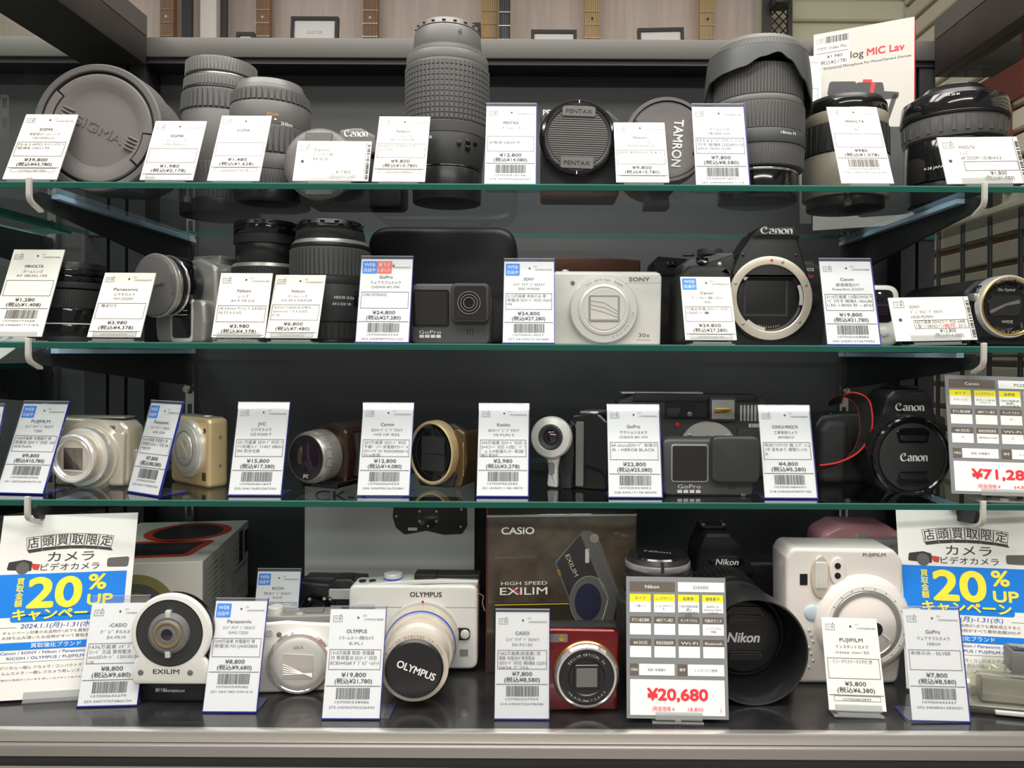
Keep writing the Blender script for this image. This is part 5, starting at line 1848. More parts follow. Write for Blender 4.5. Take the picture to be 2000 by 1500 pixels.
# ================================================================ third shelf
# silver zoom compact
t = Thing('compact_camera', 'champagne silver compact camera with long stepped zoom lens', 'camera', 178, 0.748, 3, yaw=-6)
X, Y = t.X, t.Y
t.part('body', MB().prism(rpoly([(X(100), 0.3), (X(250), 0.3), (X(256), Y(930)), (X(254), Y(835)), (X(240), Y(822)), (X(120), Y(816)), (X(100), Y(826))], [6, 16, 10, 14, 10, 10, 10]), -52, 0, 7, 3), 'champagne')
t.part('grip', MB().prism(rpoly([(X(220), 3), (X(250), 3), (X(253), Y(840)), (X(222), Y(846))], 7), -2, 10, 5, 3), 'champagne')
fl = t.part('flash', MB().prism(rrect(X(190), Y(842), X(232), Y(828), 4), -1, 2, 0.6, 1), 'silver_pale')
t.part('flash_tube', MB().box(X(193), Y(839), 1.8, X(208), Y(831), 2.6, 0.6, 1), 'white_paint', fl)
t.part('flash_window', MB().box(X(217), Y(839), 1.8, X(229), Y(831), 2.6, 0.6, 1), 'grey_satin', fl)
t.part('top_plate', MB().box(X(112), Y(818), -44, X(240), Y(814), -10, 1.5), 'silver_grey')
t.part('wrist_lug', MB().box(X(255), 40, -34, X(259), 70, -20, 1.5), 'chrome')
q = MB()
q.text('10x', X(214), Y(856), 8, 0.7, w=16, bold=0.01)
q.text('T200', X(208), Y(942), 4.5, 0.7, w=18)
t.part('lettering', q, 'ink_grey', smooth=False, kind='stuff')
M = axis(X(178), Y(889), 0, -2)
for nm, m, z0, z1, r0, r1 in (('lens_base', 'champagne', 0, 12, 70, 64), ('lens_step', 'silver', 12, 26, 58, 56), ('lens_step', 'silver_bright', 26, 30, 55, 52), ('lens_step', 'champagne', 30, 48, 48, 46)):
    t.part(nm, MB(M).cyl(r0, z0, z1, 1.5, 64, r1), m)
t.part('lens_rim', MB(M).lathe([(45, 44), (46, 52), (44, 54), (40, 53), (38, 50), (36, 51), (33, 47)], 64, cap=False), 'silver_bright')
t.part('lens_face', MB(M).lathe([(34, 47.5), (26, 46), (0.1, 46)], 48, cap=False), 'grey_satin')
t.part('lens_shutter', MB(M).prism(rrect(-20, -22, 20, 20, 2), 46, 48), 'recess_black')
t.part('shutter_edge', MB(M).prism([(-20, -24), (20, -26), (20, -22), (-20, -21)], 47, 49), 'silver_pale')

# gold compact, turned
t = Thing('compact_camera', 'gold compact camera turned aside with round silver lens cover', 'camera', 402, 0.738, 3, yaw=-38)
W = 158
t.part('body', MB().prism(rrect(-W + 16, 0.3, 10, 136, 12, 6), -42, 0, 8, 4), 'gold')
t.part('top_plate', MB().box(-W + 30, 135, -36, 0, 138, -8, 1.2), 'silver_grey')
t.part('shutter_button', MB(Matrix.Translation((-30, 137, -20)) @ UP).cyl(8, 0, 3, 0.8, 20), 'champagne')
M = axis(-62, 74, 0)
t.part('lens_base', MB(M).lathe([(57, -1), (57, 5), (54, 8), (50, 8.5), (48, 7)], 64, cap=False), 'silver_bright')
t.part('lens_step', MB(M).lathe([(49, 6), (48, 11), (45, 12), (32, 12), (31, 14), (28, 15), (0.1, 15)], 64, cap=False), 'silver_pale')
t.part('lens_groove', MB(M).ring(34, 36, 12, 12.6), 'silver_grey')
t.part('lens_shutter', MB(M).prism(rrect(-18, -18, 18, 18, 3), 14.8, 16, 0.4, 1), 'champagne')
t.part('shutter_blade', MB(M).prism([(-16, 16), (16, -16), (16, -6), (-6, 16)], 15.8, 16.6), 'silver_bright')
t.part('assist_lamp', MB(axis(-6, 112, 0)).cyl(5, 0, 1, 0.3, 18), 'black_gloss')
t.part('badge', MB().prism(rrect(-14, 14, 0, 30, 2), 0, 0.8), 'bronze')
t.part('side_screw', MB().box(10, 40, -26, 11, 46, -20, 0.4), 'silver_grey')
t.part('side_screw', MB().box(10, 96, -26, 11, 102, -20, 0.4), 'silver_grey')

# camcorder with bronze barrel
t = Thing('camcorder', 'dark brown camcorder with bronze faceted lens barrel', 'camcorder', 630, 0.752, 3, yaw=-24)
t.part('body', MB().prism(rpoly([(-40, 8), (52, 8), (58, 60), (54, 112), (10, 124), (-36, 116), (-46, 60)], 14), -190, -4, 6, 3), 'brown_metal')
t.part('hand_strap', MB().prism(rpoly([(52, 20), (64, 20), (68, 60), (64, 104), (52, 104), (58, 60)], 4), -150, -26, 3, 2), 'black_rubber')
t.part('underside', MB().prism(rpoly([(-40, 0.3), (46, 0.3), (50, 14), (-44, 14)], 5), -185, 16, 3, 2), 'black_gloss')
M = axis(-6, 60, 0, -4)
bar = MB(M).lathe([(52, -6), (52, 8), (50, 20), (48, 34), (45, 38), (43, 38)], 48, cap=False)
t.part('lens_barrel', bar, 'silver_grey', label='bronze grey faceted barrel')
t.part('barrel_facets', MB(M).ribs(49, 2.0, 8, 30, 18, 0.86, 47.5), 'silver')
t.part('front_ring', MB(M).lathe([(44, 36), (43.5, 38.5), (38, 37), (30, 33), (27, 33)], 56, cap=False), 'black_satin')
t.part('front_glass', MB(M).lathe([(28, 33), (20, 34.5), (10, 35.6), (0.1, 36)], 48, cap=False), 'lens_glass_purple')
q = MB(M)
q.text('JVC', 0, -40 + 2, 7, 38.6, w=15, bold=0.02, shear=0.2)
t.part('logo', q, 'logo_white', smooth=False)
t.part('zoom_lever', MB().box(10, 122, -160, 34, 130, -130, 3), 'steel')

# camcorder with gold rim
t = Thing('camcorder', 'black camcorder with shining gold rim round its dark window', 'camcorder', 860, 0.752, 3, yaw=-20)
t.part('body', MB().prism(rpoly([(-46, 0.3), (44, 0.3), (56, 50), (52, 112), (24, 126), (-30, 126), (-54, 100), (-54, 40)], 18), -190, -4, 8, 3), 'black_plastic')
t.part('side_cover', MB().prism(rpoly([(24, 2), (46, 2), (58, 50), (54, 108), (30, 122)], 10), -120, 2, 5, 3), 'bronze')
t.part('side_slot', MB().box(50, 24, -8, 52.5, 90, 4.5, 1), 'gold_line')
t.part('lower_front', MB().prism(rpoly([(-44, 0.5), (30, 0.5), (40, 30), (-50, 34)], 8), -6, 6, 4, 2), 'black_satin')
M = axis(-10, 68, 0, -4)
el = Matrix.Diagonal((0.86, 1.06, 1, 1))
t.part('gold_rim', MB(M @ el).lathe([(59, -6), (59, 14), (57, 19), (54, 20), (52, 16)], 72, cap=False), 'gold', label='polished gold rim')
t.part('window', MB(M @ el).lathe([(52.5, 15), (48, 13), (40, 10), (0.1, 10)], 64, cap=False), 'black_gloss')
t.part('lens_shutter', MB(M).prism(rrect(-26, -36, 26, 32, 4), 10, 11.4, 0.5, 1), 'slate_dark')
t.part('shutter_seam', MB(M).box(-26, -3, 11.2, 26, -2, 11.9), 'black_gloss')
t.part('lens_ring', MB(M @ el).ring(43, 44.5, 11, 13), 'black_satin')

# pistol-grip camcorder
t = Thing('camcorder', 'black pistol-grip camcorder with bright silver ring and chrome stem', 'camcorder', 1120, 0.745, 3, yaw=-20)
t.part('body', MB().prism(rpoly([(-22, 0.3), (66, 0.3), (70, 40), (70, 130), (50, 148), (-4, 144), (-26, 120)], 8), -120, -4, 5, 3), 'black_gloss')
t.part('front_spine', MB().prism(rpoly([(-24, 0.3), (-2, 0.3), (2, 70), (-2, 128), (-26, 120), (-30, 60)], 6), -8, 6, 3, 2), 'black_satin')
t.part('key_strip', MB().prism(rrect(4, 6, 20, 132, 4), -5, 1, 1, 1), 'grey_satin')
M = axis(-42, 100, 0, 4, 3)
t.part('ring_back', MB(M).cyl(40, -16, 14, 2, 56), 'black_satin')
t.part('silver_ring', MB(M).lathe([(41, 8), (41, 18), (38, 22), (26, 24), (24, 22)], 64, cap=False), 'silver_bright', label='bright silver lens ring')
t.part('dark_ring', MB(M).lathe([(25, 22), (22, 25), (16, 23), (14, 20)], 48, cap=False), 'slate_dark')
t.part('front_glass', MB(M).lathe([(15, 19), (12, 22), (6, 24), (0.1, 24.6)], 32, cap=False), 'lens_glass_purple')
st = rpoly([(-52, 3), (-30, 2), (-30, 40), (-24, 66), (-58, 66), (-48, 40)], [6, 4, 10, 3, 3, 10])
t.part('chrome_stem', MB().prism(st, -4, 12, 4, 3), 'silver_bright')
t.part('stem_plate', MB().prism(rpoly([(-47, 28), (-35, 28), (-34, 52), (-48, 52)], 5), 11, 14, 0.8, 1), 'silver_grey')
t.part('wrist_strap', MB().box(-66, 14, -60, -26, 46, -20, 6), 'black_rubber')
q = MB(Matrix.Translation((70.6, 74, -60)) @ Matrix.Rotation(PI / 2, 4, 'Y'))
q.text('HD', 0, -6, 14, 0, w=22, bold=0.02)
t.part('side_mark', q, 'silver_grey', smooth=False)
t.part('top_keys', MB().box(6, 146, -90, 44, 151, -20, 2), 'chrome')

# film camera in slate grey
t = Thing('film_camera', 'wide slate grey film camera with windows and flash across its top', 'camera', 1350, 0.815, 3)
X, Y = t.X, t.Y
t.part('body', MB().prism(rpoly([(X(1205), 0.3), (X(1500), 0.3), (X(1500), Y(786)), (X(1490), Y(774)), (X(1240), Y(770)), (X(1205), Y(784))], 10), -70, 0, 6, 3), 'slate_plastic')
t.part('top_cover', MB().prism(rpoly([(X(1232), Y(786)), (X(1486), Y(786)), (X(1478), Y(771)), (X(1240), Y(768))], 4), -64, 2, 3, 2), 'slate_dark')
t.part('top_rail', MB().box(X(1214), Y(770.5), -50, X(1375), Y(767), -10, 1.2), 'silver_pale')
t.part('window_panel', MB().prism(rrect(X(1298), Y(818), X(1380), Y(784), 3), -1, 1.6, 0.5, 1), 'black_gloss')
t.part('viewfinder', MB().prism(rpoly([(X(1303), Y(796)), (X(1326), Y(796)), (X(1326), Y(788)), (X(1303), Y(788)), ], 2), 1.4, 2.6), 'mirror_dark')
t.part('finder_glass', MB().prism(rpoly([(X(1300), Y(797)), (X(1330), Y(797)), (X(1322), Y(814)), (X(1304), Y(812))], 3), 1.4, 2.4), 'slate_plastic')
t.part('sensor_eye', MB(axis(X(1346), Y(809), 1.4)).cyl(5, 0, 1.6, 0.4, 18), 'silver_grey')
t.part('small_window', MB().prism(rrect(X(1356), Y(813), X(1378), Y(788), 2), 1.4, 2.4), 'mirror_dark')
fw = t.part('flash_housing', MB().prism(rrect(X(1382), Y(822), X(1436), Y(775), 5), -10, 10, 2, 2), 'slate_plastic')
t.part('flash', MB().prism(rrect(X(1387), Y(817), X(1431), Y(780), 2), 9, 11.4), 'silver_bright', fw)
t.part('flash_tube', MB().box(X(1392), Y(806), 11, X(1426), Y(796), 12.4, 1), 'gold_line', fw)
for k in range(7):
    t.part('corrugation', MB().box(X(1444 + k * 7), Y(822), -1, X(1448.5 + k * 7), Y(790), 3, 1.2, 1), 'paper')
t.part('red_lamp', MB(axis(X(1322), Y(830), 0)).cyl(5, 0, 3, 1, 18), 'red_dot')
t.part('name_strip', MB().box(X(1462), Y(834), 0, X(1496), Y(827), 0.8), 'print_white')
q = MB()
q.text('ECO', X(1474), Y(833), 5, 1.2, w=16, bold=0.02)
t.part('name_text', q, 'ink', smooth=False)
M = axis(X(1382), Y(878), 0)
t.part('lens_surround', MB(M).lathe([(56, -1), (56, 4), (54, 6), (28, 6), (27, 3), (0.1, 3)], 64, cap=False), 'silver_pale', label='pale round lens surround')
for a in (0.6, 2.5):
    t.part('surround_screw', MB(M @ Matrix.Translation((46 * math.cos(a), 46 * math.sin(a), 6))).cyl(4, -0.5, 1, 0.3, 14), 'steel')
t.part('front_door', MB().box(X(1440), 6, 0, X(1496), Y(836), 3, 2), 'slate_dark')

# action camera with rubber lens cap
t = Thing('action_camera', 'dark action camera with a square rubber cap over its lens', 'action camera', 1384, 0.712, 3)
X, Y = t.X, t.Y
t.part('body', MB().prism(rrect(X(1294), 0.3, X(1472), Y(858), 14, 6), -62, 0, 5, 3), 'slate_plastic')
t.part('screen_bezel', MB().prism(rrect(X(1310), Y(942), X(1384), Y(868), 7), 0.2, 1.6, 0.5, 1), 'silver_grey')
t.part('screen', MB().prism(rrect(X(1313), Y(939), X(1380), Y(871), 4), 1.4, 2.0), 'screen_glass', label='glossy front screen')
t.part('rubber_cap', MB().prism(rrect(X(1385), Y(940), X(1477), Y(850), 14, 6), 0.3, 24, 5, 4), 'slate_dark', label='soft square lens cap')
t.part('logo', MB().text('GoPro', X(1346), Y(954), 8, 0.6, w=45), 'silver_pale', smooth=False)
for k in range(4):
    t.part('logo_square', MB().box(X(1323 + k * 12), Y(963), 0, X(1332 + k * 12), Y(957), 0.6), 'silver_pale')
sp = MB()
for i in range(3):
    for j in range(3):
        sp.box(X(1422 + i * 5), Y(954) + j * 4 - 1, 0, X(1424 + i * 5), Y(954) + j * 4 + 1, 0.4)
t.part('speaker_holes', sp, 'black_gloss', kind='stuff')
t.part('mount_finger', MB().box(X(1446), 0.3, -40, X(1456), 6, 3, 1.5), 'grey_satin')

# mirrorless camera with red-edged strap
t = Thing('mirrorless_camera', 'black mirrorless camera with big capped lens and red-edged strap', 'camera', 1740, 0.795, 3, yaw=3)
X, Y = t.X, t.Y
t.part('body', MB().prism(rpoly([(X(1590), 0.3), (X(1850), 0.3), (X(1856), Y(880)), (X(1850), Y(812)), (X(1640), Y(806)), (X(1600), Y(812)), (X(1588), Y(830))], 12), -64, 0, 6, 3), 'black_plastic')
t.part('grip', MB().prism(rpoly([(X(1588), 2), (X(1640), 2), (X(1646), Y(820)), (X(1604), Y(818)), (X(1588), Y(836))], 16), -40, 26, 12, 4), 'black_rubber')
t.part('finder_hump', MB().prism(rpoly([(X(1700), Y(830)), (X(1822), Y(830)), (X(1806), Y(772)), (X(1794), Y(760)), (X(1732), Y(760)), (X(1718), Y(772))], 8), -58, 26, 8, 3), 'black_satin')
t.part('hot_shoe', MB().box(X(1736), Y(760), -40, X(1790), Y(754), 6, 1.5), 'black_gloss')
q = MB()
canon_word(q, X(1763), Y(800), 14, 26.7, 57)
t.part('logo', q, 'logo_white', smooth=False, label='white serif maker name')
cy = Y(884)
M = axis(X(1730), Y(880), 0, 1, 0)
turned(t, M, [('lens_mount', 'black_satin', 0, 22, 70, 72), ('focus_ring', 'black_rubber', 22, 60, 74, 74, 'rib', 80), ('lens_barrel', 'black_satin', 60, 84, 76, 74)])
t.part('front_ring', MB(M).lathe([(74, 82), (74, 92), (71, 95), (66, 95), (63, 92)], 72, cap=False), 'black_gloss')
cap = t.part('lens_cap', MB(M).lathe([(0.1, 95), (56, 95), (62, 93.5), (63, 91)], 64, cap=False), 'black_rubber')
for s in (1, -1):
    w = t.part('finger_well', MB(M).prism(rpoly([(-27, s * 26), (27, s * 26), (32, s * 46), (22, s * 53), (-22, s * 53), (-32, s * 46)], 4), 94.5, 96, 0.5, 1), 'black_gloss', cap)
    t.part('finger_bar', MB(M).prism(rpoly([(-25, s * 30), (25, s * 30), (26, s * 40), (-26, s * 40)], 4), 95.5, 98.5, 1, 2), 'black_satin', cap)
q = MB(M)
canon_word(q, 2, -7, 14, 95.6, 52)
t.part('cap_name', q, 'logo_white', cap, smooth=False, label='white serif maker name')
# strap looping from the lug down in front of the grip
pth = []
ctrl = [(-104, 150, -20), (-108, 166, 2), (-96, 172, 20), (-76, 160, 34), (-70, 130, 40), (-74, 96, 44), (-96, 62, 48), (-134, 42, 52), (-168, 34, 46)]
for i in range(len(ctrl) - 1):
    a, b = Vector(ctrl[i]), Vector(ctrl[i + 1])
    p0 = Vector(ctrl[max(0, i - 1)])
    p3 = Vector(ctrl[min(len(ctrl) - 1, i + 2)])
    for k in range(6):
        s = k / 6
        pth.append(0.5 * ((2 * a) + (b - p0) * s + (2 * p0 - 5 * a + 4 * b - p3) * s * s + (3 * a - p0 - 3 * b + p3) * s ** 3))
pth.append(Vector(ctrl[-1]))
n_ = len(pth)


def sdir(i):
    s = i / (n_ - 1)
    return Vector((0.55 * (1 - s) + 0.05, 0.25 + 0.1 * s, 1.0 - 0.4 * s))


t.part('strap', MB().ribbon(pth, 30, sdir, 0.8), 'black_rubber')
e1 = [p + sdir(i).normalized() * 15.5 for i, p in enumerate(pth)]
e2 = [p - sdir(i).normalized() * 15.5 for i, p in enumerate(pth)]
t.part('strap_piping', MB().tube(e1, 1.6, 6), 'strap_red', label='red strap piping')
t.part('strap_piping', MB().tube(e2, 1.0, 6), 'strap_red', label='red strap piping')
t.part('shutter_button', MB(Matrix.Translation((X(1622), Y(812), -10)) @ UP).cyl(9, 0, 4, 1, 20), 'black_gloss')

# ================================================================ deck
mat('carton_white', (0.74, 0.70, 0.63), 0.35, coat=0.2)
mat('carton_grey', (0.64, 0.64, 0.62), 0.4, coat=0.15)
mat('carton_black', (0.035, 0.030, 0.024), 0.14, coat=0.6)
mat('carton_red', (0.30, 0.02, 0.02), 0.35)
mat('poster_paper', (0.80, 0.79, 0.76), 0.35)
mat('photo_dark', (0.035, 0.032, 0.032), 0.4)
mat('photo_mid', (0.11, 0.105, 0.10), 0.45)
mat('photo_red', (0.55, 0.06, 0.03), 0.45)
mat('photo_olive', (0.28, 0.24, 0.08), 0.45)
mat('photo_brown', (0.22, 0.12, 0.07), 0.45)
mat('purple_glass', (0.03, 0.03, 0.06), 0.2)


def poster(x, D, label, yaw, lean, W=258, H=392, up=6, tilt=0):
    t = Thing('campaign_poster', label, 'poster', x, D, 4, yaw, lean, tilt, group='campaign posters on the deck')
    t.part('sheet', MB(Matrix.Translation((0, up, 0))).box(-W / 2, 0, -0.6, W / 2, H, 0), 'poster_paper')
    M = Matrix.Rotation(R(lean), 4, 'X')
    h = MB()
    h.box(-0.20 * W, 2, 0.6, 0.26 * W, 2 + 0.05 * H, 2.2)
    h.M = M
    h.box(-0.20 * W, 0.25, -40, 0.26 * W, 2.6, 4)
    t.part('clear_holder', h, 'acrylic_block')
    MM = Matrix.Translation((-W / 2, up, 0))
    blue, dark, yel, wht, dkb, ph, ph2, red, ph3 = (MB(MM) for _ in range(9))
    X = lambda v: v * W
    Y = lambda v: (1 - v) * H
    z = 0.25
    # row of six tilted letter blocks on an arc
    for i, ch in enumerate('店頭買取限定'):
        u = (i - 2.5)
        cx, cy = X(0.51) + u * 0.106 * W, Y(0.145) - abs(u) ** 2 * 0.0022 * H
        a = -u * R(3.2)
        hw, hh = 0.051 * W, 0.034 * H
        c, s = math.cos(a), math.sin(a)
        q = [(cx + dx * c - dy * s, cy + dx * s + dy * c) for dx, dy in ((-hw, -hh), (hw, -hh), (hw, hh), (-hw, hh))]
        for k in range(4):
            p0, p1 = Vector(q[k]), Vector(q[(k + 1) % 4])
            d = (p1 - p0).normalized()
            nn = Vector((-d.y, d.x)) * 0.5
            dark.flat([tuple(p0 - nn), tuple(p1 - nn), tuple(p1 + nn), tuple(p0 + nn)], z)
        dark.flat([q[0], (q[0][0] + 4, q[0][1] - 6), (q[1][0] + 4, q[1][1] - 6), q[1]], z)
        dark.text(ch, cx, cy - 0.026 * H + 0.004 * H, 0.048 * H, z, rot=a, bold=0.012)
    dark.text('カメラ', X(0.53), Y(0.262), 0.046 * H, z, w=0.34 * W, bold=0.012)
    dark.text('ビデオカメラ', X(0.53), Y(0.312), 0.032 * H, z, w=0.43 * W, bold=0.012)
    # small product pictures either side
    ph.flat(rpoly([(X(0.07), Y(0.305)), (X(0.25), Y(0.315)), (X(0.25), Y(0.262)), (X(0.19), Y(0.250)), (X(0.08), Y(0.262))], 3), z)
    ph2.flat(circ(X(0.185), Y(0.297), 0.048 * W, 22), z + 0.1)
    red.flat(rpoly([(X(0.24), Y(0.272)), (X(0.31), Y(0.278)), (X(0.30), Y(0.312)), (X(0.26), Y(0.306))], 2), z)
    ph3.flat(rpoly([(X(0.80), Y(0.305)), (X(0.96), Y(0.308)), (X(0.965), Y(0.250)), (X(0.80), Y(0.255))], 5), z)
    # band
    blue.rect(X(0.0 + 0.02), Y(0.565), X(0.955), Y(0.330), z)
    yel.text('20', X(0.44), Y(0.512), 0.165 * H, z + 0.3, w=0.375 * W, bold=0.05)
    yel.text('%', X(0.745), Y(0.425), 0.085 * H, z + 0.3, w=0.125 * W, bold=0.04)
    yel.text('UP', X(0.775), Y(0.512), 0.060 * H, z + 0.3, w=0.18 * W, bold=0.05)
    for k, ch in enumerate('買取金額'):
        yel.text(ch, X(0.185), Y(0.385 + 0.040 * k), 0.030 * H, z + 0.3, bold=0.03)
    yel.text('キャンペーン', X(0.48), Y(0.576), 0.048 * H, z + 0.3, w=0.65 * W, bold=0.05)
    blue.flat(rrect(X(0.14), Y(0.592), X(0.83), Y(0.555), 8), z)
    dkb.text('2024.1.1(月)-1.31(水)', X(0.48), Y(0.625), 0.024 * H, z, w=0.52 * W, shear=0.15, bold=0.008)
    dark.rect(X(0.04), Y(0.621), X(0.19), Y(0.619), z)
    dark.rect(X(0.80), Y(0.621), X(0.95), Y(0.619), z)
    dark.text('キャンペーン対象のお品物が1点でも買取成立すると', X(0.48), Y(0.655), 0.014 * H, z, w=0.76 * W)
    dark.text('お持ち込み頂いたお品物がすべて買取金額20%UP', X(0.48), Y(0.682), 0.014 * H, z, w=0.76 * W)
    blue.rect(X(0.06), Y(0.738), X(0.94), Y(0.700), z)
    wht.text('買取強化ブランド', X(0.49), Y(0.728), 0.020 * H, z + 0.3, w=0.36 * W, bold=0.01)
    dark.frame(X(0.06), Y(0.805), X(0.94), Y(0.738), 0.6, z)
    dkb.text('Canon / SONY / Nikon / Panasonic / PENTAX', X(0.50), Y(0.762), 0.015 * H, z, w=0.80 * W, bold=0.01)
    dkb.text('RICOH / OLYMPUS / FUJIFILM / LEICA', X(0.50), Y(0.790), 0.015 * H, z, w=0.70 * W, bold=0.01)
    dark.text('デジタル一眼レフカメラ / コンパクトデジタルカメラ', X(0.50), Y(0.840), 0.014 * H, z, w=0.78 * W)
    dark.text('フィルムカメラ / 一眼レフカメラ用レンズ / デジタルビデオ', X(0.50), Y(0.868), 0.014 * H, z, w=0.88 * W)
    dark.text('※一部対象外の商品がございます 詳しくはスタッフまでお問い合わせください', X(0.48), Y(0.900), 0.008 * H, z, w=0.88 * W)
    t.part('printed_text', dark, 'ink', smooth=False, kind='stuff')
    t.part('blue_band', blue, 'print_blue', smooth=False, label='blue bands of the poster')
    t.part('yellow_lettering', yel, 'print_yellow', smooth=False, label='yellow 20% UP lettering')
    t.part('white_lettering', wht, 'print_white', smooth=False)
    t.part('blue_lettering', dkb, 'ink_blue', smooth=False)
    t.part('camera_picture', ph, 'photo_dark', smooth=False)
    t.part('lens_picture', ph2, 'photo_mid', smooth=False)
    t.part('compact_camera_picture', ph3, 'photo_mid', smooth=False)
    t.part('strap_picture', red, 'photo_red', smooth=False)


poster(100, 0.665, 'white campaign poster with blue band beside the round-faced camera', 9, 14, W=256, H=352)
poster(1906, 0.684, 'white campaign poster with blue band behind the clear camera housing', -8, 12, W=256, H=354)

# white carton of the round-faced camera
t = Thing('camera_carton', 'white camera carton with red camera picture on its lid', 'box', 330, 0.768, 4, yaw=8)
U = t.U
W, H, DP = 0.128 / U, 0.0925 / U, 0.192 / U
X1 = 62
t.part('carton', MB().box(X1 - W, 0.3, -DP, X1, H, 0, 0.8, 1), 'carton_white')
lid = MB(Matrix.Translation((X1 - W / 2, H + 0.2, 0)) @ UP)
lid2, lid3, lid4 = (MB(Matrix.Translation((X1 - W / 2, H + 0.2, 0)) @ UP) for _ in range(3))
lid.flat(rpoly([(-0.40 * W, 40), (0.34 * W, 40), (0.42 * W, 178), (-0.40 * W, 178)], 20), 0.1)
lid.flat(circ(0.08 * W, 262, 92, 36), 0.1)
lid2.flat(rpoly([(-0.34 * W, 58), (0.28 * W, 58), (0.34 * W, 160), (-0.34 * W, 160)], 6), 0.3)
lid2.flat(circ(0.08 * W, 262, 74, 36), 0.3)
t.part('lid_picture', lid, 'photo_red', smooth=False, label='picture of a red camera')
t.part('lid_picture_glass', lid2, 'photo_dark', smooth=False)
f = MB()
f.flat(circ(-62, t.Y(1196), 76, 44), 0.3)
t.part('front_disc', f, 'photo_olive', smooth=False, label='olive lens ring picture')
f = MB()
f.flat(circ(-62, t.Y(1196), 58, 44), 0.6)
t.part('front_disc_band', f, 'photo_mid', smooth=False)
f = MB()
f.flat(circ(-62, t.Y(1196), 40, 44), 0.9)
t.part('front_disc_centre', f, 'photo_olive', smooth=False)
MS = Matrix.Translation((X1 + 0.3, 0, 0)) @ Matrix.Rotation(PI / 2, 4, 'Y')
sd = MB(MS)
for k in range(9):
    sd.text('オフラインでも世界のどこでも使える', 90, H - 28 - k * 11, 5, 0.2, w=150)
for k in range(5):
    sd.text('EX-FR10 仕様', 300, H - 34 - k * 16, 8, 0.2, w=90)
sd.frame(230, H * 0.2, 372, H * 0.5, 1.5, 0.2)
t.part('side_print', sd, 'photo_mid', smooth=False)
sd = MB(MS)
sd.rect(285, H * 0.55, 318, H * 0.95, 0.3)
sd.rect(338, H * 0.60, 372, H * 0.90, 0.3)
t.part('side_picture', sd, 'photo_dark', smooth=False)

# round-faced modular camera
t = Thing('round_face_camera', 'white round-faced camera with black dial standing on a black base', 'camera', 334, 0.668, 4)
X, Y = (lambda v: t.X(v) + 12), (lambda v: t.Y(v) + 9)
c0 = (X(334), Y(1237))
o = [(c0[0] + 77 * math.cos(a), c0[1] + 77 * math.sin(a)) for a in [R(-36 + 252 * i / 40) for i in range(41)]]
o = o + [(X(264), Y(1290)), (X(258), Y(1322)), (X(264), Y(1334)), (X(404), Y(1334)), (X(412), Y(1320)), (X(404), Y(1290))]
t.part('backing', MB().prism([((p[0] - 13) * 0.975 + 15, p[1] * 0.99) for p in o], 2, 16, 4, 2), 'black_gloss')
t.part('face_frame', MB().prism(o, 16, 28, 4, 3), 'white_paint', label='white face frame')
M = axis(c0[0] - 2, c0[1] + 2, 28)
t.part('black_dial', MB(M).lathe([(63, -1), (62, 1), (50, 0.4), (40, 0.8), (0.1, 0.8)], 72, cap=False), 'slate_dark')
t.part('dial_rim', MB(M).ring(62, 64, -0.5, 1.0, seg=72), 'black_gloss')
t.part('lens_cone', MB(M).lathe([(40, 0.5), (38, 6), (32, 9), (28, 8), (24, 11), (20, 10), (12, 12), (9, 10)], 56, cap=False), 'grey_satin')
t.part('lens_ring', MB(M).ring(22, 24, 9, 12), 'gold_line')
t.part('front_glass', MB(M).lathe([(12, 11), (8, 12.4), (0.1, 13)], 32, cap=False), 'lens_glass')
for s in (1, -1):
    t.part('light_bar', MB(M).box(-5, s * 38 - 7, 0, 5, s * 38 + 7, 9, 1.2), 'silver_pale')
for xx in (277, 372):
    t.part('face_screw', MB(axis(X(xx), Y(1311), 28)).cyl(5.5, -1, 0.8, 0.5, 18), 'grey_satin')
q = MB()
q.text('EXILIM', X(326), Y(1313), 9, 28.4, w=50, bold=0.015)
t.part('logo', q, 'ink', smooth=False)
M2 = Matrix()
X, Y = t.X, t.Y
t.part('base', MB(M2).prism(rpoly([(X(276), 0.3), (X(398), 0.3), (X(404), Y(1328)), (X(270), Y(1328))], 5), -44, 6, 3, 2), 'black_satin')
q = MB(M2)
q.text('屋外で使う', X(318), Y(1348), 6, 6.6, w=22)
q.text('WATERPROOF', X(344), Y(1349), 5, 6.6, w=40)
t.part('base_print', q, 'logo_white', smooth=False)

# white zoom compact
t = Thing('compact_camera', 'white compact camera with wide chrome lens ring beside the badge tag', 'camera', 586, 0.685, 4, yaw=6)
X, Y = t.X, t.Y
t.part('body', MB().prism(rpoly([(X(492), 0.3), (X(668), 0.3), (X(672), Y(1222)), (X(620), Y(1218)), (X(560), Y(1212)), (X(500), Y(1216)), (X(490), Y(1226))], [10, 10, 10, 20, 20, 10, 10]), -58, 0, 6, 3), 'white_paint')
t.part('top_plate', MB().prism(rpoly([(X(498), Y(1218)), (X(662), Y(1220)), (X(656), Y(1204)), (X(510), Y(1203))], 4), -54, -4, 3, 2), 'silver_grey')
t.part('mode_dial', MB(Matrix.Translation((X(532), Y(1204), -30)) @ UP).cyl(15, 0, 12, 1.5, 28), 'silver_bright')
t.part('shutter_button', MB(Matrix.Translation((X(580), Y(1204), -24)) @ UP).cyl(9, 0, 5, 1, 24), 'chrome')
t.part('key_plate', MB().box(X(592), Y(1204), -40, X(626), Y(1199), -14, 1.2), 'grey_satin')
M = axis(X(586), Y(1291), 0)
t.part('lens_ring', MB(M).lathe([(61, -2), (61, 10), (58, 14), (54, 14), (51, 11)], 72, cap=False), 'chrome', label='chrome lens ring')
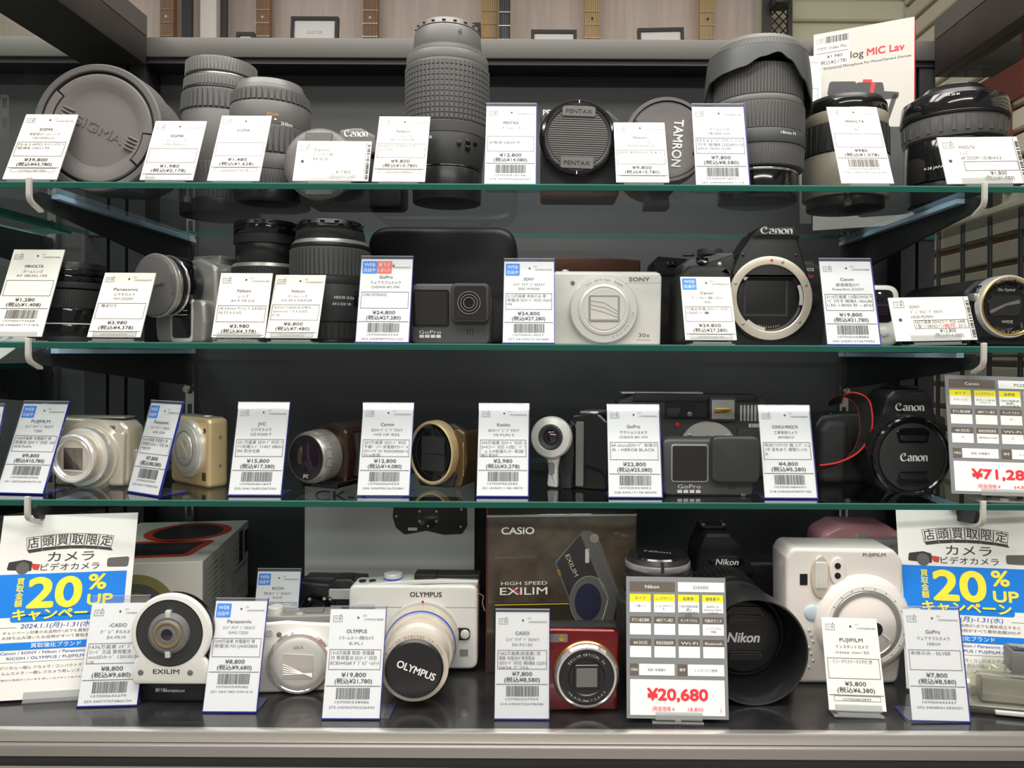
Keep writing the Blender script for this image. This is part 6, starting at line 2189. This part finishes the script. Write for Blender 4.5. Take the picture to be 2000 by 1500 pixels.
t.part('lens_face', MB(M).lathe([(52, 10), (50, 14), (46, 15.5), (40, 16.5), (0.1, 16.5)], 64, cap=False), 'silver_pale')
t.part('lens_shutter', MB(M).prism(rpoly([(-30, -26), (27, -28), (28, 17), (-29, 22)], 2), 16, 17.6), 'silver')
bb = MB(M)
for k in range(5):
    bb.tube([(-29, 2 - k * 5, 17.8), (26, -26 + k * 2, 17.8)], 0.5, 4)
t.part('shutter_fan', bb, 'champagne', kind='stuff')
q = MB(M)
q.arctext('OPTICAL ZOOM', 0, 0, 55, R(40), 5, 14.6, step=0.09)
t.part('ring_print', q, 'print_red', smooth=False)
q = MB(M)
q.text('LEICA', 0, 30, 6, 17, w=18)
t.part('lens_name', q, 'ink_grey', smooth=False)
t.part('assist_lamp', MB(axis(X(546), Y(1238), 0)).cyl(5, -0.5, 1, 0.4, 16), 'grey_satin')
t.part('flash', MB().prism(rrect(X(514), Y(1240), X(534), Y(1228), 4), -1, 1.2), 'silver_pale')
t.part('badge', MB().prism(rrect(X(622), Y(1347), X(644), Y(1334), 2), -0.5, 0.8), 'gold')

# big grey carton behind
t = Thing('camera_carton', 'large plain grey carton with black rugged camera picture', 'box', 763, 0.868, 4)
X, Y = t.X, t.Y
HB = 0.158 / t.U
t.part('carton', MB().box(X(594), 0.3, -100, X(926), HB, 0, 0.8, 1), 'carton_grey')
t.part('side_panel', MB().box(X(926) + 0.1, 0.5, -99, X(926) + 0.6, HB - 0.5, 0.2), 'carton_black')
q = MB()
q.text('CK-S', X(664), Y(978), 20, 0.5, w=100)
t.part('lettering', q, 'ink', smooth=False, kind='stuff')
p1, p2, p3 = MB(), MB(), MB()
p1.flat(rpoly([(X(766), Y(1010)), (X(772), Y(1030)), (X(790), Y(1044)), (X(832), Y(1036)), (X(866), Y(1044)), (X(902), Y(1042)), (X(912), Y(1026)), (X(911), Y(984)), (X(896), Y(970)), (X(788), Y(970)), (X(768), Y(984))], 6), 0.4)
t.part('camera_picture', p1, 'photo_dark', smooth=False, label='picture of a rugged black camera')
p2.flat(circ(X(835), Y(1008), 22, 28), 0.6)
t.part('lens_picture', p2, 'black_gloss', smooth=False)
for k in range(6):
    a = R(30 + 60 * k)
    p3.flat(circ(X(835) + 19 * math.cos(a), Y(1008) + 19 * math.sin(a), 2.2, 10), 0.9)
p3.flat(circ(X(773), Y(1008), 2.2, 10), 0.9)
p3.flat(circ(X(900), Y(994), 2.2, 10), 0.9)
p3.flat(circ(X(899), Y(1028), 2.2, 10), 0.9)
p3.rect(X(796), Y(1036), X(814), Y(1030), 0.9)
t.part('highlight_picture', p3, 'print_white', smooth=False)

# rugged black camera
t = Thing('rugged_camera', 'rugged black camera in front of the large grey carton', 'camera', 640, 0.775, 4)
X, Y = t.X, t.Y
o = rpoly([(X(566), 0.3), (X(716), 0.3), (X(722), Y(1180)), (X(716), Y(1144)), (X(694), Y(1138)), (X(684), Y(1130)), (X(654), Y(1130)), (X(640), Y(1140)), (X(584), Y(1136)), (X(566), Y(1152))], 6)
t.part('body', MB().prism(o, -48, 0, 6, 3), 'black_plastic')
t.part('top_band', MB().prism(rpoly([(X(586), Y(1152)), (X(712), Y(1152)), (X(708), Y(1133)), (X(590), Y(1131))], 4), -50, -14, 3, 2), 'slate_dark')
M = axis(X(622), Y(1192), 0)
t.part('lens_ring', MB(M).lathe([(36, -1), (36, 8), (33, 10), (26, 9), (22, 6), (0.1, 6)], 48, cap=False), 'black_gloss')
t.part('lens_window', MB(M).prism(rrect(-13, -13, 13, 13, 3), 6, 7.5, 0.5, 1), 'lens_glass')
for k in range(6):
    a = R(60 * k + 62)
    t.part('ring_light', MB(M @ Matrix.Translation((29 * math.cos(a), 29 * math.sin(a), 8.6))).cyl(3.4, 0, 1.2, 0.3, 14), 'silver_pale')
t.part('flash', MB().prism(rrect(X(642), Y(1170), X(684), Y(1150), 3), -1, 2, 0.6, 1), 'silver_bright')

# white interchangeable-lens camera
t = Thing('interchangeable_lens_camera', 'white camera with champagne zoom lens and black cap, lens pointing out', 'camera', 806, 0.728, 4, lift=6.5)
X, Y = t.X, t.Y
t.part('body', MB().prism(rrect(X(680), 0.3, X(932), Y(1150), 16, 6), -58, 0, 6, 4), 'white_paint')
t.part('seam', MB().box(X(681), Y(1193), 0, X(931), Y(1192), 0.3), 'silver_grey')
t.part('top_plate', MB().prism(rpoly([(X(690), Y(1156)), (X(930), Y(1156)), (X(934), Y(1142)), (X(862), Y(1140)), (X(800), Y(1142)), (X(700), Y(1150))], 4), -54, -6, 3, 2), 'silver_pale')
t.part('rear_top', MB().box(X(846), Y(1142), -52, X(934), Y(1133), -14, 2), 'black_satin')
t.part('hot_shoe', MB().box(X(806), Y(1142), -46, X(850), Y(1131), -10, 2), 'black_satin')
d = MB(Matrix.Translation((X(762), Y(1147), -26)) @ UP)
t.part('mode_dial', d.cyl(18, 0, 14, 1.5, 36), 'silver_bright')
t.part('dial_band', MB(Matrix.Translation((X(762), Y(1147), -26)) @ UP).ring(17.5, 18.6, 3, 6), 'blue_ring')
for xx in (702, 722):
    t.part('top_button', MB(Matrix.Translation((X(xx), Y(1150), -22)) @ UP).cyl(7, 0, 4, 1, 20), 'black_satin')
t.part('grip_rest', MB().prism(rpoly([(X(682), Y(1200)), (X(734), Y(1200)), (X(730), Y(1186)), (X(690), Y(1188))], 4), 0, 8, 3, 2), 'silver_grey')
t.part('lug', MB().tube([(X(932), Y(1170), -20), (X(942), Y(1176), -20), (X(940), Y(1190), -20), (X(945), Y(1205), -18)], 1.6, 6), 'steel')
q = MB()
q.text('OLYMPUS', X(831), Y(1172), 10, 0.6, w=62, bold=0.025)
t.part('logo', q, 'ink', smooth=False)
t.part('corner_badge', MB().prism(rrect(X(898), Y(1287), X(914), Y(1274), 1), 0, 0.8), 'spec_grey')
t.part('lens_button', MB(axis(X(908), Y(1244), 0)).cyl(9, -1, 6, 2, 24), 'silver_bright')
t.part('button_surround', MB().prism(rrect(X(886), Y(1256), X(918), Y(1232), 10), -1, 2, 1, 2), 'black_satin')
M = axis(X(826), Y(1249), 0, 3, 0)
turned(t, M, [('mount_ring', 'silver_pale', 0, 8, 71, 70), ('mount_shadow', 'black_gloss', 8, 16, 66, 66),
              ('zoom_ring', 'champagne', 16, 52, 67, 66, 'rib', 90), ('blue_line', 'blue_ring', 52, 55, 67.4, 67.2), ('barrel', 'champagne', 55, 88, 66, 63),
              ('inner_barrel', 'silver_pale', 88, 130, 57, 56), ('front_ring', 'champagne', 130, 150, 59, 60)], 72)
t.part('red_index', MB(M @ Matrix.Translation((0, 70, 8))).ell(2.5, 2.5, 1.5), 'red_dot')
q = MB(M)
q.arctext('M.ZUIKO DIGITAL 14-42mm', 0, 0, 53, PI * 0.5, 4, 150.5, step=0.1)
t.part('ring_print', q, 'ink_grey', smooth=False)
cap = t.part('lens_cap', MB(M).lathe([(51, 146), (51, 156), (48, 160), (40, 161), (0.1, 161)], 64, cap=False), 'black_satin')
t.part('cap_name', MB(M).text('OLYMPUS', 2, -6, 13, 161.5, w=70, bold=0.03, rot=R(-22)), 'logo_white', cap, smooth=False)

# black glossy carton
t = Thing('camera_carton', 'glossy black camera carton with worn red edges and white lettering', 'box', 1098, 0.732, 4, yaw=4)
X, Y = t.X, t.Y
t.part('carton', MB().box(X(950), 0.3, -150, X(1244), Y(1004), 0, 0.8, 1), 'carton_black')
t.part('red_side', MB().box(X(949), 0.5, -149, X(949.8), Y(1005), 0.2), 'carton_red', label='worn red side of the carton')
e = MB()
e.box(X(950), Y(1009), 0.05, X(1244), Y(1005), 0.5)
t.part('worn_edge', e, 'silver_grey')
q = MB()
q.text('CASIO', X(1010), Y(1042), 14, 0.5, w=63, bold=0.03)
q.text('HIGH SPEED', X(1023), Y(1141), 7, 0.5, w=90)
q.text('EXILIM', X(1022), Y(1160), 15, 0.5, w=92, bold=0.012)
t.part('lettering', q, 'logo_white', smooth=False, kind='stuff')
q = MB()
q.tube([(X(1001), Y(1146), 0.7), (X(1014), Y(1159), 0.7)], 1.4, 4)
t.part('red_stroke', q, 'print_red')
mat('carton_brown', (0.075, 0.058, 0.040), 0.12, coat=0.6, vary=0.35, vscale=30)
t.part('brown_panel', MB().box(X(953), Y(1176), 0.05, X(1241), Y(1010), 0.2), 'carton_brown', label='brown upper half of the carton front')
t.part('yellow_line', MB().box(X(966), Y(1180), 0.1, X(1110), Y(1178.6), 0.6), 'yellow_line')
g1, g2, g3, g4 = MB(), MB(), MB(), MB()
g1.flat(rpoly([(X(1082), Y(1098)), (X(1138), Y(1036)), (X(1152), Y(1036)), (X(1168), Y(1050)), (X(1210), Y(1160)), (X(1196), Y(1220)), (X(1156), Y(1232)), (X(1128), Y(1216)), (X(1094), Y(1130))], 4), 0.4)
t.part('camera_picture', g1, 'photo_mid', smooth=False, label='picture of a black compact camera')
g2.flat(rpoly([(X(1086), Y(1100)), (X(1132), Y(1044)), (X(1176), Y(1150)), (X(1120), Y(1190))], 4), 0.6)
t.part('camera_face_picture', g2, 'photo_dark', smooth=False)
g3.add([(X(1150) + 38 * math.cos(2 * PI * i / 40), Y(1175) + 50 * math.sin(2 * PI * i / 40), 0.8) for i in range(40)], [list(range(40))])
t.part('lens_picture', g3, 'photo_mid', smooth=False)
g4.add([(X(1148) + 26 * math.cos(2 * PI * i / 40), Y(1176) + 36 * math.sin(2 * PI * i / 40), 1.1) for i in range(40)], [list(range(40))])
t.part('glass_picture', g4, 'purple_glass', smooth=False)
hl = MB()
hl.tube([(X(1084), Y(1098), 1.0), (X(1134), Y(1042), 1.0), (X(1180), Y(1152), 1.0)], 0.7, 4)
hl.tube([(X(1152), Y(1040), 1.0), (X(1205), Y(1160), 1.0)], 0.9, 4)
t.part('highlight_lines', hl, 'silver_grey', kind='stuff')
t.part('lens_rim_picture', MB(Matrix.Translation((X(1150), Y(1175), 0)) @ Matrix.Diagonal((1, 1.3, 1, 1))).ring(36.5, 38.5, 0.8, 1.4), 'silver_grey')
t.part('dial_picture', MB(axis(X(1160), Y(1052), 0.8)).cyl(9, 0, 0.5, seg=20), 'silver_grey')
t.part('button_picture', MB().flat(rrect(X(1142), Y(1100), X(1150), Y(1072), 3), 0.9), 'silver_pale')
q = MB()
q.text('EXILIM', X(1112), Y(1106), 9, 0.9, w=46, rot=R(-66))
q.tube([(X(1168) + 0, Y(1130), 1.2), (X(1188), Y(1170), 1.2), (X(1176), Y(1215), 1.2)], 0.7, 4)
t.part('picture_lettering', q, 'champagne', smooth=False)
t.part('yellow_mark', MB().flat(rpoly([(X(1086), Y(1112)), (X(1092), Y(1112)), (X(1096), Y(1124)), (X(1090), Y(1124))], 1), 0.9), 'gold_line', smooth=False)

# dark red compact
t = Thing('compact_camera', 'dark red compact camera with large black and silver lens', 'camera', 1110, 0.651, 4, yaw=2)
X, Y = t.X, t.Y
t.part('body', MB().prism(rpoly([(X(1008), 0.3), (X(1208), 0.3), (X(1211), Y(1240)), (X(1200), Y(1231)), (X(1080), Y(1228)), (X(1008), Y(1232))], 7), -48, 0, 5, 3), 'red_metal')
t.part('top_band', MB().box(X(1012), Y(1231), -44, X(1206), Y(1226), -6, 1.5), 'black_satin')
t.part('corner_plate', MB().prism(rrect(X(1072), Y(1254), X(1108), Y(1238), 3), -0.5, 0.8), 'grey_satin')
t.part('assist_lamp', MB(axis(X(1096), Y(1246), 0.5)).cyl(6, 0, 1.5, 0.5, 18), 'gold_line')
M = axis(X(1144), Y(1316), 0)
t.part('gold_ring', MB(M).lathe([(65, -1), (65, 5), (63, 7)], 72, cap=False), 'gold_line')
t.part('lens_ring', MB(M).lathe([(63.5, 4), (62, 14), (58, 18), (54, 18), (52, 15)], 72, cap=False), 'chrome')
t.part('lens_face', MB(M).lathe([(53, 15), (52, 19), (48, 20), (36, 18), (34, 16), (0.1, 16)], 64, cap=False), 'black_satin')
t.part('lens_window', MB(M).prism(rrect(-25, -22, 25, 24, 6), 16, 18.4, 0.8, 1), 'black_gloss')
t.part('lens_shutter', MB(M).prism(rrect(-20, -18, 20, 18, 2), 18, 19.2), 'grey_satin')
q = MB(M)
q.arctext('EXILIM OPTICAL 5x', 0, 0, 42, R(90), 5, 20.4, step=0.11)
q.arctext('f=6.4-32.0mm 1:3.6-4.5', 0, 0, 46, R(-90), 4.4, 20.4, step=0.085, inward=True)
t.part('ring_print', q, 'silver_pale', smooth=False)
t.part('rear_shell', MB().prism(rrect(X(1012), 3, X(1212), Y(1233), 8), -58, -48, 3, 2), 'black_satin')

# upright black lens behind the board


def _x(t):
    M = Matrix.Translation((0, t.Y(1082), 0)) @ UP
    t.part('cap_disc', MB(M).lathe([(58, 0), (55, 3), (48, 3.5), (0.1, 3.5)], 48, cap=False), 'black_gloss')
    q = MB(M @ Matrix.Rotation(R(-18), 4, 'Z'))
    q.text('Nikon', 0, -5, 13, 4.0, w=52, bold=0.03)
    t.part('cap_name', q, 'silver_grey', smooth=False)
    t.part('cap_notch', MB(M @ Matrix.Rotation(R(-90), 4, 'Z')).box(56, -3, -20, 63.5, 3, 0), 'black_rubber')


lens('ribbed_cap_lens', 'black upright lens with silver-rimmed cap behind the red-price board', 1283, 0.694, 4, [
    ('lens_cap', 'black_satin', 1082, 1092, 58, 62),
    ('cap_rim', 'silver_grey', 1092, 1104, 63, 63),
    ('front_ring', 'black_satin', 1104, 1116, 64, 65),
    ('focus_ring', 'black_rubber', 1116, 1124, 66, 66, 'fine', 100),
    ('front_barrel', 'black_satin', 1124, 1152, 66, 66),
    ('shoulder', 'black_satin', 1152, 1162, 70, 76),
    ('zoom_ring', 'black_rubber', 1162, 1240, 78, 78, 'grid', 56),
    ('mount', 'black_satin', 1240, None, 76, 74)], _x)

# black reflex with hood
t = Thing('hooded_reflex_camera', 'black reflex camera with wide lens hood and capped lens facing out', 'camera', 1440, 0.81, 4)
X, Y = t.X, t.Y
t.part('body', MB().prism(rpoly([(X(1345), 0.3), (X(1552), 0.3), (X(1556), Y(1120)), (X(1530), Y(1098)), (X(1360), Y(1098)), (X(1345), Y(1120))], 12), -80, 0, 8, 3), 'black_plastic')
pr = rpoly([(X(1352), Y(1120)), (X(1468), Y(1120)), (X(1452), Y(1072)), (X(1420), Y(1036)), (X(1372), Y(1036)), (X(1356), Y(1072))], 10)
t.part('pentaprism', MB().prism(pr, -70, 26, 8, 3), 'black_plastic')
sh = t.part('hot_shoe', MB().box(X(1368), Y(1037), -44, X(1418), Y(1027), -2, 1.5), 'black_gloss')
for s in (1370, 1410):
    t.part('shoe_rail', MB().box(X(s), Y(1028), -42, X(s + 7), Y(1024), -4, 1), 'steel', sh)
t.part('name_plate', MB(axis(X(1412), Y(1090), 24)).prism(circ(0, 0, 34, 36, 12), 0, 5, 2, 2), 'black_gloss')
t.part('logo', MB(axis(X(1412), Y(1090), 29.4)).text('Nikon', 0, -5.5, 12, 0, w=44, bold=0.035, shear=0.22), 'logo_white', smooth=False)
M = axis(X(1398), Y(1167), 0, 0, 0)
turned(t, M, [('lens_mount', 'black_satin', 0, 20, 66, 68), ('zoom_ring', 'black_rubber', 20, 110, 72, 72, 'grid', 46), ('lens_barrel', 'black_satin', 110, 150, 74, 76), ('front_barrel', 'black_satin', 150, 196, 72, 70)])
t.part('lens_hood', MB(M).lathe([(72, 150), (76, 165), (84, 225), (86, 270), (85, 275), (82.5, 274), (80, 225), (72, 190), (68, 188)], 80, cap=False), 'black_satin', label='wide round lens hood')
cap = t.part('lens_cap', MB(M).lathe([(0.1, 210), (52, 210), (58, 208), (60, 204), (66, 196)], 64, cap=False), 'black_satin')
for s in (1, -1):
    t.part('finger_well', MB(M).prism(rpoly([(-26, s * 22), (26, s * 22), (34, s * 40), (22, s * 52), (-22, s * 52), (-34, s * 40)], 6), 209, 211.5, 0.6, 1), 'black_gloss', cap)
    t.part('finger_bar', MB(M).prism(rpoly([(-26, s * 26), (26, s * 26), (30, s * 38), (-30, s * 38)], 5), 211, 214.5, 1.2, 2), 'black_satin', cap)
t.part('cap_name', MB(M).text('Nikon', -2, -8, 17, 211, w=54, bold=0.035, shear=0.22), 'logo_white', cap, smooth=False)
pth = []
for i in range(22):
    s = i / 21
    pth.append((X(1530) + 18 * s + 30 * s * s, Y(1112) + 14 * math.sin(PI * min(1, s * 2.2)) - 120 * s * s, -20 + 34 * s))
t.part('strap', MB().ribbon(pth, 26, lambda i: (0.9, 0.15, 0.3), 1.0), 'black_rubber')
t.part('strap_lug', MB().box(X(1528), Y(1122), -20, X(1542), Y(1106), -6, 2), 'steel')
t.part('grip', MB().prism(rpoly([(X(1345), 1), (X(1385), 1), (X(1388), Y(1120)), (X(1352), Y(1114))], 10), -40, 22, 8, 3), 'black_rubber')

# pearl white instant camera
t = Thing('instant_camera', 'pearl white instant camera with round ringed lens and tall flash', 'camera', 1650, 0.707, 4)
X, Y = t.X, t.Y
t.part('body', MB().prism(rpoly([(X(1548), 0.3), (X(1755), 0.3), (X(1766), Y(1250)), (X(1764), Y(1095)), (X(1745), Y(1073)), (X(1545), Y(1070)), (X(1534), Y(1090)), (X(1536), Y(1200))], [14, 18, 20, 24, 16, 18, 10, 20]), -95, 0, 9, 4), 'instax_white')
fl = t.part('flash_housing', MB(axis(X(1600), Y(1126), 0)).prism(circ(0, 0, 19, 40, 42), -2, 6, 3, 3), 'champagne')
t.part('flash', MB(axis(X(1601), Y(1122), 0)).prism(rrect(-12, -26, 12, 26, 5), 5, 8, 1.2, 2), 'silver_bright', fl)
for k in range(6):
    t.part('flash_rib', MB(axis(X(1601), Y(1122), 0)).box(-11 + k * 4, -24, 7.6, -9.6 + k * 4, 24, 8.8), 'white_paint', fl)
vf = t.part('viewfinder_housing', MB(axis(X(1634), Y(1115), 0)).prism(circ(0, 0, 16, 36, 28), -2, 5, 3, 3), 'instax_white')
for yy in (1104, 1123):
    t.part('sensor_eye', MB(axis(X(1633), Y(yy), 4.6)).lathe([(6, 0), (6, 1.5), (4, 2), (0.1, 1)], 22, cap=False), 'black_gloss', vf)
t.part('finder_window', MB().prism(rrect(X(1561), Y(1143), X(1576), Y(1121), 1.5), -0.5, 1, 0.3, 1), 'black_gloss')
mat('pale_blue', (0.52, 0.62, 0.68), 0.25, coat=0.4)
t.part('front_button', MB(axis(X(1586), Y(1197), 0)).lathe([(16, -1), (16, 1.5), (14, 3), (8, 4.2), (0.1, 4.6)], 36, cap=False), 'pale_blue', label='pale blue round button')
M = axis(X(1684), Y(1216), 0)
t.part('lens_dome', MB(M).lathe([(96, -2), (92, 8), (84, 16), (78, 18)], 80, cap=False), 'instax_white')
t.part('tick_ring', MB(M).lathe([(79, 17), (77, 19.5), (69, 20), (67.5, 18)], 80, cap=False), 'paper_cream', label='cream ring with tick marks')
for k in range(20):
    a = 2 * PI * k / 20 + 0.1
    t.part('tick', MB(M).box(73 * math.cos(a) - 1.2, 73 * math.sin(a) - 1.2, 19.6, 73 * math.cos(a) + 1.2, 73 * math.sin(a) + 1.2, 20.4), 'minolta_beige')
t.part('grey_ring', MB(M).lathe([(68, 18), (66, 20.5), (59, 21), (57.5, 19)], 80, cap=False), 'grey_satin' if False else 'silver_grey', label='grey ring')
t.part('lens_lid', MB(M).lathe([(58, 18.5), (52, 20), (40, 24), (22, 27), (0.1, 27.5)], 64, cap=False), 'instax_white')
t.part('front_glass', MB(M @ Matrix.Translation((14, -4, 0))).lathe([(15, 25), (13, 28), (9, 28.6), (0.1, 28)], 32, cap=False), 'lens_glass')
t.part('lens_brow', MB(M).tube([(-44 + 88 * i / 16, -26 + 22 * math.sin(PI * i / 16), 24.0 + 3 * math.sin(PI * i / 16)) for i in range(17)], 1.2, 6), 'instax_white')
q = MB()
q.text('FUJIFILM', X(1706), Y(1086), 6.5, 0.7, w=44, bold=0.02)
t.part('logo', q, 'ink_grey', smooth=False)
for k, yy in enumerate((1232, 1242, 1254, 1266, 1278, 1291, 1304)):
    t.part('indicator', MB(axis(X(1580 + (k % 3) * 4), Y(yy), 0)).ell(3.0, 3.4, 1.2, seg=12, rings=6), 'champagne')

# pink instant camera behind
t = Thing('instant_camera', 'pink instant camera mostly hidden behind the pearl white one', 'camera', 1668, 0.835, 4)
X, Y = t.X, t.Y
t.part('body', MB().prism(rpoly([(X(1596), 0.3), (X(1770), 0.3), (X(1772), Y(1050)), (X(1735), Y(1026)), (X(1640), Y(1024)), (X(1602), Y(1044))], [14, 14, 24, 16, 22, 26]), -85, 0, 12, 4), 'pink_plastic')
fh = t.part('flash_housing', MB(axis(X(1681), Y(1062), 0)).prism(rrect(-17, -26, 17, 20, 14), -2, 4, 2, 2), 'champagne')
t.part('flash', MB(axis(X(1681), Y(1062), 0)).prism(rrect(-12, -22, 12, 16, 8), 3, 5.5, 0.8, 1), 'silver_bright', fh)
t.part('finder_slot', MB().prism(rrect(X(1620), Y(1074), X(1642), Y(1067), 3), -0.5, 1), 'brown_metal')

# tag stand behind the right poster
tag_stand(1752, 0.800, 4, 'pale price tag half hidden between the pink camera and a campaign poster', S('', '', '', ('充電池',), '¥3,980', '¥4,378'), W=84, H=200, lean=8, foot=0)

# clear camera housing lying on the deck
t = Thing('camera_housing', 'clear waterproof camera housing lying on its back with grey lid', 'camera housing', 1960, 0.655, 4, yaw=-12)
clear('housing_clear', (0.86, 0.87, 0.80), 1.0, 1.5, 0.04, 0.07, (0.62, 0.60, 0.45))
t.part('base_rim', MB().box(-72, 0.3, -44, 80, 10, 22, 5), 'housing_clear')
t.part('seal', MB().box(-66, 10, -42, 76, 14, 16, 3), 'silver_grey')
t.part('clear_shell', MB().box(-56, 14, -40, 76, 76, 12, 6, 3), 'housing_clear')
t.part('camera_inside', MB().box(-40, 18, -34, 68, 66, 4, 4), 'silver_grey')
t.part('shutter_plunger', MB(axis(-56, 44, -14, -90)).cyl(13, 0, 14, 2, 24), 'champagne')
t.part('top_knob', MB(Matrix.Translation((-14, 76, -16)) @ UP).lathe([(24, 0), (24, 6), (20, 12), (18, 18), (0.1, 18)], 32, cap=False), 'housing_clear')
t.part('lens_port', MB().box(12, 78, -40, 80, 120, 6, 4), 'grey_satin')
t.part('port_glass', MB().box(16, 120, -36, 76, 122, 2, 1), 'screen_glass')
t.part('latch', MB().box(-24, 4, 22, 60, 12, 30, 2), 'silver_pale')

# card on its corner in the neighbouring case
c = world_thing('loose_price_card', 'white price card resting on its corner in the neighbouring case', 'price tag', (-0.612, 0.86, ZC - 0.0138))
Mx = Matrix.Rotation(R(80), 4, 'X') @ Matrix.Rotation(R(38), 4, 'Z')
MB(Mx).box(0, 0, -0.0004, 0.05, 0.06, 0.0).build('card', 'paper', c)
q = MB(Mx)
q.text('¥4,980', 0.025, 0.012, 0.004, 0.0003)
q.text('(税込¥5,478)', 0.025, 0.020, 0.003, 0.0003)
q.build('printed_text', 'ink', c, smooth=False)
